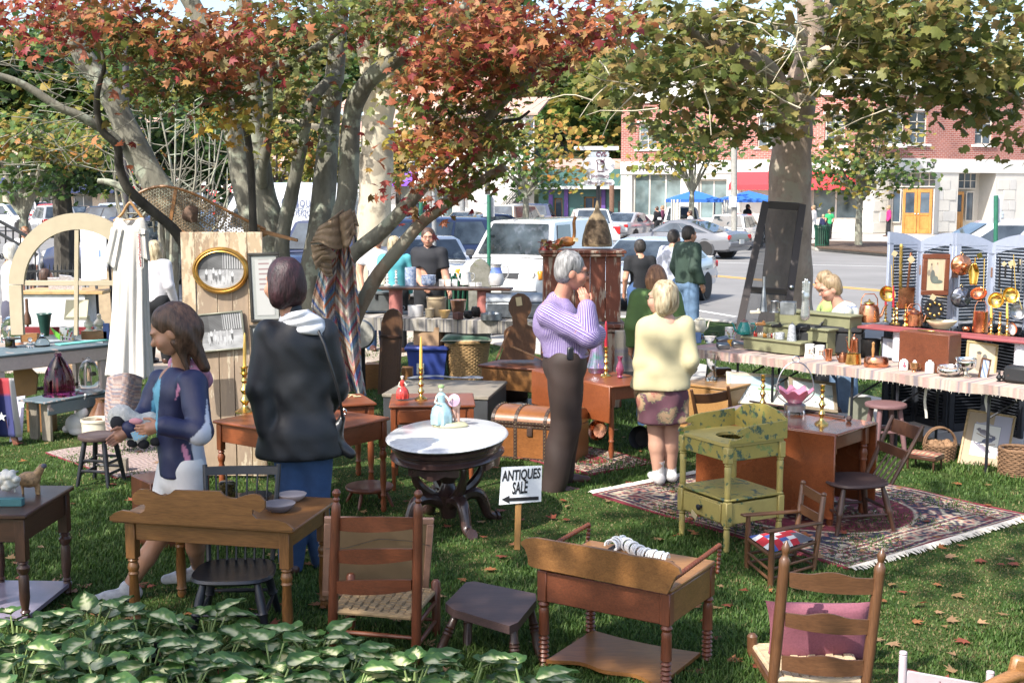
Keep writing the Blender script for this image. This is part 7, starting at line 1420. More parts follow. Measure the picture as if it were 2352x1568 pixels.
X_,Y_=L3(200,510);pI('white_board','white painted board with a pink flower leaning at the left edge','board',(22,1014),(50,1010),(14,915),lambda u,v:np.where((np.hypot(u-.3,v-.72)<.09)[...,None],np.array((.5,.16,.24)),np.array((.5,.47,.58)))+0*u[...,None],0,None,11,11.25,mount=Mtr)
mb=MB().grid(lambda u,v:W(-30+u*62-14*v*(1-u)+(18*v if u>.5 else 0),868+(v*135),10.9+.05*sin(u*14)*(.3+v)),24,16,0,lambda u,v:(.5,.48,.46)if u>.82 else((.03,.035,.13)if v>.25 else(.3,.03,.04)));o=sO('flag_cloth','draped dark blue flag cloth with a white edge at the left edge','flag',mb,mat('flag_cotton',(1,1,1),.9,vcol=True,var=.1),smooth=80);m=o.modifiers.new('t','SOLIDIFY');m.thickness=.005
mb=MB();c=W(4,957,10.86);mb.prism([c+VV(((.045 if k%2==0 else .018)*sin(k*PI/5),0,(.045 if k%2==0 else .018)*cos(k*PI/5)))for k in rQ(10)],(0,-.004,0));sO('white_star','white star sewn on the dark blue flag cloth','star',mb,Mtr);mb=MB().beam(P(38,1022),W(-6,880,11),.05,.03,(0,1,0));sO('red_easel_leg','dark red wooden stand leg beside the flag cloth','stand',mb,WD('red',2))
wbox('brown_cabinet','brown wooden box under the left stall behind the bench','box',92,992,0,60,74,30,WD('oak',0));wbox('cardboard_box','large cardboard box under the left stall','box',195,930,0,90,95,40,M_card);mb=MB().prism([W(x,y,11.9)for x,y in((30,850),(62,838),(86,862),(82,905),(36,916))],(0,.03,0));sO('round_wicker_lid','tan many sided board standing behind the cream table leg','board',mb,mat('wicker_board',(.24,.14,.06),.9,var=.15))
mb=MB().grid(lambda u,v:W(246+82*u-6*sin(v*3),866+v*140+(10*sin(u*PI)*-1 if v<.1 else 0),10.6-.16*sin(PI*u)),24,40,0,lambda u,v:[(.3,.2,.17),(.42,.32,.29),(.2,.14,.14),(.33,.27,.25),(.16,.17,.22)][int(v*60+3*sin(u*5))%5]);sO('rolled_rug','rolled grey and pink rag rug standing behind the girl','rug',mb,mat('rag_weave',(1,1,1),.95,vcol=True,var=.3,scale=70,bmp=.8,bscale=120,stretch=(.3,1,1)),smooth=60)
r_=Rect((300,1090),(345,1110),(360,1060),.45);mb=r_.slab(0,r_.w,0,.4,0,.45);sO('red_cabinet_end','dark red brown chest standing behind the girl and the stool','chest',mb,WD('red',2));wbox('bottle_crate','flat wooden crate standing behind the dark stool','crate',262,1085,0,58,32,20,WD('grey',0));iT('green_bottle','bright green glass bottle in the crate behind the dark stool','bottle',256,1082,0,36,9,'bottle',glass('green_glass',(.05,.6,.06)))
b=P(20,1150,.62);s=S(b.y);wbox('wooden_sheep','flat teal painted block under the white wooden sheep','block',18,1163,.62,66,18,20,mat('teal_block',(.045,.15,.16),.6));sd=SDF()
t=tH('sheep_figure','white wooden sheep with carved curls on a teal block at the left edge','figure',b+ZZ(18*s));bb=b+VV((-4*s,.03,18*s))
for k in rQ(34):a=k*2.39;q_=math.sqrt(k/34);sd.e(bb+VV((30*s*q_*cos(a)-4*s,-.012+.02*sin(k),30*s+19*s*q_*sin(a))),(8*s,.03,8*s),.006)
for x in(-24,14):sd.c(bb+VV((x*s,0,14*s)),bb+VV((x*s,0,1*s)),3.4*s,2.6*s,.004)
V,Fq=sd.mesh(.006);nP(t,'body',nM('body',V,Fq),mat('sheep_white',(.58,.55,.48),.6,var=.1))
b=P(66,1135,.62);s=S(b.y);t=tH('hen_figure','brown speckled wooden sheep with grey head behind the white one','figure',b);sd=SDF();sd.e(b+VV((2*s,0,36*s)),(27*s,.045,19*s),.01).c(b+VV((20*s,0,46*s)),b+VV((34*s,0,66*s)),11*s,8*s,.01);[sd.c(b+VV((x*s,0,22*s)),b+VV((x*s+1*s,0,1*s)),4*s,3*s,.005)for x in(-14,18,24)]
V,Fq=sd.mesh(.006);nP(t,'body',nM('body',V,Fq),mat('speckled',(.28,.17,.08),.6,var=.5,scale=60));pA(t,'head',MB().ball(b+VV((38*s,0,68*s)),(8*s,.02,6*s),10),mat('grey_head',(.07,.07,.09),.5));
b=W(20,1088,6.85);s=S(6.8);t=tH('bird_figure','grey and green wooden bird behind the white sheep','figure',b);sd=SDF();sd.c(b,b+VV((22*s,0,6*s)),7*s,3*s,.01).e(b+VV((-8*s,0,6*s)),(5*s,5*s,5*s),.01);V,Fq=sd.mesh(.005);nP(t,'body',nM('body',V,Fq),mat('bird_green',(.12,.16,.13),.6))
b=P(521,1134,.6);iT('black_jar','black lacquered lidded jar with gold pattern on the honey table','jar',521,1148,.6,44,19,[(.95,0),(1,.03),(1,.66),(.93,.68),(1.04,.7),(1.05,.9),(.8,1),(.02,1.02)],mat('lacquer',(.01,.009,.009),.15,var=.9,scale=45,col2=(.1,.08,.02)))
def dish(nm,lb,x,y,rx,h,mo,col,dots):
 b=P(x,y,.602);s=S(b.y);r=rx*s;t=tH(nm,lb,'bowl',b);pA(t,'body',MB().lathe([(r*.55,0),(r*.6,h*.1),(r*.85,h*.5),(r,h),(r*1,h*1.02),(r*.96,h*1.02)],b,32),mo);pA(t,'inside',MB().lathe([(r*.965,h*1.015),(r*.82,h*.55),(r*.55,h*.14),(.001,h*.12)],b,32,cap=False),col);mb=MB();rr=random.Random(len(lb))
 for k in rQ(dots[0]):a,q=rr.uniform(0,6.28),rr.uniform(.05,.75)*r;zz=h*(.14 if q<.5*r else .14+.42*((q-.5*r)/(.3*r)));mb.ball(b+VV((q*cos(a),q*sin(a),zz+.002)),(r*.075,r*.05,.002),6,0,rr.choice(dots[1]))
 pA(t,'flower_pattern',mb,_M['flower_print'])
dish('patterned_bowl','blue rimmed white bowl with blue flower pattern, nearest of the three dishes',641,1172,39,.04,mat('grey_bowl',(.16,.15,.17),.3),CrW,(26,[(.08,.18,.25),(.08,.18,.25),(.5,.42,.1)]));dish('patterned_bowl','white bowl with a small red figure, right of the three dishes',671,1148,34,.035,mat('pinkgrey',(.4,.34,.33),.3),CrW,(7,[(.35,.06,.05),(.2,.12,.08),(.1,.12,.06)]));dish('dark_plate','dark grey painted plate behind the scroll of the splashboard',588,1143,38,.02,Ir,Ir,(8,[(.2,.2,.2),(.3,.28,.25)]))
t=tH('curled_hooks','string of white curled plastic rings on a black band on the front washstand','rings',P(1460,1275,.5));mb=MB();q=sPa([P(x,y,.515)for x,y in((1400,1262),(1425,1250),(1450,1262),(1480,1278),(1515,1287),(1545,1292))],6);mb.tube(q,.01,7);pA(t,'band',mb,Mbk)
for k in rQ(1,28):
 c=q[k];mb=MB();tn=(q[min(k+1,len(q)-1)]-q[k-1]).normalized();x,y=frame(tn);rr_=.028+.004*sin(k*2.1);mb.tube([c+ZZ(.014)+(x*cos(a)+y*sin(a))*rr_ for a in[i*PI/7 for i in rQ(11)]],.0055,6);pA(t,'ring',mb,mat('white_plastic',(.68,.68,.66),.25,bmp=0))
def fGr(nm,lb,x,y,z,h,m1,m2,skin,base=True,man=False):
 b=P(x,y,z);s=S(b.y);t=tH(nm,lb,'figurine',b);H_=h*s
 if base:pA(t,'base',MB().lathe([(.42*H_,0),(.43*H_,.03*H_),(.36*H_,.09*H_),(.05*H_,.1*H_)],b+VV((.12*H_ if man else 0,0,0)),24,None,0,None,.6),mat('fig_base',(.4,.38,.24),.4,var=.15))
 c=b+VV((-.08*H_,0,.06*H_));mb=MB().lathe([(.24*H_,0),(.25*H_,.03*H_),(.26*H_,.2*H_),(.22*H_,.36*H_),(.09*H_,.5*H_),(.1*H_,.6*H_),(.11*H_,.68*H_),(.04*H_,.74*H_)],c,24);mb.v=[p+ZZ(0)+(p-c-ZZ(p.z-c.z))*(.12*sin(9*math.atan2(p.y-c.y,p.x-c.x))*max(0,1-(p.z-c.z)/(.5*H_)))for p in mb.v];pA(t,'gown',mb,m1)
 mb=MB().ball(c+ZZ(.81*H_),(.055*H_,.055*H_,.07*H_),10);mb.tube([c+VV((.1*H_,-.02,.66*H_)),c+VV((.2*H_,-.05,.56*H_)),c+VV((.26*H_,-.03,.62*H_))],.025*H_,6);mb.tube([c+VV((-.1*H_,-.01,.66*H_)),c+VV((-.14*H_,-.04,.52*H_)),c+VV((-.03*H_,-.06,.5*H_))],.025*H_,6);pA(t,'head_and_arms',mb,skin)
 pA(t,'hat',MB().ball(c+VV((0,.01*H_,.87*H_)),(.08*H_,.08*H_,.05*H_),10),m2)
 if man:
  d=b+VV((.24*H_,.02,.09*H_));mb=MB()
  for o in(-.03,.05):mb.tube([d+VV((o*H_,0,.4*H_)),d+VV((o*H_+.03*H_,0,0))],[.05*H_,.03*H_],8)
  mb.ball(d+VV((.03*H_,0,.42*H_)),(.1*H_,.08*H_,.14*H_),12);pA(t,'companion',mb,mat('fig_pink',(.48,.3,.24),.3));pA(t,'plumed_hat',MB().lathe([(.13*H_,0),(.15*H_,.02*H_),(.05*H_,.06*H_),(.01,.07*H_)],d+VV((-.02*H_,-.03,.52*H_)),16,(-.3,-.9,.3)),mat('fig_lilac',(.45,.3,.4),.4))
 return t
fGr('porcelain_couple','pale blue porcelain lady with a bowing companion on the marble table',1022,978,.642,100,mat('fig_blue',(.3,.46,.5),.25,var=.12,scale=30,coat=.5),mat('fig_green',(.25,.36,.16),.4),Crm,True,True);fGr('porcelain_lady','small red gowned porcelain lady on the night table',929,918,.662,58,mat('fig_red',(.5,.05,.04),.2,var=.3,scale=25,coat=.6),mat('fig_pale',(.55,.45,.42),.4),Crm,False)
def cSk(lb,x,y,z,h,r,cand=None,cm=None,cl=None,m=None):
 b=P(x,y,z);o=iT('brass_candlestick',lb,'candlestick',x,y,z,h,r,'cs',m or Br,n=16)
 if cand:cDl(x,y-h+1,y-h-cand,b.y+.3*r*S(b.y),8,cl,cm)
cSk('tall brass candlestick with a yellow candle beside the old door',562,948,.68,108,24,76,None,'yellow taper candle on the side table by the old door');cSk('tall brass candlestick with a yellow candle beside the red figurine',967,918,.662,74,15,72,None,'yellow taper candle above the red figurine stand')
cSk('tall brass candlestick with a dark red candle on the cherry table',1392,865,.642,70,13,58,WaxR,'dark red taper candle behind the purple shirted man')
cSk('brass candlestick left of the pink glass basket',1752,948,.66,90,15);cSk('brass candlestick right of the pink glass basket, nearest the table front',1888,975,.66,94,16)
b=P(800,912,.66);mb=MB().tube(sPa([b,b+VV((.03,0,.02)),b+VV((.06,.02,.01)),b+VV((.02,.03,.015)),b+VV((-.02,.01,.02))],4),.004,5);mb.box(b+VV((.07,0,.008)),(.06,.03,.003),.4,0);sO('tied_tag','cream tag with string lying on the beaded drawer table','tag',mb,Mtg)
b=P(1825,950,.66);s=S(b.y);t=tH('glass_basket','ruffled pink glass basket in a silver stand on the drop-leaf table','glass basket',b);mb=MB()
def ruf(u,v):a=2*PI*u;r=(16+26*v**1.1)*s*(1+.1*v*v*sin(a*9));return b+VV((r*cos(a),r*sin(a),(26+30*v+5*v*v*sin(a*9))*s))
mb.grid(ruf,90,10,closeu=True);o=pA(t,'bowl',mb,mat('pink_opal',(.62,.22,.32),.2,coat=.6,var=.15,trans=.35),smooth=80);m=o.modifiers.new('t','SOLIDIFY');m.thickness=.003
pA(t,'stand',MB().lathe([(24*s,8*s),(25*s,22*s),(18*s,26*s),(10*s,27*s)],b,20),Pw)
for k in rQ(4):a=PI/4+k*PI/2;pA(t,'foot',MB().tube([b+VV((20*s*cos(a),20*s*sin(a),12*s)),b+VV((25*s*cos(a),25*s*sin(a),5*s)),b+VV((24*s*cos(a),24*s*sin(a),0))],3*s,6),Pw)
mb=MB();q=sPa([b+VV((x*s,0,z*s))for x,z in((-20,26),(-42,44),(-43,66),(-34,96),(-18,116),(0,121),(18,116),(34,96),(43,66),(42,44),(20,26))],4);mb.tube(q,1.6*s,6);mb.tube([b+VV((8*s*cos(a),0,128*s+7*s*sin(a)))for a in[i*PI/8 for i in rQ(17)]],1.4*s,6);pA(t,'handle',mb,Pw)
mb=MB().tube([P(1722,921,.672),P(1940,958,.672)],[.008,.01],8);mb.ball(P(1950,961,.68),.022,8);sO('walking_cane','dark walking cane lying along the back of the drop-leaf table','cane',mb,WD('plum',0))
iT('purple_vase','small frosted purple bud vase on the cherry table','vase',1424,868,.642,50,10,'vase',mat('frost_purple',(.22,.04,.09),.25,coat=.5));iT('iridescent_vase','tall iridescent green and purple vase standing beside the purple shirted man','vase',1372,856,.642,102,22,[(.9,0),(1,.06),(1.15,.12),(.9,.3),(.62,.6),(.5,.85),(.55,.92),(.9,1),(.7,.98)],mat('carnival',(.1,.3,.22),.15,.6,var=.3,scale=9,col2=(.4,.16,.42),coat=.5))
X=P(1646,868,.465);iT('crystal_vase','square cut crystal vase on the pine chest','vase',1634,874,.465,62,15,[(.9,0),(1,.04),(.8,.3),(.72,.6),(.95,1),(.86,1),(.6,.55),(.7,.1)],glass('crystal',(1,1,1),0,1.6),n=12);iT('white_bowl','small white bowl on the pine chest behind the floral shorts','bowl',1590,858,.465,12,14,'bowl',CrW);wbox('wooden_tray','scalloped brown wooden tray on the pine chest','tray',1660,860,.465,38,14,26,WD('brown',0),.2)
for nm,lb,x,y,rr_,m in(('copper_pot','round copper pot lying on the grass below the cherry table',1371,986,24,Cu),('iron_pot','dark grey round pan standing on the grass behind the table leg',1468,1007,27,Ir)):
 b=P(x,y+24,0)+ZZ(rr_*S(11)*1);t=tH(nm,lb,'pot',b);r_=rr_*S(b.y);pA(t,'body',MB().lathe([(r_*.2,-r_*.8),(r_*.85,-r_*.6),(r_,-.1*r_),(r_*1.05,0),(r_*1,.03*r_),(r_*.9,-.1*r_),(r_*.7,-.5*r_),(.01,-.6*r_)],b,26,(-.55,-.75,.25)),m);pA(t,'foot',MB().ball(b+VV((0,.02,-r_*.9)),(.02,.02,.01),6),m)
mb=MB();c=P(1165,932,.12);[mb.box(c+VV((.01*k,0,.004*k)),(.3,.2,.003),.1*k,0)for k in rQ(5)];sO('newspapers','small pile of folded newspapers beside the dome trunk','newspapers',mb,mat('newsprint',(.42,.43,.45),.9,var=.3,scale=60));c=P(1010,870,.432);mb=MB().grid(lambda u,v:c+VV((-.32+.75*u,.1*v-.05,.012+.02*sin(u*9)*sin(v*3)+.02*math.exp(-((u-.4)/.2)**2))),24,6,0,lambda u,v:(.48,.48,.47)if int(u*60)%2 else(.25,.27,.3));sO('striped_cloth','folded grey striped cloth on the long dark chest','cloth',mb,_M['flag_cotton'],smooth=70)
t=tH('poster_easel','white poster board on a dark easel seen through the arched window','easel',W(200,750,14.9));pI('poster_board','tilted white board with two gold edged notices and blue slippers picture','poster',(188,650),(245,640),(158,512),poster,0,None,14.7,15.1,mount=Mtr,res=(110,150))
for x0,x1 in((160,190),(232,262),(200,228)):pA(t,'leg',MB().beam(W(x0+14,520,15.2),W(x1,770,14.9),.03,.02,(0,1,0)),Mbk)
RT=Rect((1570,797),(2430,903),(2440,860),.74);RT.d=.85;t=tH('cloth_table','long right hand stall table under a pale striped woven cloth','table',RT.base())
pA(t,'table_top',RT.slab(0,RT.w,.02,RT.d,.7,.728),WD('grey',0))
for f in(.16,.27,.5,.62,.84,.97):
 for b in(.1,.75):pA(t,'leg',MB().tube([RT.q(RT.w*f,b,.7),RT.q(RT.w*f,b,0)],.013,7),Mbk)
 pA(t,'brace',MB().tube([RT.q(RT.w*f,.1,.45),RT.q(RT.w*f+.25,.4,.69)],.009,6),Mbk)
def rNr(nm,lb,rc,drop,wav,m,cols,seed,fr=True):
 t=tH(nm,lb,'cloth',rc.q(rc.w/2,0,rc.z));r=np.random.default_rng(seed);n=260;band=r.integers(0,len(cols),400);mb=MB();w=np.cumsum(r.uniform(.006,.03,700))
 def col(u,v):return cols[band[int(np.searchsorted(w,u*rc.w))%400]]
 def f(u,v):
  if v<.35:return rc.q(u*rc.w,rc.d*(1-v/.35)*.98,rc.z+.003+.003*sin(u*70))
  k=(v-.35)/.65;return rc.q(u*rc.w,-.012-.012*sin(u*rc.w*9+1)*k-.006*sin(u*rc.w*31),rc.z+.003-k*(drop+wav*sin(u*rc.w*5)+wav*.5*sin(u*rc.w*13)))
 mb.grid(f,n,8,0,col);pA(t,'cloth',mb,m,smooth=50)
 if fr:
  mb=MB();rr=random.Random(3)
  for k in rQ(int(rc.w/.05)):u=(k+rr.random())*.05/rc.w;p=VV(f(min(u,1),1));mb.tube([p,p+VV((rr.uniform(-.01,.01),-.005,-rr.uniform(.004,.02)))],.0016,4)
  pA(t,'fringe',mb,_M['fringe_wool'],stuff=True)
 return t
M_wov=mat('woven_cotton',(1,1,1),.95,vcol=True,var=.12,scale=50,bmp=.6,bscale=160)
rNr('striped_cloth','pale pink and cream striped rag cloth covering the right stall',RT,.085,.006,M_wov,[(.4,.31,.25),(.46,.38,.31),(.33,.25,.22),(.43,.36,.3),(.22,.19,.2),(.42,.27,.24)],4)
stp=tH('step_shelf','olive green painted three step display shelf at the left of the right stall','shelf',P(1790,800,.74));M_ol=mat('olive_paint',(.19,.19,.105),.6,var=.1)
A0,B0=P(1706,806,.745),P(1865,826,.745);su=(B0-A0).normalized();sv=VV((-su.y,su.x,0));srz=math.atan2(su.y,su.x);W0=1
def sq(a,b,z):return A0+su*a+sv*b+ZZ(z)
for k,(a0,a1)in enumerate(((-.07,.62),(.03,.8),(.03,.92))):
 h0,h1=.125*k,.125*(k+1);b0=.08+.17*k;pA(stp,'riser',MB().box(sq((a0+a1)/2,b0+.009,(h0+h1)/2),(a1-a0-.02,.018,h1-h0-.022),srz,.002),M_ol);pA(stp,'tread',MB().box(sq((a0+a1)/2,b0+.075,h1),(a1-a0+.03,.19,.02),srz,.004),M_ol)
 pA(stp,'side',MB().box(sq(a1-.02,b0+.1,h1/2),(.018,.18,h1-.022),srz,.002),M_ol)
c6b=lambda x,y:(1561.7+.132*x,620.9+.132*y)
def s6(nm,lb,cat,x,y,z,h,r,pf,m,**k):X,Y_=c6b(x,y);return iT(nm,lb,cat,X,Y_,z,h*.132,r*.132,pf,m,**k)
z1,z2,z3=(.745+.125*k+.01 for k in(1,2,3));Gr=mat('graniteware',(.34,.37,.42),.3,var=.6,scale=70,col2=(.55,.57,.6),coat=.4);Tealm=mat('teal_enamel',(.015,.19,.17),.15,var=.05,coat=.6,bmp=0)
s6('cream_teapot','cream china teapot at the left end of the right stall','teapot',350,1085,.745,240,110,'pot',Crm,handle='left',spout='r',lid=True);s6('blue_mug','pale blue mug with white figures beside the yellow shirt','mug',305,1265,.745,185,72,'mug',mat('jasper_blue',(.16,.25,.44),.6),handle='right')
s6('teal_kettle','round teal enamel kettle on the lowest green step','kettle',1120,1130,z1,235,130,[(.6,0),(.95,.1),(1,.3),(.8,.7),(.55,.95),(.55,1)],Tealm,handle='right',spout='l',lid=mat('kettle_lid',(.22,.1,.08),.4));s6('floral_can','white flowered tin can beside the teal kettle','can',880,1190,.745,200,95,'cyl',CrW,extra=fl_extra)
s6('glass_cluster','cut glass dish beside the blue mug','glass dish',520,1270,.745,120,120,'bowl',_M['crystal'],n=14);s6('yellow_tin','small yellow tin in front of the grey tins','tin',885,1310,.745,100,55,'cyl',mat('yellow_tin',(.55,.27,.02),.4));
for i,(x,y,lb)in enumerate(((740,1205,'upper grey tin pan tipped at the left of the yellow tin'),(750,1310,'lower grey tin pan left of the yellow tin'),(1010,1290,'grey tin pan right of the yellow tin'))):mb=MB();c=P(*c6b(x,y),.78);mb.box(c,(.12,.07,.05),(.3,.2*i-.2,.2),.006);sO('tin_pan',lb,'pan',mb,Gz)
s6('iron_box','rounded grey tin scoop at the foot of the green steps, left one','scoop',1545,1400,.745,100,75,'box',Gz,sy=.6);s6('iron_box','rounded grey tin scoop at the foot of the green steps, right one','scoop',1710,1440,.745,100,75,'box',Gz,sy=.6)
s6('tin_cup','speckled blue white enamel cup on the lowest step','cup',1745,1195,z1,115,82,'cyl',Gr,handle='left');s6('coffee_pot','tall speckled grey enamel coffee pot on the lowest step','coffee pot',1950,1225,z1,270,85,[(1,0),(1,.05),(.72,.9),(.66,1)],Gr,handle='right',lid=True,hm=Mbk)
rr=random.Random(11);bc=[mat('scent_amber',(.45,.2,.04),.15),mat('scent_red',(.4,.04,.03),.15),mat('scent_clear',(.5,.45,.35),.12)]
for k in rQ(11):x=1300+k*33;mi=rr.randrange(3);s6('scent_bottle',f'tiny {("amber", "red", "pale")[mi]} scent bottle on the lowest green step, {"leftmost of the row" if k == 0 else "rightmost of the row" if k == 10 else "in the middle of the row"}','bottle',x,1150+k*3,z1,rr.uniform(70,100),17,'bottle',bc[mi],group='scent bottles on the green step',n=8)
s6('tin_funnel','tall grey tin horn with yellow tip on the top green step','horn',1455,715,z3,610,68,[(1,0),(.97,.02),(.34,.72),(.33,.73),(.33,1),(.3,1)],Gz);s6('pewter_tankard','pewter tankard on the top green step','tankard',1650,735,z3,205,80,[(1.1,0),(1.1,.06),(.9,.1),(.8,.9),(.85,.97),(.8,1),(.75,.9)],Pw,handle='right')
X,Y_=c6b(1890,770);b=P(X,Y_,z3);s=S(b.y);t=tH('tin_lantern','square tin lantern with dark window on the top green step','lantern',b);pA(t,'case',MB().box(b+VV((0,.02,15*s)),(34*s,30*s,30*s),-.35,.004),Gz);pA(t,'window',MB().box(b+VV((6*s,-15*s+.02,15*s)),(15*s,.004,20*s),-.35,0),Mwg)
X,Y_=c6b(2180,800);b=P(X,Y_,z3);s=S(b.y)*.132;t=tH('glove_mould','shiny metal hand shaped glove mould standing on the top green step','mould',b);sd=SDF();sd.c(b+ZZ(10*s),b+ZZ(340*s),85*s,62*s,.01,(1,.45,1))
for k,(dx_,tp)in enumerate(((-55,600),(-18,650),(20,640),(58,600))):sd.c(b+VV((dx_*s*.8,0,330*s)),b+VV((dx_*s,0,tp*s)),21*s,17*s,.008)
sd.c(b+VV((-40*s,0,300*s)),b+VV((-62*s,-.01,420*s)),20*s,16*s,.01);V,Fq=sd.mesh(.006);nP(t,'body',nM('body',V,Fq),mat('cast_aluminium',(.48,.5,.5),.25,.8,bmp=.1))
for nm,lb,x,y,z,m in(('wood_plane','small wooden plane on the middle green step',1400,930,z2,WD('oak',0)),('iron_tool','small dark iron tool on the middle green step',1680,965,z2,Ir),('apple_corer','small white and wood hand tool at the left of the top step',1310,725,z3,Crm),('steel_file','dark box iron on the right of the middle step',2180,1000,z2,Ir)):mb=MB();c=P(*c6b(x,y),z+.018);mb.box(c,(.1,.03,.03),.2,.006);mb.ball(c+VV((.03,0,.02)),.014,6);sO(nm,lb,'tool',mb,m)
c4=lambda x,y:(1693.4+.28*x,752.6+.28*y);c7b=lambda x,y:(1862.8+.132*x,658.6+.132*y)
b=P(1915,820,.745);rz_=R(-20);mb=MB();bt=tH('black_case','black worn travelling case with handle behind the white mugs','case',b+VV((.02,.22,0)));q=b+VV((.02,.24,.12));mb.box(q,(.62,.3,.19),rz_,.012);pA(bt,'case',mb,cH('black_leather_worn',(.014,.015,.017),(.16,.06,.025),.36,9));pA(bt,'lid',MB().box(q+ZZ(.125),(.63,.31,.055),rz_,.015),_M['black_leather_worn']);pA(bt,'handle',MB().tube(sPa([q+VV((-.1,0,.15)),q+VV((-.05,0,.19)),q+VV((.05,-.02,.185)),q+VV((.1,-.03,.15))],4),.009,6),Mbk)
def i7(nm,lb,cat,x,y,h,r,pf,m,z=.745,**k):X,Y_=c7b(x,y);return iT(nm,lb,cat,X,Y_,z,h*.132,r*.132,pf,m,**k)
def mugx(t,b,r,h):mb=MB();[mb.ball(b+VV((r*.95*cos(a),r*.95*sin(a),z)),(r*.25,r*.1,h*.08),6)for a in(-1.9,-1.4)for z in(h*.4,h*.6)];pA(t,'print',mb,mat('sepia_print',(.45,.32,.24),.5))
i7('printed_mug','white mug with sepia print, left of the pair by the black case','mug',-20,1235,240,95,[(1,0),(1,.04),(.85,.5),(.9,1),(.8,1),(.75,.1)],CrW,handle='right',extra=mugx);i7('printed_mug','white mug with sepia print, right of the pair by the black case','mug',160,1250,235,95,[(1,0),(1,.04),(.85,.5),(.9,1),(.8,1),(.75,.1)],CrW,handle='left',extra=mugx)
i7('copper_beaker','small copper beaker beside the white mugs','beaker',310,1285,205,68,[(.8,0),(.85,.05),(.8,.4),(1.05,1),(.98,1),(.7,.4)],Cu,handle='left');i7('copper_pot','small dark copper kettle beside the tall copper jug','kettle',555,1315,160,75,'kettle',mat('dull_copper',(.32,.13,.07),.35,.9),lid=True,spout='l');i7('copper_jug','tall copper chocolate pot above the brass pot','pot',750,1195,300,85,[(1,0),(.95,.1),(.85,.9),(.9,.93),(.6,1)],Cu,lid=True,spout='l',z=.78);i7('brass_pot','wide brass saucepan in front of the copper jug','pot',745,1345,180,140,[(1,0),(1,.05),(.88,.95),(.92,1),(.85,.97),(.85,.1)],Br)
i7('iron_bucket','dark iron pail with bail handle behind the copper pan','bucket',1040,1230,320,175,[(.8,0),(.85,.03),(1,1),(.96,1),(.8,.1)],Ir);i7('copper_pan','flat copper warming pan with upright wooden handle','pan',1150,1395,180,215,[(.95,0),(1,.1),(.97,.75),(.85,.95),(.2,1)],Cu,sy=.9,extra=lambda t,b,r,h:pA(t,'handle',MB().lathe([(r*.09,0),(r*.11,h*.4),(r*.15,h*.8),(r*.1,h*1.1),(r*.14,h*1.4),(r*.03,h*1.55)],b+VV((-r*.28,0,h*.9)),10),WD('pine',2)))
i7('flat_iron_handle','small brass chamberstick, left of the pair before the grey sketch','candlestick',1330,1260,140,34,'cs',Cu,n=12);i7('flat_iron_handle','small brass chamberstick, right of the pair before the grey sketch','candlestick',1480,1290,150,36,'cs',Cu,n=12)
i7('china_flask','white china flask with red sprig, left of the three flasks','flask',1620,1450,200,78,[(1,0),(1,.72),(.8,.88),(.45,.93),(.42,1)],CrW,sy=.6);i7('china_flask','white china flask behind the lustre cup, middle of the three','flask',1855,1455,210,85,[(1,0),(1,.7),(.75,.88),(.4,.93),(.38,1)],CrW,sy=.6);i7('china_flask','white china flask, right of the three flasks','flask',2070,1500,230,82,[(1,0),(1,.7),(.75,.86),(.36,.9),(.34,1)],CrW,sy=.6);mb=MB();b=P(*c7b(1615,1450),.745);[mb.ball(b+VV((x,-.012,z)),(.006,.003,.008),6)for x,z in((0,.05),(.008,.04),(-.008,.042),(0,.065),(.002,.032))];sO('red_sprig','small red flower sprig painted on the left china flask','print',mb,mat('sprig_red',(.45,.06,.12),.4))
i7('lustre_cup','small copper lustre cup in front of the middle flask','cup',1800,1480,155,75,[(.6,0),(.55,.1),(.4,.18),(.9,.4),(1,1),(.93,1),(.8,.5)],mat('copper_lustre',(.4,.22,.1),.15,.7),handle='right')
def i4(nm,lb,cat,x,y,h,r,pf,m,z=.745,**k):X,Y_=c4(x,y);return iT(nm,lb,cat,X,Y_,z,h*.28,r*.28,pf,m,**k)
t=i4('silver_bowl','lobed silver bowl on the right stall','bowl',1745,400,85,95,[(.5,0),(.55,.06),(.95,.35),(1,.6),(.92,.85),(1.1,1),(1.04,1),(.85,.6)],Sv);i4('silver_urn','footed silver urn bowl right of the lobed bowl','urn',1880,405,155,85,'urn',Sv);i4('iron_figures','dark pair of small bottle shaped finials at the right','finial',2150,440,85,25,'finial',Ir);i4('iron_figures','dark small turned finial nearest the black box','finial',2190,440,85,25,'finial',Ir);mb=MB();b=P(*c4(2310,465),.745);mb.box(b+VV((.05,.08,.07)),(.24,.14,.13),RT.rz,.02);sO('black_box','black worn leather box at the far right of the stall','box',mb,_M['black_leather_worn'])
pI('grey_sketch','grey framed sketch standing on the right stall by the white column','picture',(2022,822),(2070,828),(2034,774),sketch,.012,WB,11.15,11.22,res=(50,60));pI('portrait_print','cream framed fashion print standing at the right of the stall','picture',(2214,862),(2286,872),(2236,783),portrait,.02,mat('cream_frame',(.36,.28,.13),.5),10.35,10.42,res=(50,60));pI('small_mirror','small dark framed blue mirror leaning by the silver urn','mirror',(2246,868),(2268,874),(2262,822),lambda u,v:np.where((np.sin(u*9+v*12)>.2)[...,None],np.array((.16,.22,.36)),np.array((.45,.5,.58)))+0*u[...,None],.014,WD('brown',0),10.1,10.15,res=(30,40))
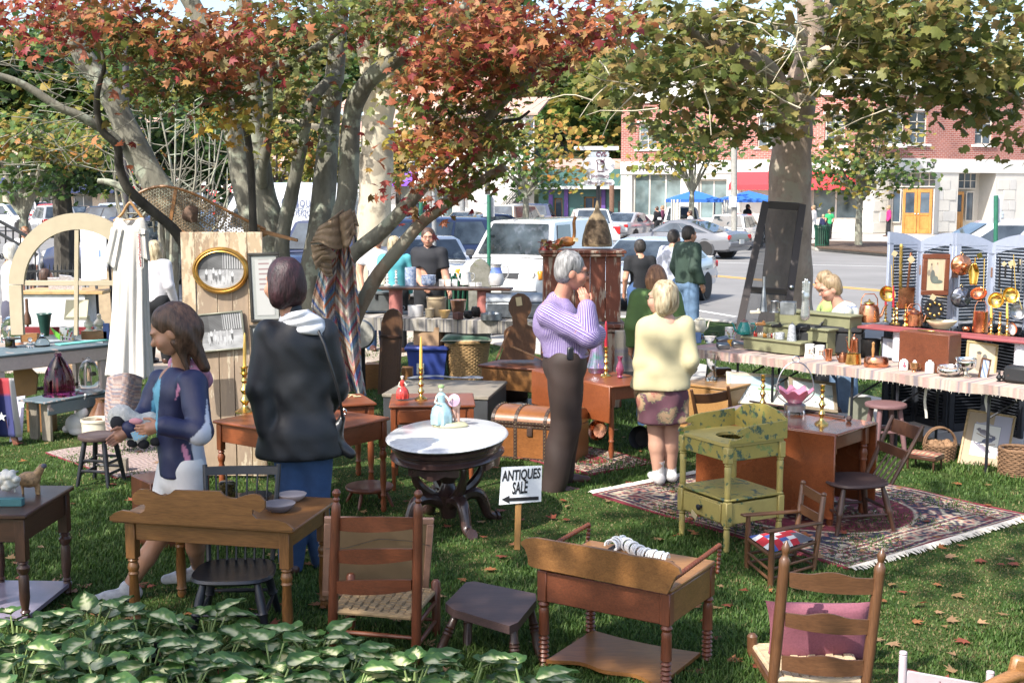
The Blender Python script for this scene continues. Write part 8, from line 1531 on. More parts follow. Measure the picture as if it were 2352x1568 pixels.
b=P(2155,856,.745);mb=MB();t=tH('wooden_case','large reddish wooden case with brass drop handles on the right stall','case',b);mb.box(b+VV((-.03,.15,.165)),(.47,.2,.33),RT.rz,.006);pA(t,'case',mb,WD('red',0,rough=.3));mb=MB();q=b+VV((.11,.03,.17));mb.tube(sPa([q+VV((-.045,0,.02)),q+VV((-.03,-.015,-.015)),q+VV((0,-.012,0)),q+VV((.03,-.02,-.02)),q+VV((.045,-.02,.015))],4),.006,6);pA(t,'drop_handle',mb,Br);mb=MB();q=b+VV((-.07,.13,.345));mb.box(q,(.16,.02,.012),RT.rz,.004);pA(t,'top_handle',mb,Br)
RS=Rect((1968,748),(2440,792),(2440,770),1.045);RS.d=.26;t=tH('red_shelf','dark red plank shelf on white ribbed columns above the right stall','shelf',RS.base());pA(t,'plank',RS.slab(0,RS.w,0,RS.d,1.02,1.045),mat('barn_red',(.24,.055,.06),.6,var=.12))
for f in(.2,.42,.8):mb=MB();n=24;c=RS.q(RS.w*f,.13,.745);mb.lathe([(.075 if i%2 else .071,.272*i/40)for i in rQ(41)],c,24);pA(t,'column',mb,mat('ribbed_white',(.52,.53,.58),.6,var=.05))
def r7(nm,lb,cat,x,y,h,r,pf,m,**k):X,Y_=c7b(x,y);return iT(nm,lb,cat,X,Y_,1.047,h*.132,r*.132,pf,m,**k)
r7('copper_kettle','large copper kettle with tall bail handle at the left of the red shelf','kettle',1020,620,330,185,'kettle',Cu,handle='top',spout='r',lid=Br);r7('copper_kettle','smaller copper kettle in the middle of the red shelf','kettle',1800,680,255,150,[(1,0),(1,.1),(.95,.8),(1.1,.86),(.7,.97),(.4,1)],Cu,handle='top',spout='r',lid=True)
for i,(x,y,h,w,lb)in enumerate(((1300,610,280,55,'brass candlestick with red candle, left of the pair'),(1440,650,300,55,'brass candlestick with red candle, right of the pair'),(1495,660,400,62,'tall brass candlestick without candle beside the red candles'),(1640,680,380,48,'brass candlestick with ringed stem beside the smaller copper kettle'))):X,Y_=c7b(x,y);iT('brass_candlestick',lb,'candlestick',X,Y_,1.047,h*.132,w*.132,'cs',Br,n=14)
cDl(2034.5,704,655,P(2034,739,1.047).y+.03,5.5,'red taper candle, left of the pair above the red shelf',WaxR);cDl(2052,706,655,P(2052,744,1.047).y+.03,5.5,'red taper candle, right of the pair above the red shelf',WaxR)
c8=lambda x,y:(2050.9+.132*x,536.3+.132*y)
def r8(nm,lb,cat,x,y,h,r,pf,m,**k):X,Y_=c8(x,y);return iT(nm,lb,cat,X,Y_,1.047,h*.132,r*.132,pf,m,**k)
X7=lambda x,y:(1764+.252*x,451.6+.252*y)
def r77(nm,lb,cat,x,y,h,r,pf,m,**k):X,Y_=X7(x,y);return iT(nm,lb,cat,X,Y_,1.047,h*.252,r*.252,pf,m,**k)
r77('brass_chafing_dish','shallow brass pan on the red shelf below the black pastry tin','pan',1470,1150,60,75,[(.5,0),(.6,.2),(1,.8),(1,1),(.93,1)],Br);r77('brass_trivet','cream wire trivet basket lying on the red shelf','trivet',1595,1205,70,140,'bowl',mat('cream_wire',(.55,.47,.3),.5),sy=.8,n=14);r77('brass_skimmer','flat brass dish tilted beside the copper watering can','dish',1770,1130,45,95,[(.6,0),(1,.6),(1,1),(.9,1)],Br);r77('copper_jug','copper watering can with arched handle on the red shelf','jug',1940,1235,190,72,[(1,0),(1,.05),(.9,.95),(.95,1),(.85,1)],Cu,handle='top',spout='r');r77('copper_pot','small round copper pot right of the wire trivet','pot',1808,1225,40,38,'pot',Cu)
for x,y,h,w,c_,lb in((2035,1255,155,32,110,'brass candlestick with cream candle, left of the right hand pair'),(2112,1260,210,38,0,'brass goblet shaped candlestick between the cream candles'),(2180,1265,160,32,150,'brass candlestick with cream candle, right of the right hand pair')):
 X,Y_=X7(x,y);iT('brass_candlestick',lb,'candlestick',X,Y_,1.047,h*.252,w*.252,'cs',Br,n=14)
 if c_:cDl(X,Y_-h*.252+1,Y_-h*.252-c_*.252,P(X,Y_,1.047).y+.03,6,f'cream taper candle, {"left" if x < 2100 else "right"} of the right hand pair',Wax)
pI('small_oval_frame','small copper round frame leaning at the right end of the red shelf','frame',X7(2175,1270),X7(2265,1275),X7(2185,1150),lambda u,v:np.zeros(u.shape+(3,))+.5,0,Cu,10.5,10.55,oval=True,res=(30,30))
M_shb=cH('blue_grey_paint',(.31,.35,.44),(.24,.17,.13),.3,10,.6);M_shd=mat('blue_grey_slat',(.17,.2,.25),.6,var=.12);M_low=mat('shaded_shutter',(.018,.021,.028),.6,var=.3)  # M_low: shade on the lower shutter half, put into a near-black colour
jt=[(2040,549,11.75),(2116,556,11.95),(2194,546,11.45),(2281,559,11.55),(2372,548,11.05)]
sh=tH('folding_shutters','folding screen of blue grey louvred shutters with arched tops hung with copper','screen',W(2200,800,11.5)*1);zm=1.02
for i in rQ(4):
 (x0,y0,d0),(x1,y1,d1)=jt[i],jt[i+1];p,q=W(x0,y0,d0),W(x1,y1,d1);a,b=VV((p.x,p.y,0)),VV((q.x,q.y,0));u=(b-a).normalized();w=(b-a).length-.01;n=VV((u.y,-u.x,0));rz=math.atan2(u.y,u.x);up=i%2==1;zt0,zt1=p.z,q.z;sw=.058
 pt=lambda s,z,o=0:a+u*(s+.005)+n*o+ZZ(z)
 top=lambda s:1.79+.1*(1-((s/w if not up else 1-s/w))**2)
 for s0 in(0,w-sw):
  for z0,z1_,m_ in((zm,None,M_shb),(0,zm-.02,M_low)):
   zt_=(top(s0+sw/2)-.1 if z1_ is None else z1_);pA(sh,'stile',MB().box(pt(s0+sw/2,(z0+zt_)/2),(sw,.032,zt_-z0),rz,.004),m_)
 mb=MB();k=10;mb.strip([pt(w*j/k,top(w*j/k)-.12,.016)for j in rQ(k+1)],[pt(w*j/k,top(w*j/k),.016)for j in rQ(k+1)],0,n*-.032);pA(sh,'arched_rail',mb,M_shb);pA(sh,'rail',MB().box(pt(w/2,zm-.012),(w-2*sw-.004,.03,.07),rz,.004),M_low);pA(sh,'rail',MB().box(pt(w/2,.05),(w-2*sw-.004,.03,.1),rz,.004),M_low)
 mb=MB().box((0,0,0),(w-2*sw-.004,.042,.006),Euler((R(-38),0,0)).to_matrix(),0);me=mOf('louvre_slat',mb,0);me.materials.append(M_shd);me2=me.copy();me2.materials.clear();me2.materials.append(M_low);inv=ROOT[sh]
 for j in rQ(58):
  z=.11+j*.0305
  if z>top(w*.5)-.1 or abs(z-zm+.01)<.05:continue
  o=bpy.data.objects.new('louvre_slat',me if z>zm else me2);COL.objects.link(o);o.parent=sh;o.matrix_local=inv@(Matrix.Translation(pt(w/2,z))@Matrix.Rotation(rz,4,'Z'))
 if i:pA(sh,'hinge',MB().box(a+n*.02+ZZ(1.52),(.07,.006,.09),rz,.002),mat('rusty_hinge',(.2,.11,.08),.7,var=.3,scale=40))
 mb=MB();c=pt(w/2,.55,-.03);mb.box(c,(w-.03,.006,.9),rz,0);pA(sh,'backing',mb,M_low)  # sheet behind the lower slats, in the same shade-darkened colour
def hang(nm,lb,cat,x,y,Y,fn,m,**k):c=W(*c8(x,y),Y);t=tH(nm,lb,cat,c);s=S(Y)*.132;fn(t,c,s,m);return t
def mould(nl):
 def f(t,c,s,m):
  sd=SDF();r=185*s;sd.e(c,(r,r*.45,r),.01)
  for k in rQ(nl):a=2*PI*k/nl+.3;sd.c(c+VV((r*.22*cos(a),-r*.4,r*.22*sin(a))),c+VV((r*.8*cos(a+.55),-r*.12,r*.8*sin(a+.55))),r*.15,r*.13,.006)
  V,Fq=sd.mesh(.006);nP(t,'body',nM('body',V,Fq),m);pA(t,'ring',MB().tube([c+VV((.012*cos(a),0,r*1.05+.014*sin(a)))for a in[i*PI/6 for i in rQ(13)]],.003,5),Br)
 return f
hang('copper_mould','round copper swirl mould hanging on the shutters','mould',1190,550,11.25,mould(9),Cu);hang('tin_mould','round dark tin mould with lobes hanging below the copper swirl mould','mould',1185,1110,11.25,mould(7),mat('dark_tin',(.16,.17,.2),.25,.9,var=.3))
def scoop(t,c,s,m):pA(t,'pan',MB().grid(lambda u,v:c+VV(((u-.5)*2*(100-38*max(0,v-.35)/.65)*s*sin(PI*min(1,.25+v*1.5)/2),-.05*sin(PI*u)*(1-.3*v)*-1-.01,(190-380*v)*s)),14,14),m,smooth=80).modifiers.new('t','SOLIDIFY').thickness=.003;pA(t,'handle',MB().tube([c+VV((.01,0,185*s)),c+VV((.012,0,290*s))],.007,6),Br)
hang('brass_scoop','brass scale scoop hanging over the copper mould','scoop',1400,710,11.15,scoop,Br)
def ladle(dx_,dz,tilt):
 def f(t,c,s,m):mb=MB();r=140*s;mb.lathe([(.1*r,-.75*r),(.6*r,-.62*r),(.92*r,-.3*r),(r,0),(1.02*r,.03*r),(.95*r,0),(.85*r,-.3*r),(.5*r,-.55*r),(.02*r,-.66*r)],c,24,tilt);pA(t,'bowl',mb,m);pA(t,'handle',MB().tube([c+VV((.6*r,0,.3*r)),c+VV((dx_*s,.03,dz*s))],.004,6),Br)
 return f
hang('copper_ladle','copper ladle bowl hanging right of the tin mould','ladle',1490,1040,11.15,ladle(100,600,(-.35,-.6,.7)),Cu);hang('brass_ladle','round brass skimmer hanging at the right of the shutters','skimmer',2050,1070,10.95,ladle(40,700,(-.1,-.95,.3)),Br);hang('brass_shell','shell shaped brass scoop hanging below the hinge','scoop',1795,1160,11,ladle(100,200,(-.5,-.8,.3)),Br);hang("brass_ball","round brass pan hanging behind the red candles",'pan',-95,1050,11.45,ladle(70,500,(.1,-.95,.3)),Br);hang('tin_plate','grey round pan with paper tag at the right edge of the shutters','pan',2160,1360,10.9,ladle(20,300,(0,-.97,.2)),Pw)
t=tH('copper_dustpan','copper shovel with long handle hanging on the left shutter','shovel',W(*c8(235,1100),11.5));pA(t,'blade',MB().prism([W(*c8(*p),11.5)for p in((110,940),(385,940),(350,1310),(85,1300))],(0,.012,0)),Cu);pA(t,'handle',MB().beam(W(*c8(255,940),11.5),W(*c8(320,330),11.52),.022,.01,(0,1,0)),mat('dull_copper',(.3,.12,.06),.4,.9))
t=tH('pastry_tin','black round bun tin with brass cups standing on the red shelf','tin',W(*c8(720,1300),11.1));c=W(*c8(715,1310),11.1);s=S(11.1)*.132;pA(t,'plate',MB().lathe([(170*s,-.01),(175*s,0),(170*s,.01)],c,28,(0,-1,.15)),Ir)
for k in rQ(8):a=2*PI*k/8;pA(t,'cup',MB().ball(c+VV((112*s*cos(a),-.016,112*s*sin(a))),(26*s,.012,26*s),10),Br)
for k,(x,y0,y1,w,m_,lb)in enumerate(((145,180,960,.016,Br,'twisted brass toasting fork on the left shutter'),(15,330,900,.008,Br,'thin brass rod on the left shutter'),(1590,430,900,.009,Br,'thin brass skewer on the third shutter'),(1865,400,960,.014,Ir,'dark iron poker at the left of the fourth shutter'),(1965,560,780,.014,Ir,'short iron fork on the fourth shutter'),(2080,560,980,.01,Ir,'long iron rod on the fourth shutter'),(2190,430,680,.014,Ir,'short steel knife on the fourth shutter'),(2240,420,1000,.013,mat('grey_steel',(.2,.21,.23),.4,.8),'long grey steel on the fourth shutter'))):
 Y=11.5 if x<400 else 11.3 if x<1700 else 11.05;mb=MB();p,q=W(*c8(x,y0),Y),W(*c8(x-14,y1),Y);n=14;mb.tube([p.lerp(q,i/n)for i in rQ(n+1)],[w*(.8+.35*(i%2))if k==0 else w*.6 for i in rQ(n+1)],6);sO('hearth_tool',lb,'hearth tool',mb,m_)
for k,(x,y,sz)in enumerate(((30,350,90),(320,455,105),(1510,385,90),(700,1110,95),(1935,530,70),(2075,530,120),(2220,500,80),(2155,1270,110),(230,1450,110))):
 Y=11.45 if x<400 else 11.05 if x>1800 else 11.1 if y<1000 else 10.9;c=W(*c8(x,y),Y);s=S(Y)*.132*sz/2;mb=MB().box(c,(2*s,.003,2*s),(.1,.5+.3*(k%3),.2),0);sO('price_tag',f'cream paper price tag {("at the top left of the shutters", "on the copper shovel handle", "pale brass coloured, beside the scoop", "above the black bun tin", "small one on the short iron fork", "large one on the fourth shutter", "on the short steel knife", "on the grey round pan", "before the smaller copper kettle")[k]}','tag',mb,Mtg if k!=2 else Br)
pI('lady_print','brown framed print of a lady in a long dark dress hanging on the second shutter','picture',c8(487,1070),c8(960,1075),c8(510,352),lady,.045,WD('red',0),11.3,11.3,res=(60,90))
for lb,bl,br,tl,Yb,sn in(('pale framed river landscape leaning left of the pink glass basket',(1672,925),(1815,935),(1695,855),11.4,0),('grey framed winter landscape leaning right of the pink glass basket',(1815,935),(1925,950),(1832,868),11,1)):pI('landscape_picture',lb,'picture',bl,br,tl,landscape(sn),.035,mat('pale_gilt' if sn==0 else 'dark_gilt',(.5,.44,.33)if sn==0 else(.2,.16,.11),.5,var=.2),Yb,Yb+.25,res=(110,70))
pI('bird_print','gilt framed print of three dark birds leaning at the right','picture',(2197,1070),(2310,1090),(2232,940),birds,.02,mat('old_gilt',(.34,.24,.12),.5,var=.3,scale=30),(10.15,9.98),10.4,res=(110,150));mb=MB().prism([W(x,y,10.9)for x,y in((1952,912),(2000,912),(2012,985),(1946,985))],(0,.02,0));sO('grey_board','plain grey board leaning behind the mauve stool','board',mb,mat('grey_board',(.22,.22,.17),.8,var=.15))
def bSk(nm,lb,x,y,r,h,m,top=1.12,hd=False,rows=10,n=30):
 b=P(x,y);s=S(b.y);r*=s;h*=s;b=b+VV((0,r,0));t=tH(nm,lb,'basket',b);V=MB();
 for k in rQ(rows):
  q=[]
  for i in rQ(n):a=2*PI*i/n;f=(k+.5)/rows;rr_=r*(1+(top-1)*f)+(.007 if(i+k)%2 else-.004);q.append(b+VV((rr_*cos(a),rr_*sin(a),h*f)))
  V.tube(q,h/rows*.52,5,close=True)
 pA(t,'woven_side',V,m,stuff=True);pA(t,'rim',MB().tube([b+VV((r*top*cos(2*PI*i/30),r*top*sin(2*PI*i/30),h))for i in rQ(30)],h*.06,7,close=True),m);pA(t,'base',MB().lathe([(r*.98,0),(r*.98,.01)],b,20),m)
 if hd:
  for o in(-.02,.02):pA(t,'handle',MB().tube([b+VV((r*top*cos(a),o,h+h*1.05*sin(a)))for a in[i*PI/14 for i in rQ(15)]],.008,6),m)
 return t,b,r,h
Mw1=mat('brown_splint',(.17,.095,.05),.8,var=.35,scale=25);Mw2=mat('golden_wicker',(.4,.25,.11),.75,var=.25,scale=30)
t,b,r_,h_=bSk('handled_basket','brown splint basket with arched handle on the grass by the bird print',2168,1062,32,38,Mw1,1.15,True);mb=MB();rr=random.Random(4);[mb.ball(b+VV((rr.uniform(-.7,.7)*r_,rr.uniform(-.7,.7)*r_,h_*.85+rr.uniform(0,.03))),rr.uniform(.02,.04),7)for k in rQ(14)];sO('dried_gourds','tan dried pods heaped in the handled basket','pods',mb,mat('dried_pod',(.26,.15,.08),.8,var=.3));bSk('round_basket','brown woven basket cut off by the right edge beside the bird print',2352,1098,40,62,Mw1,1.05,False,12)
t=tH('footstool','small footstool with patterned red and tan top beside the handled basket','stool',P(2105,1075));r=Rect((2078,1040),(2148,1050),(2150,1028),.13);pA(t,'cushion_top',MB().grid(lambda u,v:r.q(r.w*u,.2*v,.13+.02*sin(PI*u)*sin(PI*v)),20,10,0,lambda u,v:[(.3,.08,.05),(.4,.28,.17),(.12,.14,.1)][int(abs(sin(u*21)*sin(v*13))*3)%3]),M_pile);pA(t,'frame',r.slab(0,r.w,0,.2,.09,.125),WD('dark',0));[pA(t,'leg',MB().tube([r.q(a,c,.09),r.q(a,c,0)],.009,6),WD('dark',2))for a in(.02,r.w-.02)for c in(.02,.18)]
for x0,y0,y1,lb in((2126,865,960,'white ribbon hanging from the stall cloth left of the bird print'),(2266,885,946,'white ribbon hanging from the stall cloth above the bird print')):mb=MB();Y=10.35 if x0<2200 else 9.9;mb.strip([W(x0-3+2*sin(k),y0+(y1-y0)*k/8,Y)for k in rQ(9)],[W(x0+3+2*sin(k),y0+(y1-y0)*k/8,Y)for k in rQ(9)],0,(0,.002,0));sO('white_ribbon',lb,'ribbon',mb,M_cream)
t=tH('screen_door','tall dark screen door leaning against the sycamore trunk','door',P(1745,770));A,B,C_,D=W(1681,792,18.5),W(1806,800,18.5),W(1752,463,19.3),W(1850,470,19.3);md_=cH('dark_brown_paint',(.045,.036,.034),(.14,.1,.08),.33,12);ed=lambda f,g:A.lerp(B,f).lerp(C_.lerp(D,f),g)
for p,q,w in((ed(.07,0),ed(.07,1),.11),(ed(.93,0),ed(.93,1),.11)):pA(t,'stile',MB().beam(p,q,w,.04,(0,1,0)),md_)
for g,w in((.98,.12),(.38,.1),(.03,.2)):pA(t,'rail',MB().beam(ed(.14,g),ed(.86,g),.035,w,(0,-.2,1)),md_)
m,nt,bs=_nt('wire_screen');sI(bs,'Base Color',(.02,.02,.02,1));tr=N(nt,'BsdfTransparent');ms=N(nt,'MixShader');sI(ms,0,.62);L(nt,tr.outputs[0],ms.inputs[1]);L(nt,bs.outputs[0],ms.inputs[2]);L(nt,ms.outputs[0],nt.nodes['Material Output'].inputs[0]);pA(t,'wire_mesh',MB().add([ed(.12,.08),ed(.88,.08),ed(.88,.95),ed(.12,.95)],[[0,1,2,3]]),m);pA(t,'latch',MB().ball(ed(.92,.42)+VV((0,-.05,0)),.035,8),Pw)
CT_=Rect((800,727),(1270,740),(1270,722),.74);CT_.d=.9;t=tH('centre_stall_table','long centre stall table under a grey striped cloth behind the trees','table',CT_.base());pA(t,'table_top',CT_.slab(0,CT_.w,.02,.88,.7,.73),WD('grey',0))
for f in(.06,.5,.94):
 for b in(.08,.8):pA(t,'leg',MB().tube([CT_.q(CT_.w*f,b,.7),CT_.q(CT_.w*f,b,0)],.015,6),Mbk)
rNr('striped_cloth','grey and cream striped woven cloth covering the centre stall',CT_,.16,.006,M_wov,[(.33,.3,.25),(.38,.35,.3),(.22,.21,.2),(.36,.33,.28),(.13,.125,.13),(.39,.36,.32)],9,False)
CS_=Rect((862,659.5),(1172,663),(1172,655),1.1);CS_.d=.28;t=tH('plank_shelf','dark plank shelf on pink columns above the centre stall','shelf',CS_.base());pA(t,'plank',CS_.slab(0,CS_.w,0,CS_.d,1.07,1.1),WD('dark',0))
for x in(903,1108):s=(x-862)/310*CS_.w;pA(t,'column',MB().lathe([(.085,0),(.085,.325)],CS_.q(s,.14,.743),20),mat('rose_column',(.36,.13,.11),.6,var=.08))
c4b=lambda x,y:(809+.132*x,639.7+.132*y);c5b=lambda x,y:(1034.9+.132*x,564.5+.132*y)
def k4(nm,lb,cat,x,y,h,r,pf,m,z=.745,f=c4b,**k):X,Y_=f(x,y);return iT(nm,lb,cat,X,Y_,z,h*.132,r*.132,pf,m,**k)
k4('stoneware_crock','large tan stoneware crock on the centre stall','crock',1465,655,340,175,'crock',Ston);k4('stoneware_crock','white grey stoneware crock left of the large tan one','crock',1100,660,195,138,'cyl',StG);k4('stoneware_jar','small tan jar with dark blotch before the large crock','jar',1345,675,155,80,'crock',mat('salt_glaze',(.3,.25,.17),.3,var=.2));k4('yellow_bowl','banded yellow ware bowl on the centre stall','bowl',1605,685,135,110,'bowl',mat('yellow_ware',(.46,.3,.12),.3,coat=.3));k4('brown_crock','brown glazed crock with pale rim on the centre stall','crock',1845,590,220,145,[(.75,0),(.8,.04),(.95,.8),(1.02,.9),(1,1),(.9,.95)],StB);k4('iron_box','dark rusty iron stand box before the brown crock','box',1840,710,120,95,'box',mat('rust',(.1,.04,.03),.8,var=.3),n=4);k4('iron_kettle','small footed iron kettle on the centre stall','kettle',2020,690,130,85,'pot',Ir);k4('iron_cauldron','round iron cauldron with silver band on the centre stall','cauldron',470-20,1230,170,100,'pot',Ir,f=c5b);k4('cake_tin','round grey ring cake tin on the centre stall','tin',705,1290,110,185,[(1,0),(1,1),(.96,1),(.9,.8),(.4,.8),(.33,1.35),(.28,1.35)],Gz,f=c5b)
b=W(*c5b(640,1180),15.2);t=tH('iron_skillet','large black iron pan standing on edge behind the cake tin','pan',b);mb=MB();r_=150*.132*S(15.2);mb.lathe([(.9*r_,0),(r_,.05),(.95*r_,.05),(.85*r_,.01),(.01,.01)],W(*c5b(625,1010),15.3),28,(-.25,-.95,.2));pA(t,'pan',mb,Ir);pA(t,'price_sticker',MB().box(W(*c5b(655,975),15.2),(.03,.004,.03),(0,.4,0),0),Mtr)
b=P(*c5b(930,1270),.745);t=tH('tin_chest','grey tin bread box with rounded lid behind the brown seat back','box',b);pA(t,'case',MB().box(b+VV((.15,.2,.1)),(.75,.35,.2),0,.02),Gz);pA(t,'lid',MB().prism([b+VV((-.22,.025+.35*(1-cos(PI*k/10))/2,.203+.1*sin(PI*k/10)))for k in rQ(11)],(.74,0,0)),Gz,smooth=40)
b=P(*c4b(420,620),.745);mb=MB();t=tH('grey_toolbox','dark grey metal tool box with hasp at the left of the centre stall','box',b);mb.box(b+VV((-.02,.18,.135)),(.55,.3,.2),0,.008);pA(t,'case',mb,mat('tool_grey',(.09,.1,.1),.5,var=.2));pA(t,'lid',MB().box(b+VV((-.02,.18,.255)),(.56,.31,.03),0,.008),_M['tool_grey']);pA(t,'hasp',MB().box(b+VV((0,.02,.22)),(.03,.01,.07),0,.003),Ir)
k4('china_teapot','blue and white china teapot behind the arched brown board','teapot',785,580,110,85,'pot',mat('blue_white',(.45,.47,.55),.2,var=.5,scale=60,col2=(.62,.62,.63)),lid=True,handle='right')
def k5(nm,lb,cat,x,y,h,r,pf,m,f=c5b,**k):return k4(nm,lb,cat,x,y,h,r,pf,m,1.102,f,**k)
k5('white_teapot','tall white enamel teapot on the plank shelf','teapot',265,675,220,100,[(1,0),(1,.1),(.8,.8),(.85,1)],CrW,handle='right',spout='l',lid=True);k5('white_pitcher','white pitcher with blue band at the right end of the plank shelf','pitcher',795,705,400,140,'pitcher',StG,handle='right',extra=lambda t,b,r,h:pA(t,'blue_band',MB().lathe([(r*.8,h*.58),(r*.67,h*.7),(r*.61,h*.82)],b,20,cap=False),mat('band_blue',(.13,.2,.55),.25)))
k5('blue_crock','blue and white sponge glazed cylinder crock on the plank shelf','crock',1015,125,320,100,'cyl',BlE,f=c4b);k5('blue_bowl','blue banded sponge ware bowl on the plank shelf','bowl',1325,125,180,130,[(.75,0),(.95,.15),(1,.4),(.95,.5),(1,.6),(.95,.95),(1,1),(.9,.95)],BlE,f=c4b);k5('pewter_candlestick','pale china candlestick on the plank shelf, left one','candlestick',610,122,270,60,'cs',CrW,f=c4b);k5('pewter_candlestick','pale china candlestick on the plank shelf, right one','candlestick',765,125,270,60,'cs',CrW,f=c4b);k5('enamel_pot','pale grey jar at the left end of the plank shelf','jar',545,105,240,55,'cyl',Crm,f=c4b)
for i,(x,w)in enumerate(((1555,60),(1670,60),(1785,60))):X,Y_=c4b(x,135);wbox('white_block',f'white china cruet block on the plank shelf, {("left", "middle", "right")[i]} of three','china',X,Y_,1.102,12,16,8,CrW)
for i,x in enumerate((380,490)):X,Y_=c5b(x,712);wbox('white_tin',f'small white tin with dark print on the plank shelf, {("left", "right")[i]} one','tin',X,Y_,1.102,13,10,8,CrW)
b=P(1097,712);mb=MB();Y=18.6;mb.prism([W(x,y,Y)for x,y in((1076,720),(1076,632),(1080,612),(1092,598),(1104,595),(1114,600),(1124,612),(1128,632),(1128,720))],(0,.18,0));sO('stone_marker','grey mossy round topped stone behind the white teapot','stone',mb,bMt('mossy_stone',(.13,.13,.1),(.26,.25,.22),(.13,.15,.06),6,(1,1,1)))
def bin_(lb,x,y,Y,r,h):
 c=W(x,y,Y);c.z=0 if Y<22 else-.02;t=tH('litter_bin',lb,'bin',c);mt=mat('bin_green',(.015,.075,.045),.4)
 for k in rQ(22):a=2*PI*k/22;e=VV((cos(a),sin(a),0));pA(t,'slat',MB().tube([c+e*r*.82,c+e*r*.84+ZZ(h*.7),c+e*r*1.05+ZZ(h)],.022,4),mt)
 for z,k in((.1,.82),(.93,1)):pA(t,'hoop',MB().tube([c+VV((r*k*cos(2*PI*i/20),r*k*sin(2*PI*i/20),h*z))for i in rQ(20)],.02,5,close=True),mt)
 pA(t,'liner',MB().lathe([(r*.75,.05),(r*.78,h*.85)],c,16),M_dgrey)
bin_('green slatted litter bin behind the centre stall',1050,720,19.2,.3,1);bin_('green slatted litter bin on the far island kerb',1888,560,53,.34,.95)
b=P(981,872,0);mb=MB();t=tH('storage_tub','blue plastic storage tub under the centre stall','tub',b);mb.add([b+VV(v)for v in((-.2,0,0),(.2,0,0),(.2,.4,0),(-.2,.4,0),(-.245,-.03,.36),(.245,-.03,.36),(.245,.43,.36),(-.245,.43,.36))],[[3,2,1,0],[0,1,5,4],[1,2,6,5],[2,3,7,6],[3,0,4,7],[4,5,6,7]]);Mtub=mat('tub_blue',(.04,.065,.27),.35,var=.06,bmp=.05);pA(t,'tub',mb,Mtub,smooth=0);pA(t,'lid',MB().box(b+VV((0,.2,.385)),(.54,.52,.05),0,.02),Mtub);pA(t,'paper_label',MB().box(b+VV((-.08,-.02,.14)),(.09,.006,.13),0,0),Mtr)
mb=MB();c=b+VV((.03,.14,.41));t=tH('cardboard_box','open brown cardboard box on the blue tub','box',c);mb.box(c+VV((0,.06,.115)),(.34,.26,.23),-.35,.003);pA(t,'carton',mb,M_card);pA(t,'flap',MB().box(c+VV((.03,.02,.26)),(.26,.11,.006),(-.5,0,-.35),0),M_card);pA(t,'arrow_print',MB().prism([c+VV((.06+x,-.065-.35*(x-0)*0,z))for x,z in((0,.05),(.03,.08),(.06,.05),(.045,.05),(.045,.03),(.015,.03),(.015,.05))],(0,-.003,0)),mat('box_green',(.05,.2,.05),.8))
t,b,r_,h_=bSk('wicker_hamper','tall golden wicker basket under a green cushion',1072,874,40,90,Mw2,1.32,False,22,48);cSh('green_cushion','dark green cushion with cream piping lying on the wicker basket','cushion',b+VV((-0,-.03,h_+.045)),(.31,.02,0),(0,.27,.02),.06,mat('green_velvet',(.03,.075,.045),.9,var=.35,scale=14,sheen=.4),1,Crm)
mb=MB();Y=13.4;pts=[(867,905),(872,800),(876,740),(882,722),(892,711),(903,708),(914,712),(923,722),(926,740),(922,805),(918,905)];mb.prism([W(x,y,Y+.1*(905-y)/200)for x,y in pts],(0,.025,0));t=tH('arched_board','tall round topped brown board leaning in front of the centre stall','board',W(895,905,Y));pA(t,'board',mb,WD('brown',2));pA(t,'batten',MB().beam(W(872,772,Y+.05),W(924,775,Y+.05),.012,.03,(0,0,1)),WD('dark',0))
for x in(878,917):pA(t,'edge_strip',MB().beam(W(x-4,900,Y-.01),W(x,760,Y+.06),.018,.012,(0,1,0)),WD('brown',2))
c=W(826,767,13.9);mb=MB();t=tH('scale_dial','round white scale dial with dark rim beside the quilt','scale',c);mb.lathe([(.17,0),(.175,.02),(.16,.03)],c,28,(.1,-1,0));pA(t,'rim',mb,Gz);pA(t,'dial',MB().lathe([(.155,.034),(.01,.035)],c,28,(.1,-1,0)),mat('aged_dial',(.5,.48,.42),.5,var=.2,scale=30));pA(t,'stand',MB().beam(c+VV((0,.06,-.15)),c+VV((0,.06,-.75)),.1,.06,(0,1,0)),Ir)
wbox('tan_box','orange tan wooden box behind the arched brown board','box',858,895,0,40,60,40,WD('oak',0));wbox('tan_box','orange brown wooden box right of the arched brown board','box',935,890,0,26,46,30,WD('oak',2))
t=tH('settle_back','brown wooden spinning chair back with round head standing on the dough box','chair back',P(1188,826,.525));Y=12.6;pts=[(1147,826),(1156,800),(1158,760),(1166,752),(1178,746),(1176,728),(1168,712),(1168,696),(1176,681),(1190,673),(1204,675),(1216,684),(1222,700),(1219,716),(1211,730),(1212,746),(1226,752),(1232,762),(1230,800),(1226,826)];pA(t,'back',MB().prism([W(x,y,Y)for x,y in pts],(0,.03,0)),WD('brown',2));mb=MB().beam(W(1140,826,Y-.3),W(1170,755,Y-.05),.02,.03,(0,1,0));mb2=MB().beam(W(1175,795,Y-.1),W(1252,828,Y-.3),.018,.03,(0,1,0));pA(t,'arm_bar',mb,WD('oak',0));pA(t,'cross_bar',mb2,WD('oak',0));pA(t,'price_tag',MB().box(W(1192,692,Y-.01),(.06,.004,.09),(0,-.15,0),0),Mtg)
KY=12.9;Mcb=cH('red_flaked',(.19,.058,.03),(.4,.31,.23),.455,13,.7,(1,1,.14));a,b=W(1248,860,KY),W(1424,860,KY);zt_,zw=Zt(572,KY),Zt(748,KY);t=tH('red_cabinet','tall old red cabinet with flaking paint behind the man in the purple shirt','cabinet',((a.x+b.x)/2,KY,0));w=b.x-a.x;cx=(a.x+b.x)/2
n=5
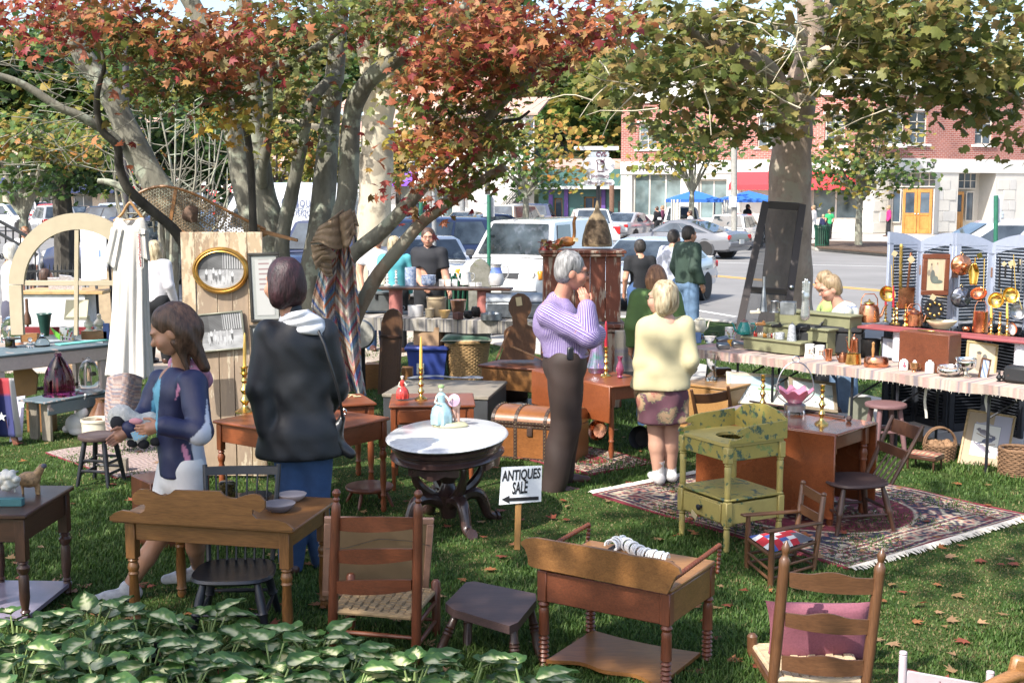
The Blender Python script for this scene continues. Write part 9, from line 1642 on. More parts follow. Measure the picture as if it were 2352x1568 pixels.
for i in rQ(n):mb=MB();x=a.x+w*(i+.5)/n;mb.box((x,KY+.015*(i%2),(zw+zt_)/2),(w/n-.004,.03,zt_-zw-.08),0,.003);pA(t,'plank',mb,Mcb)
for sx in(a.x+.015,b.x-.015):pA(t,'side',MB().box((sx,KY+.24,(zw+zt_)/2),(.03,.44,zt_-zw-.08),0,.003),Mcb)
for z,e,h in((zt_-.03,.05,.035),(zt_-.065,.03,.03),(zw+0,.06,.045),(zw-.045,.035,.04)):pA(t,'moulding',MB().box((cx,KY+.2,z),(w+2*e,.5+e,h-.002),0,.008),Mcb)
pA(t,'base_case',MB().box((cx,KY+.2,(zw-.07)/2),(w+.03,.47,zw-.075),0,.005),Mcb)
sk=W(1371,566,KY+.2);t=tH('bee_skep','cone shaped old woven bee skep coated in mud on the red cabinet','skep',sk);s=S(KY);mb=MB().lathe([(33*s,0),(34*s,6*s),(31*s,25*s),(25*s,50*s),(17*s,68*s),(10*s,77*s),(6*s,86*s),(3.5*s,98*s),(2*s,106*s)],sk,24);mb.v=[p+VV((p.x-sk.x,p.y-sk.y,0))*.07*sin(p.z*60+4*math.atan2(p.y-sk.y,p.x-sk.x))for p in mb.v];pA(t,'mud_coat',mb,bMt('dried_mud',(.17,.12,.07),(.3,.23,.14),None,10,(1,1,1)));mb=MB()
for k in rQ(26):
 z=(8+k*2.1)*s;r_=(33-.42*(8+k*2.1)*.55)*s+.004;r_=np.interp(z/s,[0,25,50,68],[34,31.5,25.5,17.5])*s+.006;mb.tube([sk+VV((r_*cos(a),r_*sin(a),z+.003*sin(a*9+k)))for a in[R(-150)+R(115)*i/12 for i in rQ(13)]],.006,5)
pA(t,'wicker_weave',mb,mat('old_wicker',(.13,.09,.055),.9,var=.4,scale=40),stuff=True)
g=W(1310,566,KY+.12);t=tH('goose_gourd','orange brown gourd with tall bent neck on the red cabinet','gourd',g);mb=MB().ball(g+VV((-8*s,0,11*s)),(20*s,14*s,12*s),16);mb.tube(sPa([g+VV((6*s,0,12*s)),g+VV((9*s,0,30*s)),g+VV((8*s,0,55*s)),g+VV((10*s,0,64*s)),g+VV((13*s,0,68*s))],4),[6*s,5*s]+[4*s]*13+[4.6*s,4*s],10);pA(t,'gourd',mb,mat('gourd_skin',(.34,.13,.025),.3,var=.25,coat=.4));pA(t,'paper_tag',MB().box(g+VV((12*s,-.05,16*s)),(.05,.004,.04),(0,.1,0),0),Mtg)
t=tH('leaf_spray','orange artificial autumn leaf spray at the left of the red cabinet top','leaves',W(1262,566,KY));r=np.random.default_rng(8);C=np.array([W(1240+r.uniform(0,50),569-r.uniform(0,16),KY+r.uniform(-.05,.15))for _ in rQ(70)]);V,Fa,cc=lCl(C,.06,pick('o',70,r)*1.1,LEAF5,r);nP(t,'leaves',nM('leaves',V,Fa,cc),M_leaf,True,False,stuff=True)
mb=MB();q=W(1445,770,12.5);mb.grid(lambda u,v:W(1412+50*u,758+(95 if v>.2 else 20)*v,12.4-.2*v+.03*sin(u*12)),20,10,0,lambda u,v:[(.48,.42,.32),(.36,.33,.27),(.52,.46,.36),(.3,.28,.3)][int(v*22)%4]);sO('folded_blanket','striped cream blanket draped beside the green sweater','blanket',mb,M_wov,smooth=60);wbox('grey_bucket','grey painted box under the striped blanket','box',1440,880,0,60,70,30,mat('grey_iron_paint',(.03,.03,.03),.6))
mb=MB();q=P(1461,905,0);mb.lathe([(.02,0),(.018,.3),(.026,.6),(.016,.7),(.028,.75),(.018,.82),(.027,.87),(.02,.95),(.03,.98),(.01,1.02)],q,12);sO('chair_post','dark turned post standing between the man and the blond woman','post',mb,WD('plum',2))
def cloth(n,c,r=.85,v=.12,b=.35):return mat(n,c,r,var=v,scale=7,bmp=b,bscale=140,bdist=.002)
def hairm(n,c,c2):return mat(n,c,.5,var=.3,scale=30,stretch=(1.6,1.6,.25),bmp=.8,bscale=70,col2=c2,bdist=.006)
HR=dict(grey=hairm('hair_grey',(.07,.07,.068),(.36,.35,.345)),plum=hairm('hair_plum',(.012,.005,.006),(.045,.013,.018)),brown=hairm('hair_brown',(.035,.016,.01),(.1,.05,.03)),blond=hairm('hair_blond',(.2,.13,.06),(.55,.47,.31)),auburn=hairm('hair_auburn',(.17,.07,.03),(.34,.17,.08)),black=hairm('hair_black',(.012,.01,.009),(.05,.04,.035)),white=hairm('hair_white',(.45,.42,.36),(.66,.64,.58)),tan=hairm('hair_tan',(.17,.11,.05),(.36,.26,.15)))
M_skin=mat('skin',(1,1,1),.5,vcol=True,var=.05,bmp=.1,bscale=180,bdist=.001);M_jean=cloth('denim',(.035,.075,.17),.9,.3);M_jeanl=cloth('pale_denim',(.13,.21,.33),.9,.3);M_pblk=cloth('black_cloth',(.01,.011,.014));M_shoew=mat('white_shoe',(.62,.61,.6),.55,var=.1);M_shoeb=mat('brown_shoe',(.07,.03,.02),.35)
SKIN=(.5,.25,.16)
def cat_mesh(parts):
 V=[];Fq=[];C=[];o=0
 for v,f,c in parts:V.append(v);Fq.append(f+o);C.append(c);o+=len(v)
 return nM('body',np.vstack(V),np.vstack(Fq),np.vstack(C))
def pE(label,px,rz,h=1.7,J={},top=None,sl='l',hem=.5,bottom='pants',bm=None,hair=('short','black'),skin=SKIN,shoes=None,g=1,yaw=0,pitch=0,hs=1,vox=.02,lean=0,group=None,base=None,coat=0,fold=.01,sock=None,stripes=None,glasses=False,hands=True,panels=()):
 b=base or P(*px);b=VV(b);t=tH('person',label,'person',b,rz,group);inv=ROOT[t];s=h;Y0=b.y
 ql=VV((0,lean,0));j={}
 for sg,k in((-1,'L'),(1,'R')):
  j['hip'+k]=VV((sg*.055,0,.52));j['kn'+k]=VV((sg*.06,.012*sg,.285));j['an'+k]=VV((sg*.062,.03*sg,.045));j['sh'+k]=VV((sg*.105,-.005,.805));j['el'+k]=VV((sg*.14,-.025,.64));j['wr'+k]=VV((sg*.135,.05,.5));j['hd'+k]=None
 j['pel']=ZZ(.54);j['neck']=VV((0,-.005,.835));j['head']=VV((0,.015,.925))
 for k in j:
  if j[k]is not None:
   if lean and k[:2]not in('an','kn'):j[k]=j[k]+ql*max(0,(j[k].z-.5)/.4)
   j[k]=j[k]*s
 for k,v in J.items():j[k]=inv@W(v[0],v[1],Y0+(v[2]if len(v)>2 else 0))
 A=lambda v:np.array(v);U=s*g;X=VV((1,0,0));chest=(j['shL']+j['shR'])/2;mid=j['pel'].lerp(chest,.5)
 parts=[];hd=j['head'];rot=Matrix.Rotation(R(yaw),3,'Z')@Matrix.Rotation(R(pitch),3,'X');k_=s*hs
 def hp(x,y,z):return hd+rot@(VV((x,y,z))*k_)
 sd=SDF();dh=min(.0085,vox*.6)
 def he(c,r,kk=.012,sub=False):
  sd.c(hp(*c),hp(*c),min(r)*k_,None,kk*s/1.7,tuple(x/min(r)for x in r),sub)
 sd2=SDF();E=lambda c,r,kk=.012,sub=False:sd2.e(A(c),r,kk,sub)
 E((0,-.004,.012),(.046,.056,.056));E((0,.012,-.018),(.041,.046,.05));E((0,.03,-.048),(.024,.022,.02),.02);sd2.c((0,.052,.004),(0,.068,-.017),.006,.0085,.01);E((0,.05,.014),(.032,.01,.007),.012);E((0,.055,-.035),(.015,.008,.0065),.008)
 for sg in(-1,1):E((sg*.047,-.006,-.012),(.007,.014,.019),.006);E((sg*.018,.058,0),(.01,.008,.006),.01,True);E((sg*.018,.0475,0),(.009,.008,.008),.004);E((sg*.028,.038,-.022),(.014,.014,.013),.02)
 V,Fq=sd2.mesh(max(.0042,dh/k_ if dh/k_<.012 else .01));c=np.tile(np.array(skin),(len(V),1))
 lip=(np.abs(V[:,0])<.014)&(np.abs(V[:,2]+.036)<.0055)&(V[:,1]>.05);c[lip]=np.array(skin)*np.array((.8,.5,.5));eye=(np.abs(np.abs(V[:,0])-.018)<.0075)&(np.abs(V[:,2])<.0042)&(V[:,1]>.045);c[eye]=(.06,.04,.035);br=(np.abs(np.abs(V[:,0])-.019)<.012)&(np.abs(V[:,2]-.0135)<.003)&(V[:,1]>.04);c[br]=np.array(skin)*.35;chk=(np.abs(np.abs(V[:,0])-.03)<.012)&(np.abs(V[:,2]+.02)<.012)&(V[:,1]>.02);c[chk]*=(1.05,.85,.85)
 rm_=np.array(rot);V=(V*k_)@rm_.T+A(hd);parts.append((V,Fq,c))
 sd=SDF();sd.c(j['neck']-ZZ(.03*s),hp(0,-.01,-.035),.033*U,.031*s,.02)
 for k in 'LR':
  sd.c(j['sh'+k],j['el'+k],.034*U,.028*U,.02).c(j['el'+k],j['wr'+k],.028*U,.018*U,.02)
  if bottom!='pants':sd.c(j['hip'+k],j['kn'+k],.052*U,.036*U,.02).c(j['kn'+k],j['kn'+k].lerp(j['an'+k],.4),.034*U,.035*U,.015).c(j['kn'+k].lerp(j['an'+k],.35),j['an'+k],.035*U,.022*U,.015)
 sd.c(j['pel'],chest,.055*U,.06*U,.03);V,Fq=sd.mesh(min(vox,.016));parts.append((V,Fq,np.tile(np.array(skin),(len(V),1))))
 if hands:
  for k in 'LR':
   wr=j['wr'+k];d=(j['hd'+k]-wr).normalized()if j['hd'+k]else(wr-j['el'+k]).normalized();sg=-1 if k=='L' else 1;n=(X*-sg);n=n-d*n.dot(d)
   if n.length<.2:n=ZZ(-1);n=n-d*n.dot(d)
   n.normalize();sdv=d.cross(n)*sg;sdv=sdv if sdv.y*1>=0 or abs(sdv.y)<.3 else-sdv;S_=s*1;hs_=SDF();hs_.c(wr-d*.015*S_,wr+d*.012*S_,.0165*S_,.016*S_,.008);hs_.c(wr+d*.015*S_,wr+d*.045*S_,.017*S_,.017*S_,.008)
   hs_.c(wr+d*.02*S_-sdv*.01*S_,wr+d*.05*S_-sdv*.016*S_,.0085*S_,.0075*S_,.008).c(wr+d*.02*S_+sdv*.01*S_,wr+d*.05*S_+sdv*.016*S_,.0085*S_,.0075*S_,.008)
   for i in rQ(4):
    o=wr+d*.052*S_+sdv*(1.5-i)*.0098*S_;ln=(.04,.046,.043,.034)[i]*S_;p1=o+d*ln*.5+n*ln*.1;p2=p1+(d*.75+n*.65).normalized()*ln*.5;hs_.c(o,p1,.0052*S_,.0048*S_,.003).c(p1,p2,.0047*S_,.004*S_,.002)
   o=wr+d*.018*S_+sdv*.014*S_;p1=o+(d*.7+sdv*.6+n*.3).normalized()*.026*S_;p2=p1+(d*.95+sdv*.15+n*.3).normalized()*.022*S_;hs_.c(o,p1,.0068*S_,.0058*S_,.004).c(p1,p2,.0056*S_,.0046*S_,.002)
   V,Fq=hs_.mesh(.0046 if vox<.015 else .0075);parts.append((V,Fq,np.tile(np.array(skin)*np.array((1.04,.97,.95)),(len(V),1))))
 nP(t,'body',cat_mesh(parts),M_skin,False)
 sd=SDF();th=.012+coat;fl=(1.22,.8,1)
 sd.c(j['pel']+ZZ(-.02*s),mid,(.082+th*.5)*U,(.078+th*.5)*U,.03,(1.2,.88,1)).c(mid,chest-ZZ(.045*s),(.078+th*.5)*U,(.09+th*.4)*U,.03,(1.2,.82,1));sd.c(j['shL'],j['shR'],.04*U,.04*U,.03).c(chest+ZZ(.01*s),j['neck'],.05*U,.036*U,.03)
 if hem<.5:sd.c(j['pel'],j['pel']-ZZ((.52-hem)*s),(.088+th)*U,(.094+th)*U,.03,(1.18,.9,1))
 for k in 'LR':
  sd.c(j['sh'+k],j['el'+k],(.036+th*.6)*U,(.034+th*.6)*U,.025)
  if sl=='l':sd.c(j['el'+k],j['wr'+k].lerp(j['el'+k],.04),(.034+th*.6)*U,(.024+th*.5)*U,.015)
 hz=hem*s if 'pel' not in J else j['pel'].z-(.54-hem)*s;cut=lambda Xx:hz-Xx[...,2]
 if sl=='s':
  sd.p=[p for p in sd.p];sd3=SDF()
 fo=folds(fold*.55,(16,16,7),int(abs(b.x*100))%97)
 if sl=='s':
  el=[(A(j['sh'+k]),A(j['el'+k]))for k in 'LR']
  def cut(Xx):
   m=hz-Xx[...,2]
   for a,e in el:
    d=(e-a)/np.linalg.norm(e-a);q=((Xx-a)@d)-.62*np.linalg.norm(e-a);rr_=np.linalg.norm(Xx-(a+(e-a)*.75),axis=-1);m=np.maximum(m,np.where(rr_<.062*s+np.abs(q)*.5,q,-1))
   return m
 V,Fq=sd.mesh(vox,fo,cut);C=None
 if stripes:
  pr=sd.near(V);ph=np.zeros(len(V))
  for i,p in enumerate(sd.p):
   m=pr==i;a,e=p[0],p[1];ax=e-a;Ln=np.linalg.norm(ax)
   if stripes[0]=='v':
    if i<3 or Ln<1e-6:ph[m]=np.arctan2(V[m,1]-a[1],V[m,0]-a[0])*.13*U*1.15
    else:d=ax/Ln;x_,y_=frame(VV(d));q=V[m]-a;ph[m]=np.arctan2(q@np.array(y_),q@np.array(x_))*.048*U
   else:ph[m]=V[m,2]if i<4 else((V[m]-a)@(ax/max(Ln,1e-6)))
  t_=np.mod(ph/stripes[1],1);C=np.where((t_<stripes[2])[:,None],np.array(stripes[3]),np.array(stripes[4]))if stripes[0]!='v' else None
  if C is None:me=nM('shirt',V,Fq);a_=me.attributes.new('phase','FLOAT','POINT');a_.data.foreach_set('value',(ph/stripes[1]).astype(np.float32));nP(t,'shirt',me,top,False);Fq=None
 if panels:
  C=np.tile(np.array(panels[0]),(len(V),1));Wm=inv.inverted()
  for i,p in enumerate(V):
   w_=Wm@VV(p);d=w_-ZZ(H);f_=d.y*CT-d.z*ST;x,y=1176+F*d.x/f_,784-F*(d.y*ST+d.z*CT)/f_
   for pts,c_,dp_ in panels[1:]:
    if w_.y<Y0+dp_ and sum(((a[1]>y)!=(b_[1]>y))and x<(b_[0]-a[0])*(y-a[1])/(b_[1]-a[1])+a[0]for a,b_ in zip(pts,pts[1:]+pts[:1]))%2:C[i]=c_
 if Fq is not None:nP(t,'shirt',nM('shirt',V,Fq,C),top,False)
 sd=SDF()
 if bottom in('pants','shorts'):
  sd.c(j['pel'],j['pel']-ZZ(.04*s),.082*U,.086*U,.03,(1.18,.92,1))
  for k in 'LR':
   sd.c(j['hip'+k],j['kn'+k],.066*U,.052*U,.02)
   if bottom=='pants':sd.c(j['kn'+k],j['an'+k]+ZZ(-.012*s),.052*U,.042*U,.02)
  cz=None if bottom=='pants' else(lambda Xx:(min(j['knL'].z,j['knR'].z)+.05*s)-Xx[...,2])
  V,Fq=sd.mesh(vox,folds(fold*.6,(12,12,14),5),cz)
 else:
  kz=(j['knL']+j['knR'])/2+ZZ(0*s);sd.c(j['pel']+ZZ(.02*s),j['pel']-ZZ(.08*s),.082*U,.098*U,.03,(1.15,.9,1));sd.c(j['pel']-ZZ(.08*s),kz,.098*U,.1*U,.03,(1.1,.9,1));z_=kz.z+.035*s;V,Fq=sd.mesh(vox,folds(fold,(18,18,4),8),lambda Xx:z_-Xx[...,2])
 nP(t,{'pants':'trousers','shorts':'shorts','skirt':'skirt'}[bottom],nM('trousers',V,Fq),bm or M_pblk,False)
 for k in 'LR':
  a=j['an'+k];f=VV((0,1,0));
  if 'ft'+k in j:f=(j['ft'+k]-a);f.z=0;f.normalize()
  z0=a.z-.045*s;o=VV((a.x,a.y,z0));sd=SDF().c(o+ZZ(.028*s)-f*.025*s,o+f*.07*s+ZZ(.022*s),.028*s,.024*s,.012).c(o+f*.06*s+ZZ(.02*s),o+f*.115*s+ZZ(.018*s),.025*s,.018*s,.012).c(o+ZZ(.05*s),o+ZZ(.03*s),.027*s,.03*s,.012)
  zz=o.z+.002;V,Fq=sd.mesh(min(vox,.014),None,lambda Xx:zz-Xx[...,2]);nP(t,'shoe',nM('shoe',V,Fq),shoes or M_shoeb,False)
  if sock:pA(t,'sock',MB().lathe([(.03*s,0),(.027*s,.05*s),(.031*s,.068*s)],a+ZZ(0),14),sock,False)
 st,hc=hair;sd=SDF();hv=lambda c,r,kk=.015,sub=False:sd.e(A(c),r,kk,sub)
 if st!='bald':
  hv((0,-.012,.02),(.054,.061,.06));
  if st in('bob','long','pony','wavy'):hv((0,-.028,-.015),(.056,.046,.055));
  if st=='bob':hv((.03,-.015,-.03),(.03,.035,.045));hv((-.03,-.015,-.03),(.03,.035,.045))
  if st=='bun':hv((0,-.045,.005),(.056,.04,.05));hv((0,-.048,-.038),(.046,.03,.026))
  if st in('long','wavy'):sd.c((0,-.035,-.02),(0,-.045,-.12),.045,.038,.03,(1.3,.7,1));sd.c((.042,0,-.03),(.045,0,-.1),.02,.014,.02);sd.c((-.042,0,-.03),(-.045,0,-.1),.02,.014,.02)
  if st=='pony':sd.c((0,-.055,.03),(0,-.062,-.02),.03,.034,.03);sd.c((0,-.045,-.02),(0,-.036,-.145),.045,.022,.03,(1.15,.75,1));sd.c((.038,-.004,-.03),(.034,.012,-.16),.016,.007,.025);sd.c((-.038,-.004,-.03),(-.034,.012,-.16),.016,.007,.025)
  if st=='short':hv((0,-.03,-.01),(.05,.038,.045))
  hv((0,.066,-.025),(.04,.046,.052),.01,True);nz=folds(.0035 if st!='wavy' else .006,(70,70,22),3)
  for sg in(-1,1):hv((sg*.052,.004,-.016),(.012,.017,.018),.006,True)if st in('short','pony')else None
  V,Fq=sd.mesh(max(.0058,vox*.45),nz);V=(V*k_)@rm_.T+A(hd);nP(t,'hair',nM('hair',V,Fq),HR[hc],False)
 if glasses:
  mb=MB()
  for sg in(-1,1):mb.tube([hp(sg*.019+.013*cos(a),.064,-.001+.009*sin(a))for a in[i*PI/6 for i in rQ(13)]],.0012*s,5);mb.tube([hp(sg*.032,.062,.002),hp(sg*.049,-.004,.002)],.0012*s,5)
  pA(t,'glasses',mb,WB,False)
 return t,j,hp
nv=cloth('navy_nylon',(.012,.016,.06),.5,.2,.2);Mgirl=pE('girl in a navy and pink jacket holding a stuffed sheep, walking behind the honey table',(360,1375),R(112),1.58,dict(head=(392,757,0),neck=(418,845,.06),shR=(368,872,.22),shL=(440,880,-.1),elR=(338,955,.16),wrR=(300,985,-.02),elL=(455,992,-.24),wrL=(375,978,-.28),hdR=(262,1008,-.06),hdL=(335,985,-.3),pel=(418,1075,.08),hipL=(430,1080,0),hipR=(405,1080,.14),knL=(445,1225,-.02),anL=(455,1305,.2),knR=(365,1235,.05),anR=(292,1352,0)),mat('nylon_jacket',(1,1,1),.5,var=.1,vcol=True,bmp=.3),'l',.52,'shorts',cloth('white_cotton',(.58,.57,.56)),('pony','brown'),(.36,.185,.115),mat('grey_trainer',(.33,.33,.35),.5,var=.35,scale=12,col2=(.58,.58,.6)),.95,-14,-26,1.12,.0105,coat=.01,fold=.016,panels=((.014,.018,.065),([(475,914),(486,1000),(490,1100),(454,1100),(436,1010),(471,972)],(.5,.51,.58),.3),([(416,1018),(433,1100),(449,1100),(430,1030)],(.5,.2,.33),.3),([(408,879),(401,926),(414,894)],(.5,.2,.33),0),([(353,890),(370,858),(362,954),(358,1090),(334,1090),(345,967)],(.13,.38,.52),.4)))
t,j,hp=Mgirl
pf=mat('pink_floral',(.5,.2,.32),.8,var=.1,scale=30,col2=(.56,.28,.42));sd=SDF();q=lambda x,y,d:ROOT[t]@W(x,y,6.86+d)
sd.c(q(405,838,-.1),q(455,852,-.1),.05,.06,.04).c(q(452,850,-.08),q(466,872,.05),.055,.05,.04).c(q(388,872,-.1),q(372,900,-.14),.03,.02,.03);V,Fq=sd.mesh(.011,folds(.006,(25,25,25),2));nP(t,'hood',nM('hood',V,Fq),pf,False)
mb=MB();rr=random.Random(8)
for k in rQ(16):x,y=rr.uniform(398,462),rr.uniform(828,868);c_=W(x,y,6.69+.0006*(x-398));[mb.ball(c_+VV((.012*cos(a),0,.012*sin(a))),(.007,.006,.007),6,0,(.6,.56,.6)if k%3 else(.03,.02,.07))for a in[i*1.257 for i in rQ(5)]]
pA(t,'flower_print',mb,mat('flower_print',(1,1,1),.8,vcol=True))
M_pk=cloth('pink_panel',(.55,.23,.36))
def drape(t,nm,edges,Y,m,bulge,n=14):
 Ls,Rs=edges;mb=MB();k=len(Ls)-1
 def f(u,v):i=min(int(v*k),k-1);w=v*k-i;a=VV(Ls[i]).lerp(VV(Ls[i+1]),w);b=VV(Rs[i]).lerp(VV(Rs[i+1]),w);p=a.lerp(b,u);return W(p.x,p.y,Y-bulge*sin(PI*u)**.7+.01*sin(17*v+5*u))
 mb.grid(f,n,n);o=pA(t,nm,mb,m,smooth=80);q=o.modifiers.new('t','SOLIDIFY');q.thickness=.008;return o
mb=MB();c_=W(402,707,6.93);[mb.tube(sPa([c_,c_+VV(d)*.5+ZZ(.012),c_+VV(d)],3),[.008,.009,.01,.01,.01,.008,.006],6)for d in((.05,-.02,-.03),(-.03,-.02,.03),(.035,0,.012))];pA(t,'hair_ribbon',mb,mat('ribbon_blue',(.2,.36,.7),.4))
mb=MB();[mb.prism([W(x,y,6.6)for x,y in pp],(0,.004,0))for pp in(((395,962),(404,970),(398,974),(391,968)),)];pA(t,'sleeve_badge',mb,M_pk)
b_=W(308,985,6.72);t=tH('stuffed_sheep','stuffed white toy sheep with black face and pink ear held by the girl','toy',b_);sd=SDF();w=lambda x,y,d=0:W(x,y,6.72+d)
sd.c(w(318,975),w(345,968,.03),.062,.055,.04).e(w(280,958,-.02),(.075,.06,.07),.04).c(w(300,990),w(312,1012,-.03),.04,.028,.02).c(w(300,985),w(318,1000),.05,.05,.03)
V,Fq=sd.mesh(.008,folds(.003,(90,90,90),4));nP(t,'body',nM('body',V,Fq),mat('plush_white',(.58,.56,.52),.95,var=.1,scale=60,bmp=.9,bscale=150,bdist=.01));pA(t,'face',MB().ball(w(272,971,-.06),(.045,.04,.048),14),mat('plush_black',(.012,.012,.016),.9,bmp=.6,bscale=150));pA(t,'ear',MB().ball(w(312,967,-.085),(.04,.012,.018),10),mat('plush_pink',(.55,.25,.28),.9))
for x,y in((305,1017),(330,1020),(358,1014)):pA(t,'foot',MB().ball(w(x,y,-.04),(.034,.03,.026),10),_M['plush_black'])
pI('toy_label','light blue paper label on the stuffed sheep','label',(309,1012),(338,1000),(304,993),lambda u,v:np.where((np.sin(u*23)*np.sin(v*19)>.55)[...,None],np.array((.5,.42,.15)),np.array((.2,.42,.62)))+0*u[...,None],0,None,6.58,6.58,mount=Mtr,res=(24,20))
bk=cloth('black_nylon',(.01,.011,.014),.52,.2,.3);t,j,hp=pE('woman with dark plum hair in a black jacket and blue jeans seen from behind',(690,1312),R(20),1.66,dict(head=(652,650,0),neck=(668,712,0),shL=(620,768,-.03),shR=(742,770,.05),elL=(604,895,-.08),wrL=(618,985,-.1),hdL=(634,1045,-.12),elR=(764,890,.1),wrR=(735,960,.3),pel=(690,1005,0),hipL=(668,1020,0),hipR=(718,1020,0),knL=(672,1160,-.02),anL=(668,1292,0),knR=(722,1165,.05),anR=(745,1282,.12)),bk,'l',.475,'pants',M_jean,('bob','plum'),SKIN,M_shoeb,1.04,22,0,1.17,.012,coat=.022,fold=.013)
sd=SDF();q=lambda x,y,d:ROOT[t]@W(x,y,7.32+d);sd.c(q(648,772,-.1),q(740,778,-.06),.075,.07,.06).c(q(668,805,-.13),q(728,810,-.11),.085,.08,.06).c(q(692,850,-.15),q(708,885,-.15),.075,.035,.06);V,Fq=sd.mesh(.012,folds(.012,(12,12,20),2));nP(t,'hood',nM('hood',V,Fq),bk,False)
drape(t,'hood_lining',(((648,722),(640,742),(652,760)),((706,712),(742,735),(752,772))),7.18,mat('white_jersey',(.6,.6,.62),.9,var=.04,bmp=.4,bscale=150),.1)
bt=tH('shoulder_bag','black leather shoulder bag hanging at the right side of the black jacket','bag',W(790,1040,7.2));sd=SDF();w=lambda x,y,d=0:W(x,y,7.2+d);sd.c(w(786,960),w(768,1005),.02,.05,.04,(1,1.3,1)).c(w(768,1015),w(806,1042),.045,.03,.04,(1,1.3,1)).c(w(760,980),w(765,1030),.035,.045,.03,(1,1.3,1));V,Fq=sd.mesh(.01);nP(bt,'body',nM('body',V,Fq),mat('black_leather',(.014,.014,.016),.35,bmp=.3));pA(bt,'strap',MB().tube([w(788,965,-.02),w(778,900,-.12),w(745,790,-.14),w(720,735,-.05)],.009,6),_M['black_leather']);pA(bt,'ring',MB().tube([w(791,945+6*sin(a),0)+VV((.012*cos(a),0,0))for a in[i*PI/6 for i in rQ(13)]],.003,5),Sv)
m,nt,bs=_nt('purple_stripe');at=N(nt,'Attribute',attribute_name='phase');md=N(nt,'Math',operation='FRACT');L(nt,at.outputs['Fac'],md.inputs[0]);L(nt,ramp(nt,md.outputs[0],[(0,(.09,.045,.22)),(.46,(.1,.05,.24)),(.5,(.45,.4,.52)),(.6,(.48,.43,.55)),(.64,(.16,.07,.26)),(.7,(.16,.07,.26)),(.74,(.45,.4,.52)),(.93,(.45,.4,.52)),(.97,(.09,.045,.22))]),bs.inputs['Base Color']);sI(bs,'Roughness',.7);bump(nt,bs,noise(nt,cO(nt),9,4),.5,.02)
bd=(.03,.017,.013);t,j,hp=pE('grey haired man in a purple striped shirt and brown trousers with hand on chin',(1290,1118),R(-78),1.8,dict(head=(1312,622,0),neck=(1280,690,.04),shR=(1262,722,-.16),shL=(1290,718,.18),elR=(1352,772,-.28),wrR=(1348,706,-.24),hdR=(1334,655,-.18),elL=(1368,768,.1),wrL=(1345,772,-.2),hdL=(1302,752,-.36),pel=(1298,815,0),hipR=(1300,830,-.1),hipL=(1300,830,.12),knR=(1298,975,-.08),knL=(1302,970,.12),anR=(1268,1118,-.1),anL=(1290,1090,.16)),m,'l',.535,'pants',cloth('brown_trouser',bd,.7,.15,.2),('short','grey'),(.46,.21,.14),M_shoeb,1.2,-3,-8,1.07,.012,fold=.016,stripes=('v',.022),glasses=True)
mb=MB();k=24;q=[VV((.112*cos(2*PI*i/k)*1.8,.088*sin(2*PI*i/k)*1.8,0))+j['pel']+ZZ(.02)for i in rQ(k)];mb.tube(q,.02,6,close=True);pA(t,'belt',mb,WD('red',0),False);pA(t,'phone_holster',MB().box(ROOT[t]@W(1310,812,8.98),(.03,.05,.1),(0,.1,0),.012),Mbk,False)
mb=MB();q=j['neck'];mb.tube([q+VV((.065*cos(a),.062*sin(a)-.002,.012+.014*sin(a)*-1))for a in[R(100)+i*R(340)/14 for i in rQ(15)]],.016,7);pA(t,'collar',mb,m,False);mb=MB();q=j['wrR'];mb.tube([q+VV((.03*cos(a),.03*sin(a),.006))for a in[i*PI/6 for i in rQ(13)]],.0035,5);pA(t,'bracelet',mb,Sv,False)
m,nt,bs=_nt('floral_cloth');co=cO(nt);v_=N(nt,'TexVoronoi');sI(v_,'Scale',6.5);L(nt,co,v_.inputs['Vector']);n1=noise(nt,co,32,4,.6,1.5);ad=N(nt,'Math',operation='MULTIPLY_ADD');L(nt,n1,ad.inputs[0]);sI(ad,1,.55);L(nt,v_.outputs['Distance'],ad.inputs[2]);L(nt,ramp(nt,ad.outputs[0],[(.48,(.3,.11,.08)),(.6,(.4,.25,.15)),(.72,(.33,.22,.12)),(.76,(.12,.14,.09)),(.81,(.12,.045,.062)),(1,(.1,.04,.055))]),bs.inputs['Base Color']);sI(bs,'Roughness',.85);Mfl=m
t,j,hp=pE('woman with short blond hair in a pale yellow shirt and floral skirt, hands in pockets',(1520,1112),R(12),1.6,dict(head=(1522,684,0),neck=(1527,728,0),shL=(1487,752,0),shR=(1568,752,0),elL=(1477,832,-.05),elR=(1583,828,-.05),wrL=(1490,872,.04),wrR=(1572,862,.06),pel=(1520,860,0),hipL=(1495,875,0),hipR=(1545,875,0),knL=(1506,985,0),knR=(1542,985,.02),anL=(1512,1090,0),anR=(1540,1084,.05)),cloth('pale_yellow',(.44,.39,.23),.85,.05,.5),'l',.475,'skirt',Mfl,('bob','blond'),(.48,.27,.19),M_shoew,1.12,38,0,1.12,.012,fold=.024,sock=M_shoew,coat=.008,glasses=True)
def pp(lb,x,y,rz,h,top,**k):return pE(lb,(x,y),R(rz),h,k.pop('J',{}),top,**k)
strp=cloth('polo_print',(1,1,1));strp=mat('polo',(1,1,1),.9,vcol=True,var=.06,bmp=.3)
pp('man in a white and yellow polo with blue stripes bending over the right stall',1935,948,78,1.74,strp,J=dict(head=(1908,662,0),neck=(1932,706,0),shL=(1938,720,-.18),shR=(1945,718,.18),elL=(1905,778,-.22),wrL=(1898,815,-.2),elR=(1915,770,.2),wrR=(1890,800,.1),pel=(1932,805,0)),sl='s',hem=.5,bm=M_jeanl,hair=('short','tan'),skin=(.52,.27,.19),g=1.2,pitch=-18,yaw=10,vox=.014,stripes=('h',.085,.13,(.1,.16,.42),(.62,.61,.5)),glasses=True)
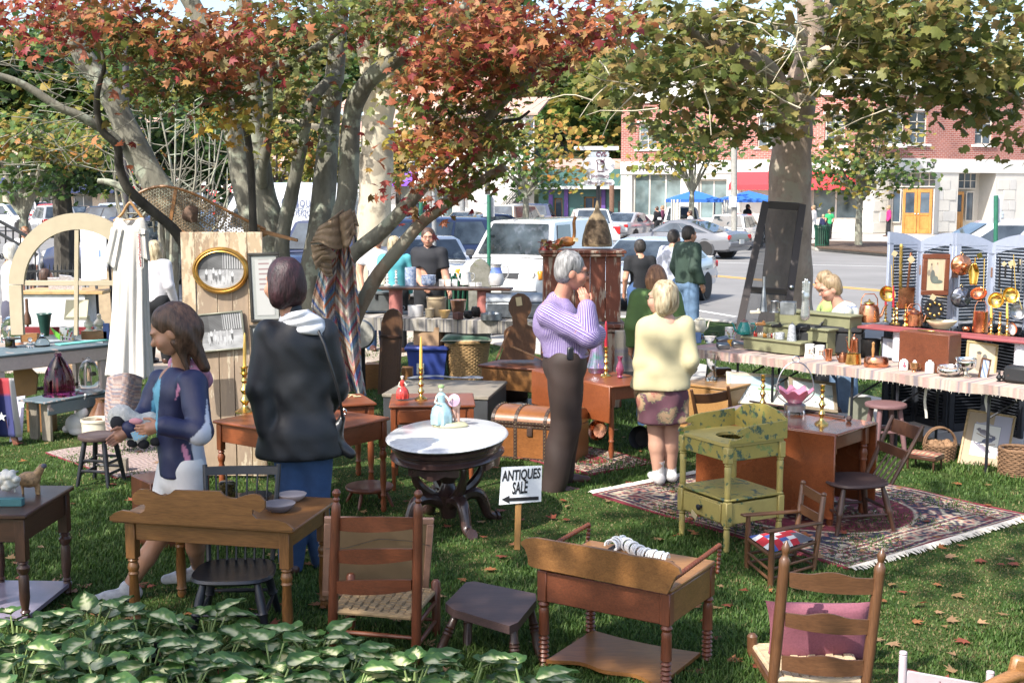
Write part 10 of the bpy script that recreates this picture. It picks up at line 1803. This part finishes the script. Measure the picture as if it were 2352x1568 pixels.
pp('woman with tousled tan hair and lime green top behind the striped polo',1892,925,70,1.62,cloth('lime',(.34,.45,.14)),J=dict(head=(1893,648,.3),neck=(1900,690,.3),shL=(1898,705,.2),shR=(1905,703,.5),pel=(1900,790,.3)),hair=('bob','tan'),pitch=-15,vox=.018)
pp('woman with long auburn hair in a green cable sweater behind the blond woman',1500,985,8,1.62,cloth('green_knit',(.085,.145,.045),.95,.15,.9),hair=('long','auburn'),bm=M_jean,vox=.018,g=1.15,coat=.008,base=W(1502,985,12)*1+ZZ(0))
pp('dark haired woman in a black top with a patterned bag at the white car',1462,860,5,1.62,M_pblk,sl='s',hair=('short','black'),bm=M_jean,vox=.022,base=VV((1.93,18.6,-.05)))
pp('man in a dark green jacket and pale jeans walking by the road',1578,800,-62,1.78,cloth('forest_jacket',(.03,.055,.04),.8),hair=('short','black'),bm=M_jeanl,vox=.02,g=1.12,coat=.016,base=VV((2.72,19.1,-.02)))
pp('boy in a pale grey hooded top beside the green jacket',1558,790,-40,1.72,cloth('pale_hoodie',(.42,.44,.52),.9),hair=('short','black'),bm=M_jean,vox=.024,base=VV((2.6,19.9,-.04)))
pp('bearded man in a black T-shirt handling goods at the centre stall',985,800,165,1.78,cloth('black_tee',(.012,.013,.018),.8),sl='s',hair=('short','brown'),skin=(.48,.25,.17),glasses=True,vox=.016,g=1.08,yaw=18,base=VV((-1.16,17.2,-0)),J=dict(elL=(1025,640,-.1),wrL=(1032,668,-.35),elR=(962,640,-.05),wrR=(975,660,-.3)))
pp('blond woman in a turquoise top behind the leaning stems',905,800,20,1.66,cloth('turquoise',(.1,.42,.48)),hair=('bob','blond'),bm=M_pblk,vox=.022,base=VV((-1.66,17.4,0)))
pp('young man in a white printed T-shirt partly behind the tree',858,800,200,1.76,cloth('white_tee',(.6,.6,.62)),sl='s',hair=('short','auburn'),bm=M_jean,vox=.022,base=VV((-1.95,17.8,0)))
pp('blond woman in a white hooded top and dark trousers beyond the dress',352,860,-15,1.64,cloth('white_hood',(.6,.59,.62)),hair=('long','blond'),bm=M_pblk,vox=.022,base=VV((-4.72,16.3,0)))
pp('white haired woman in a white blouse at the left edge',22,860,-60,1.62,cloth('white_blouse',(.62,.6,.6)),hair=('bob','white'),bottom='skirt',bm=cloth('slate_skirt',(.06,.06,.09)),vox=.022,base=VV((-6.5,16,0)))
pp('seated person in a dark top behind the arched window',75,800,-60,1.35,cloth('plum_top',(.05,.025,.03)),hair=('bob','brown'),vox=.026,base=VV((-6.3,16.6,-.1)))
pp('woman in a white shirt and black skirt standing by the stair railing',55,700,190,1.66,_M['white_blouse'],hair=('bob','auburn'),bottom='skirt',bm=M_pblk,vox=.03,base=VV((-10.4,26.4,-.1)))
fv=dict(vox=.036,hands=False)
def fp(lb,x,y,Y,rz,h,top,**k):b=W(x,y,Y);b.z=-.02;return pE(lb,(x,y),R(rz),h,{},top,base=b,**{**fv,**k})
fp('woman in a magenta top and black trousers walking past the oak doors',2040,537,66,80,1.66,cloth('magenta',(.5,.02,.14)),hair=('bob','tan'))
fp('boy in a bright green T-shirt facing the shop window',1904,532,62,10,1.5,cloth('bright_green',(.03,.36,.12)),sl='s',hair=('short','tan'));fp('woman in white standing by the shop window',1868,531,62,60,1.7,M_shoew,hair=('short','tan'),bm=M_shoew);fp('small child in navy beside the green T-shirt',1890,533,62,10,1.25,nv,hair=('short','blond'))
fp('stout man in black standing under the blue tents',1716,533,58,-70,1.78,M_pblk,sl='s',hair=('short','black'),g=1.35);fp('man in a white shirt sitting by the blue tents',1755,545,57,-80,1.5,_M['white_blouse'],hair=('short','black'));fp('woman in a plum top and grey cap by the stone pier',1522,512,66,60,1.66,cloth('plum_knit',(.11,.025,.06)),hair=('short','tan'));fp('dark haired person in black by the stone pier',1509,512,65,40,1.6,M_pblk,hair=('short','brown'));fp('man in a white shirt leaning over the silver car',1585,530,50,60,1.6,_M['white_blouse'],hair=('short','brown'))
